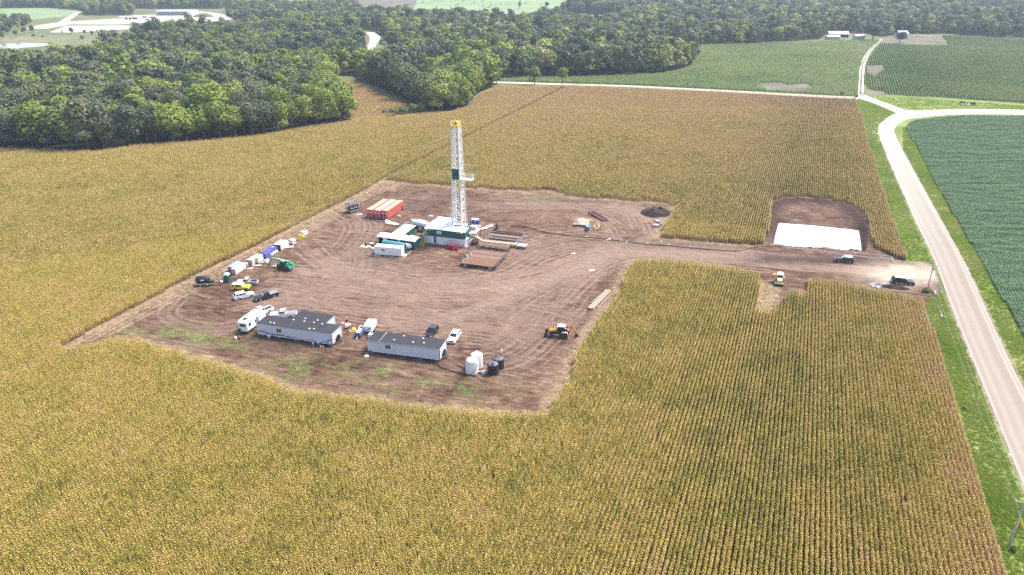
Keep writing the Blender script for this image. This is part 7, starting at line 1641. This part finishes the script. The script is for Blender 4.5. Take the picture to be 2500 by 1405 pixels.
drape('plastic_sheet', [(1172, 562), (1190, 553), (1206, 550), (1206, 556), (1192, 561), (1178, 567)], .2, 'crumpled pale plastic sheet leading to the black valve stack', 32)
e = empty('valve_stack', put(1213, 559), AZ(20), 'black valve stack at the end of the long hose', 'valve stack'); MB().box(0, 0, 0, 2.0, 1.2, .25).build('skid', BLKPL, e)
for k in range(4): MB().tube((-.7 + k * .45, .1 * (k % 2), .25), (-.7 + k * .45, .1 * (k % 2), 1.2 + .3 * (k % 2)), .14).build('valve', BLKPL, e); MB().lathe([(.001, -.03), (.22, -.03), (.22, .03), (.001, .03)], (-.7 + k * .45, .1 * (k % 2), 1.3 + .3 * (k % 2)), 10).build('hand_wheel', DKGREY, e)

# ------------------------------------------------------------------ poles, wires, signs
def pole(px, py, h, label, arm=2.4, az=112, lean=0.0, m=GALV, name='utility_pole', can=False, z0=0.0):
    x, y = P(px, py); e = empty(name, (x, y, z0), AZ(az), label, 'utility pole', 'utility poles')
    MB().tube((0, 0, 0), (0, lean, h), .16, 10, .11).build('pole', m, e)
    if arm:
        MB().box(0, lean, h - .35, arm, .12, .14).build('crossarm', m, e)
        for s_ in (-1, 0, 1): MB().lathe([(.05, 0), (.07, .1), (.04, .2)], (s_ * (arm / 2 - .1), lean, h - .21), 8).build('insulator', WHPL, e)
    if can: MB().lathe([(.2, 0), (.22, .1), (.22, .7), (.15, .8)], (.3, lean, h - 1.5), 14).build('transformer', SACK, e)
    return e, (x, y)
PL = [pole(2463, 1334, 8.4, 'nearest grey utility pole at the bottom right corner by the road'), pole(2263, 712, 7.6, 'utility pole with a transformer at the pad entrance', can=True),
      pole(2172.5, 463, 7.2, 'grey utility pole on the left verge above the pad entrance'), pole(2125.5, 344, 7.6, 'grey utility pole at the bend of the gravel road'), ]
pole(2089, 243, 7.5, 'dark utility pole beside the yard sign at the junction', arm=0, m=POLED); pole(2354, 258, 7.5, 'pale utility pole in the ditch across the road bend', arm=1.2)
pole(2238, 93, 9, 'thin pole before the trees at the end of the farm lane', arm=0); pole(2454, 106, 9, 'thin pole standing far out in the right green field', arm=0)
pole(1698, 218, 8, 'dark utility pole on the west road, middle of the green field', arm=1.6, m=POLED); pole(1414, 206, 8, 'dark utility pole on the west road near the roadside wood', arm=1.6, m=POLED)
pole(937, 128, 20, 'very tall thin pole beside the far gravel road', arm=1.5, m=POLED, name='utility_pole')
pole(583, 52, 16, 'tall thin pole in front of the dark trees by the quarry', arm=0, m=WHPL); pole(384, 46, 16, 'thin mast standing in the quarry yard', arm=0, m=STEEL)
(ax, ay), (bx_, by_) = PL[0][1], PL[1][1]; PLx = (ax - (bx_ - ax) * .55, ay - (by_ - ay) * .55)
seq = [PLx] + [p[1] for p in PL]
hs_ = [8.2, 8.2, 7.4, 7.0, 7.4]
wn = 0
M_wire = paint('aluminium_wire', (.40, .40, .38), .5, .3, .05, 1)
for k in range(len(seq) - 1):
    for s_ in (-1.1, 0, 1.1):
        a_, b_ = seq[k], seq[k + 1]; n_ = (math.cos(math.radians(22)), -math.sin(math.radians(22))); pts = []
        for t in np.linspace(0, 1, 13):
            sag = 1.1 * 4 * t * (1 - t); pts.append((a_[0] * (1 - t) + b_[0] * t + n_[0] * s_, a_[1] * (1 - t) + b_[1] * t + n_[1] * s_, hs_[k] * (1 - t) + hs_[k + 1] * t - sag))
        tag(MB().path(pts, .010 if s_ else .014, 4).build('overhead_wire', M_wire), '%s overhead wire of the %s span along the left verge' % ({-1.1: 'left', 0: 'middle', 1.1: 'right'}[s_], ['nearest', 'second', 'third', 'farthest'][k]), 'wire', 'overhead wires along the road')
def road_sign(px, py, h, az, label, s_=.85, arrow=True):
    x, y = P(px, py); e = empty('road_sign', (x, y, 0), AZ(az), label, 'road sign')
    MB().box(.04, 0, 0, .07, .07, h).build('post', DKGREY, e)
    MB().vf([(0, -s_, h), (0, 0, h + s_), (0, s_, h), (0, 0, h - s_), (-.03, -s_, h), (-.03, 0, h + s_), (-.03, s_, h), (-.03, 0, h - s_)], [(0, 3, 2, 1), (4, 5, 6, 7), (0, 1, 5, 4), (1, 2, 6, 5), (2, 3, 7, 6), (3, 0, 4, 7)]).build('diamond_plate', paint('sign_yellow', (.80, .52, .01), .4, 0, .03, 1), e)
    if arrow: MB().beam((-.05, .12, h - .35), (-.05, .12, h + .1), .12, .02).beam((-.05, .12, h + .1), (-.05, -.22, h + .3), .12, .02).vf([(-.05, -.1, h + .5), (-.05, -.42, h + .42), (-.05, -.25, h + .12)], [(0, 1, 2), (2, 1, 0)]).build('arrow', BLKPL, e)
    return e
road_sign(2322, 558, 1.9, 10, 'yellow diamond road sign with a black curve arrow on the right verge', 1.05)
road_sign(2482, 1303, 2.0, 190, 'yellow diamond road sign cut by the right edge of the frame', .8, False)
x, y = P(2103, 240); e = empty('yard_sign', (x, y, 0), AZ(90), 'white board sign between two dark posts at the farm lane', 'sign')
for s_ in (-1, 1): MB().box(s_ * 1.45, 0, 0, .16, .16, 3.4).build('post', POLED, e)
MB().box(0, 0, 3.3, 3.2, .16, .16).build('top_beam', POLED, e); MB().box(0, -.02, 1.3, 2.5, .08, 1.8).build('board', WHPL, e); MB().box(0, -.07, 2.2, 1.5, .02, .16).build('lettering', SACK, e)
x, y = P(2242.5, 287); e = empty('mailbox', (x, y, 0), AZ(80), 'small dark mailbox on a post at the outer edge of the road bend', 'mailbox'); MB().box(0, 0, 0, .12, .12, 1.1).build('post', POLED, e); MB().prism([(-.4, 1.1), (-.4, 1.4), (-.25, 1.55), (.25, 1.55), (.4, 1.4), (.4, 1.1)], -.25, .25).build('box', BLKPL, e)
x, y = P(2131, 328); e = empty('utility_cabinet', (x, y, 0), AZ(110), 'white utility cabinet at the foot of the pole by the road bend', 'cabinet'); MB().box(0, 0, 0, 1.0, .7, 1.1).build('cabinet', WHPL, e); MB().box(0, -.36, .1, .8, .02, .9).build('door', WHITE, e)
for a_, b_, l_ in ((2349, 258, 'left'), (2364, 259, 'right')):
    x, y = P(a_, b_); tag(MB().lathe([(.5, 0), (.6, .5), (.5, 1.0), (.1, 1.2)], (0, 0, 0), 12).build('white_barrel', WHPL), l_ + ' white barrel at the foot of the pole across the bend', 'barrel', 'white barrels in the ditch').location = (x, y, 0)
for q, (a_, b_) in enumerate(((2144, 289), (2140, 300), (2142, 313), (2146, 326), (2148, 343))):
    x, y = P(a_, b_); tag(sheet('driveway_spill', [[P(a_ - 9, b_ + 1), P(a_ - 5, b_ - 1.3), P(a_ + 5, b_ - 1.8), P(a_ + 5, b_ + 2.2), P(a_ - 3, b_ + 2)]], .05 + .001 * q, M_lime), None)
# ditch with a strip of water beside the entrance culvert
sheet('ditch_bed', [PP([(2278, 722), (2286, 720), (2300, 756), (2312, 800), (2322, 838), (2316, 838), (2304, 802), (2290, 762)])], .03, M_soil)
sheet('ditch_water', [PP([(2281, 726), (2285, 724), (2296, 752), (2303, 775), (2299, 776), (2290, 752)])], .04, M_water)
x, y = P(2282, 722); e = empty('culvert_pipe', (x, y, .1), AZ(18), 'dark culvert pipe end where the ditch meets the entrance', 'culvert'); MB().tube((-.5, 0, .3), (1.5, 0, .3), .45, 14).build('pipe', STEEL, e); MB().lathe([(.38, 0), (.46, .0), (.46, .1), (.38, .1)], (-.55, 0, .3), 14, 'x').build('rim', SACK, e)

# ------------------------------------------------------------------ farm and quarry in the distance
def shed(px, py, L, W, H, az, wall, roof, label, name='farm_shed', openf=False, ridge=1.5, z=0.03):
    x, y = P(px, py); e = empty(name, (x, y, z), AZ(az), label, 'farm building' if 'quarry' not in label else 'quarry building')
    if openf:
        MB().box(0, W / 2 - .15, 0, L, .3, H).build('back_wall', wall, e); MB().box(-L / 2 + .15, 0, 0, .3, W - .3, H).box(L / 2 - .15, 0, 0, .3, W - .3, H).build('end_wall', wall, e)
        for k in range(5): MB().box(-L / 2 + (k + .5) * L / 5, -W / 2 + .2, 0, .4, .3, H).build('post', wall, e)
    else:
        MB().box(0, 0, 0, L, W, H).build('wall', wall, e)
        for k in range(2): MB().box(-L / 4 + k * L / 2, -W / 2 - .04, 0, L * .22, .08, H * .7).build('door', paint('shed_door', (.3, .3, .31), .6), e)
    MB().vf([(-L / 2 - .5, -W / 2 - .5, H), (L / 2 + .5, -W / 2 - .5, H), (L / 2 + .5, 0, H + ridge), (-L / 2 - .5, 0, H + ridge), (L / 2 + .5, W / 2 + .5, H), (-L / 2 - .5, W / 2 + .5, H), (-L / 2 - .5, -W / 2 - .5, H + .2), (L / 2 + .5, -W / 2 - .5, H + .2), (L / 2 + .5, 0, H + ridge + .2), (-L / 2 - .5, 0, H + ridge + .2), (L / 2 + .5, W / 2 + .5, H + .2), (-L / 2 - .5, W / 2 + .5, H + .2)],
            [(1, 0, 3, 2), (2, 3, 5, 4), (6, 7, 8, 9), (9, 8, 10, 11), (0, 1, 7, 6), (4, 5, 11, 10), (1, 2, 8, 7), (2, 4, 10, 8), (0, 6, 9, 3), (3, 9, 11, 5)]).build('roof', roof, e)
    return e
GRW = paint('grey_blue_wall', (.45, .47, .52), .6, 0, .05, .3); PKR = paint('pale_pink_metal_roof', (.78, .74, .72), .5, 0, .05, .2, .3, (.6, .5, .46))
shed(2044, 91, 21, 8, 3.2, 90, DKGREY, PKR, 'long open farm shed with a pale roof before the far forest', openf=True, ridge=2.6)
shed(2032, 96.5, 13, 6, 2.8, 90, GRW, PKR, 'low grey blue shed in front of the long open farm shed', ridge=1.2)
shed(2096, 96.5, 9.5, 7, 3.4, 90, GRW, PKR, 'small grey blue garage right of the farm sheds', name='garage', ridge=1.4)
shed(2200, 91, 11, 8, 3.4, 80, paint('white_clapboard', (.7, .7, .72), .6), GRW, 'white farmhouse mostly hidden by trees', name='farmhouse', ridge=3)
shed(2151, 85, 5, 5, 2.5, 90, paint('white_clapboard', (.7, .7, .72), .6), PKR, 'tiny white outbuilding behind the end of the farm lane', name='outbuilding')
# quarry: pale building with a dark front, blocks, trucks
x, y = P(433, 37); e = empty('quarry_building', (x, y, .1), AZ(88), 'long flat white quarry building with a dark front', 'quarry building')
MB().box(0, 0, 0, 50, 22, 5.5).build('wall', paint('quarry_dark_wall', (.30, .31, .36), .8, 0, .1, .2), e); MB().box(0, -1, 5.5, 54, 26, .8).build('roof', CLEANW, e); MB().box(24, -2, 0, 6, 27, 5.3).build('end_wall', WHITE, e)
M_blk = paint('stacked_stone_blocks', (.68, .62, .50), .9, 0, .12, .3, .3, (.5, .45, .36))
for k in range(5):
    x, y = P(296 + k * 7, 46 - k * .3); tag(MB().box(0, 0, 0, 4.5, 3.5, 2.6).build('stone_stack', M_blk), 'pale stone stack in the quarry yard', 'stone stack', 'stone stacks in the quarry').location = (x, y, .1)
for k, (a_, b_) in enumerate(((309, 48.5), (318, 48.5), (327, 48), (333, 48))): 
    x, y = P(a_, b_); tag(MB().box(0, 0, 0, 2.6, 2.4, 2.4).build('dark_container', DKGREY), 'dark cube container in the quarry yard', 'container', 'dark containers in the quarry').location = (x, y, .1)
for k, (a_, b_, az_) in enumerate(((360, 50, 92), (373, 50, 95), (386, 50, 85))):
    x, y = P(a_, b_); car(0, 0, az_, 'pickup', 6, 2.1, 2, BLACKP if k == 0 else WHITE, ['black truck parked farthest left in the quarry yard', 'white truck parked in the middle of the quarry yard', 'white truck parked rightmost in the quarry yard'][k], 'truck', pos_=(x, y, .1), group='trucks in the quarry yard')
heap('quarry_mound', 497, 41, 16, 12, 5, M_ground, 'green grassed mound at the right end of the white quarry building', 90, 12, .2).location.z = 0
for k, (a_, b_) in enumerate(((350, 44), (356, 44), (368, 45), (375, 45))):
    x, y = P(a_, b_); tag(MB().box(0, 0, 0, 3, 2.2, 2.0).build('quarry_machine', STEEL), 'small grey machine standing in the quarry yard', 'machine', 'grey machines in the quarry').location = (x, y, .1)
# round bales
M_bale = paint('round_hay_bale', (.42, .30, .22), .9, 0, .2, 1.5)
bale_me = MB().lathe([(.001, -.75), (.85, -.75), (.95, -.6), (.95, .6), (.85, .75), (.001, .75)], (0, 0, .95), 16, 'y').build('hay_bale', M_bale, link=False).data
BL = [(1078, 18), (1190, 40), (1280, 20), (1345, 8), (1345, 20), (1440, 15), (1455, 5), (1475, 6), (1510, 5), (1587, 20), (1610, 7), (1625, 45), (1640, 46), (1650, 32), (1675, 2), (1695, 10), (1785, 25), (1850, 16), (1855, 5), (1860, 55), (1905, 68), (1925, 46), (1920, 58), (2015, 36), (1462, 65), (1168, 52), (1585, 62), (1340, 28), (1870, 80), (2225, 28), (2360, 40)]
for k, (a_, b_) in enumerate(BL):
    x, y = P(650 + a_ / 3.513, b_ / 3.513 + 1); o = bpy.data.objects.new('hay_bale', bale_me); COL.objects.link(o); o.location = (x, y, .06); o.rotation_euler = (0, 0, rnd.uniform(0, 3)); o.scale = (1.25,) * 3
    tag(o, 'round hay bale on the far pale green meadow', 'hay bale', 'round hay bales on the far meadow')

# ------------------------------------------------------------------ ragged dirt shoulders of the road and steps at the trailers
M_should = ground_mat('dirt_shoulder', [(.36, (.10, .075, .055)), (.48, (.20, .155, .12)), (.6, (.36, .30, .24))], .2, 1.2, fine=5)
def shoulder(line, w0, z, side):
    c = np.array(smooth(PP(line), 14)); d = np.gradient(c, axis=0); n_ = np.stack([-d[:, 1], d[:, 0]], 1); n_ /= np.linalg.norm(n_, axis=1)[:, None]
    s_ = np.arange(len(c)); wv = w0 * (.35 + 1.3 * np.array([float(fbm(np.array(a[0] * 1.0), np.array(a[1] * 1.0), 3.0, 61, 4)) for a in c]))
    A = c - n_ * side * .5; B = c + n_ * side * wv[:, None]; v = []
    for i in range(len(c)): v += [(A[i][0], A[i][1], z), (B[i][0], B[i][1], z - .008)]
    i = np.arange(len(c) - 1) * 2; f = np.stack([i, i + 1, i + 3, i + 2], 1)
    tag(mesh_np('road_shoulder', np.array(v), f, M_should), kind='structure')
shoulder([(2560, 1320), (2500, 1188), (2436, 1028), (2360, 842), (2313, 722)], 1.7, .026, -1)
shoulder([(2283, 640), (2271, 612), (2235, 540), (2203, 466), (2167, 384), (2146, 327)], 1.6, .026, -1)
shoulder([(2600, 1130), (2500, 951), (2451, 852), (2383, 702), (2349, 629), (2299, 540), (2249, 451), (2203, 366), (2186, 330)], 1.1, .026, 1)

# ------------------------------------------------------------------ the air: pale haze round everything
hb = MB().box(0, 1500, -3.2, 9000, 4200, 86.0)
hm = bpy.data.materials.new('haze_air'); hm.use_nodes = True; hn = hm.node_tree; hn.nodes.clear()
ho = hn.nodes.new('ShaderNodeOutputMaterial'); hv = hn.nodes.new('ShaderNodeVolumePrincipled'); hn.links.new(hv.outputs[0], ho.inputs['Volume'])
hv.inputs['Color'].default_value = (.74, .86, 1.0, 1); hv.inputs['Density'].default_value = .00015; hv.inputs['Anisotropy'].default_value = .2
tag(hb.build('haze', hm), kind='stuff')
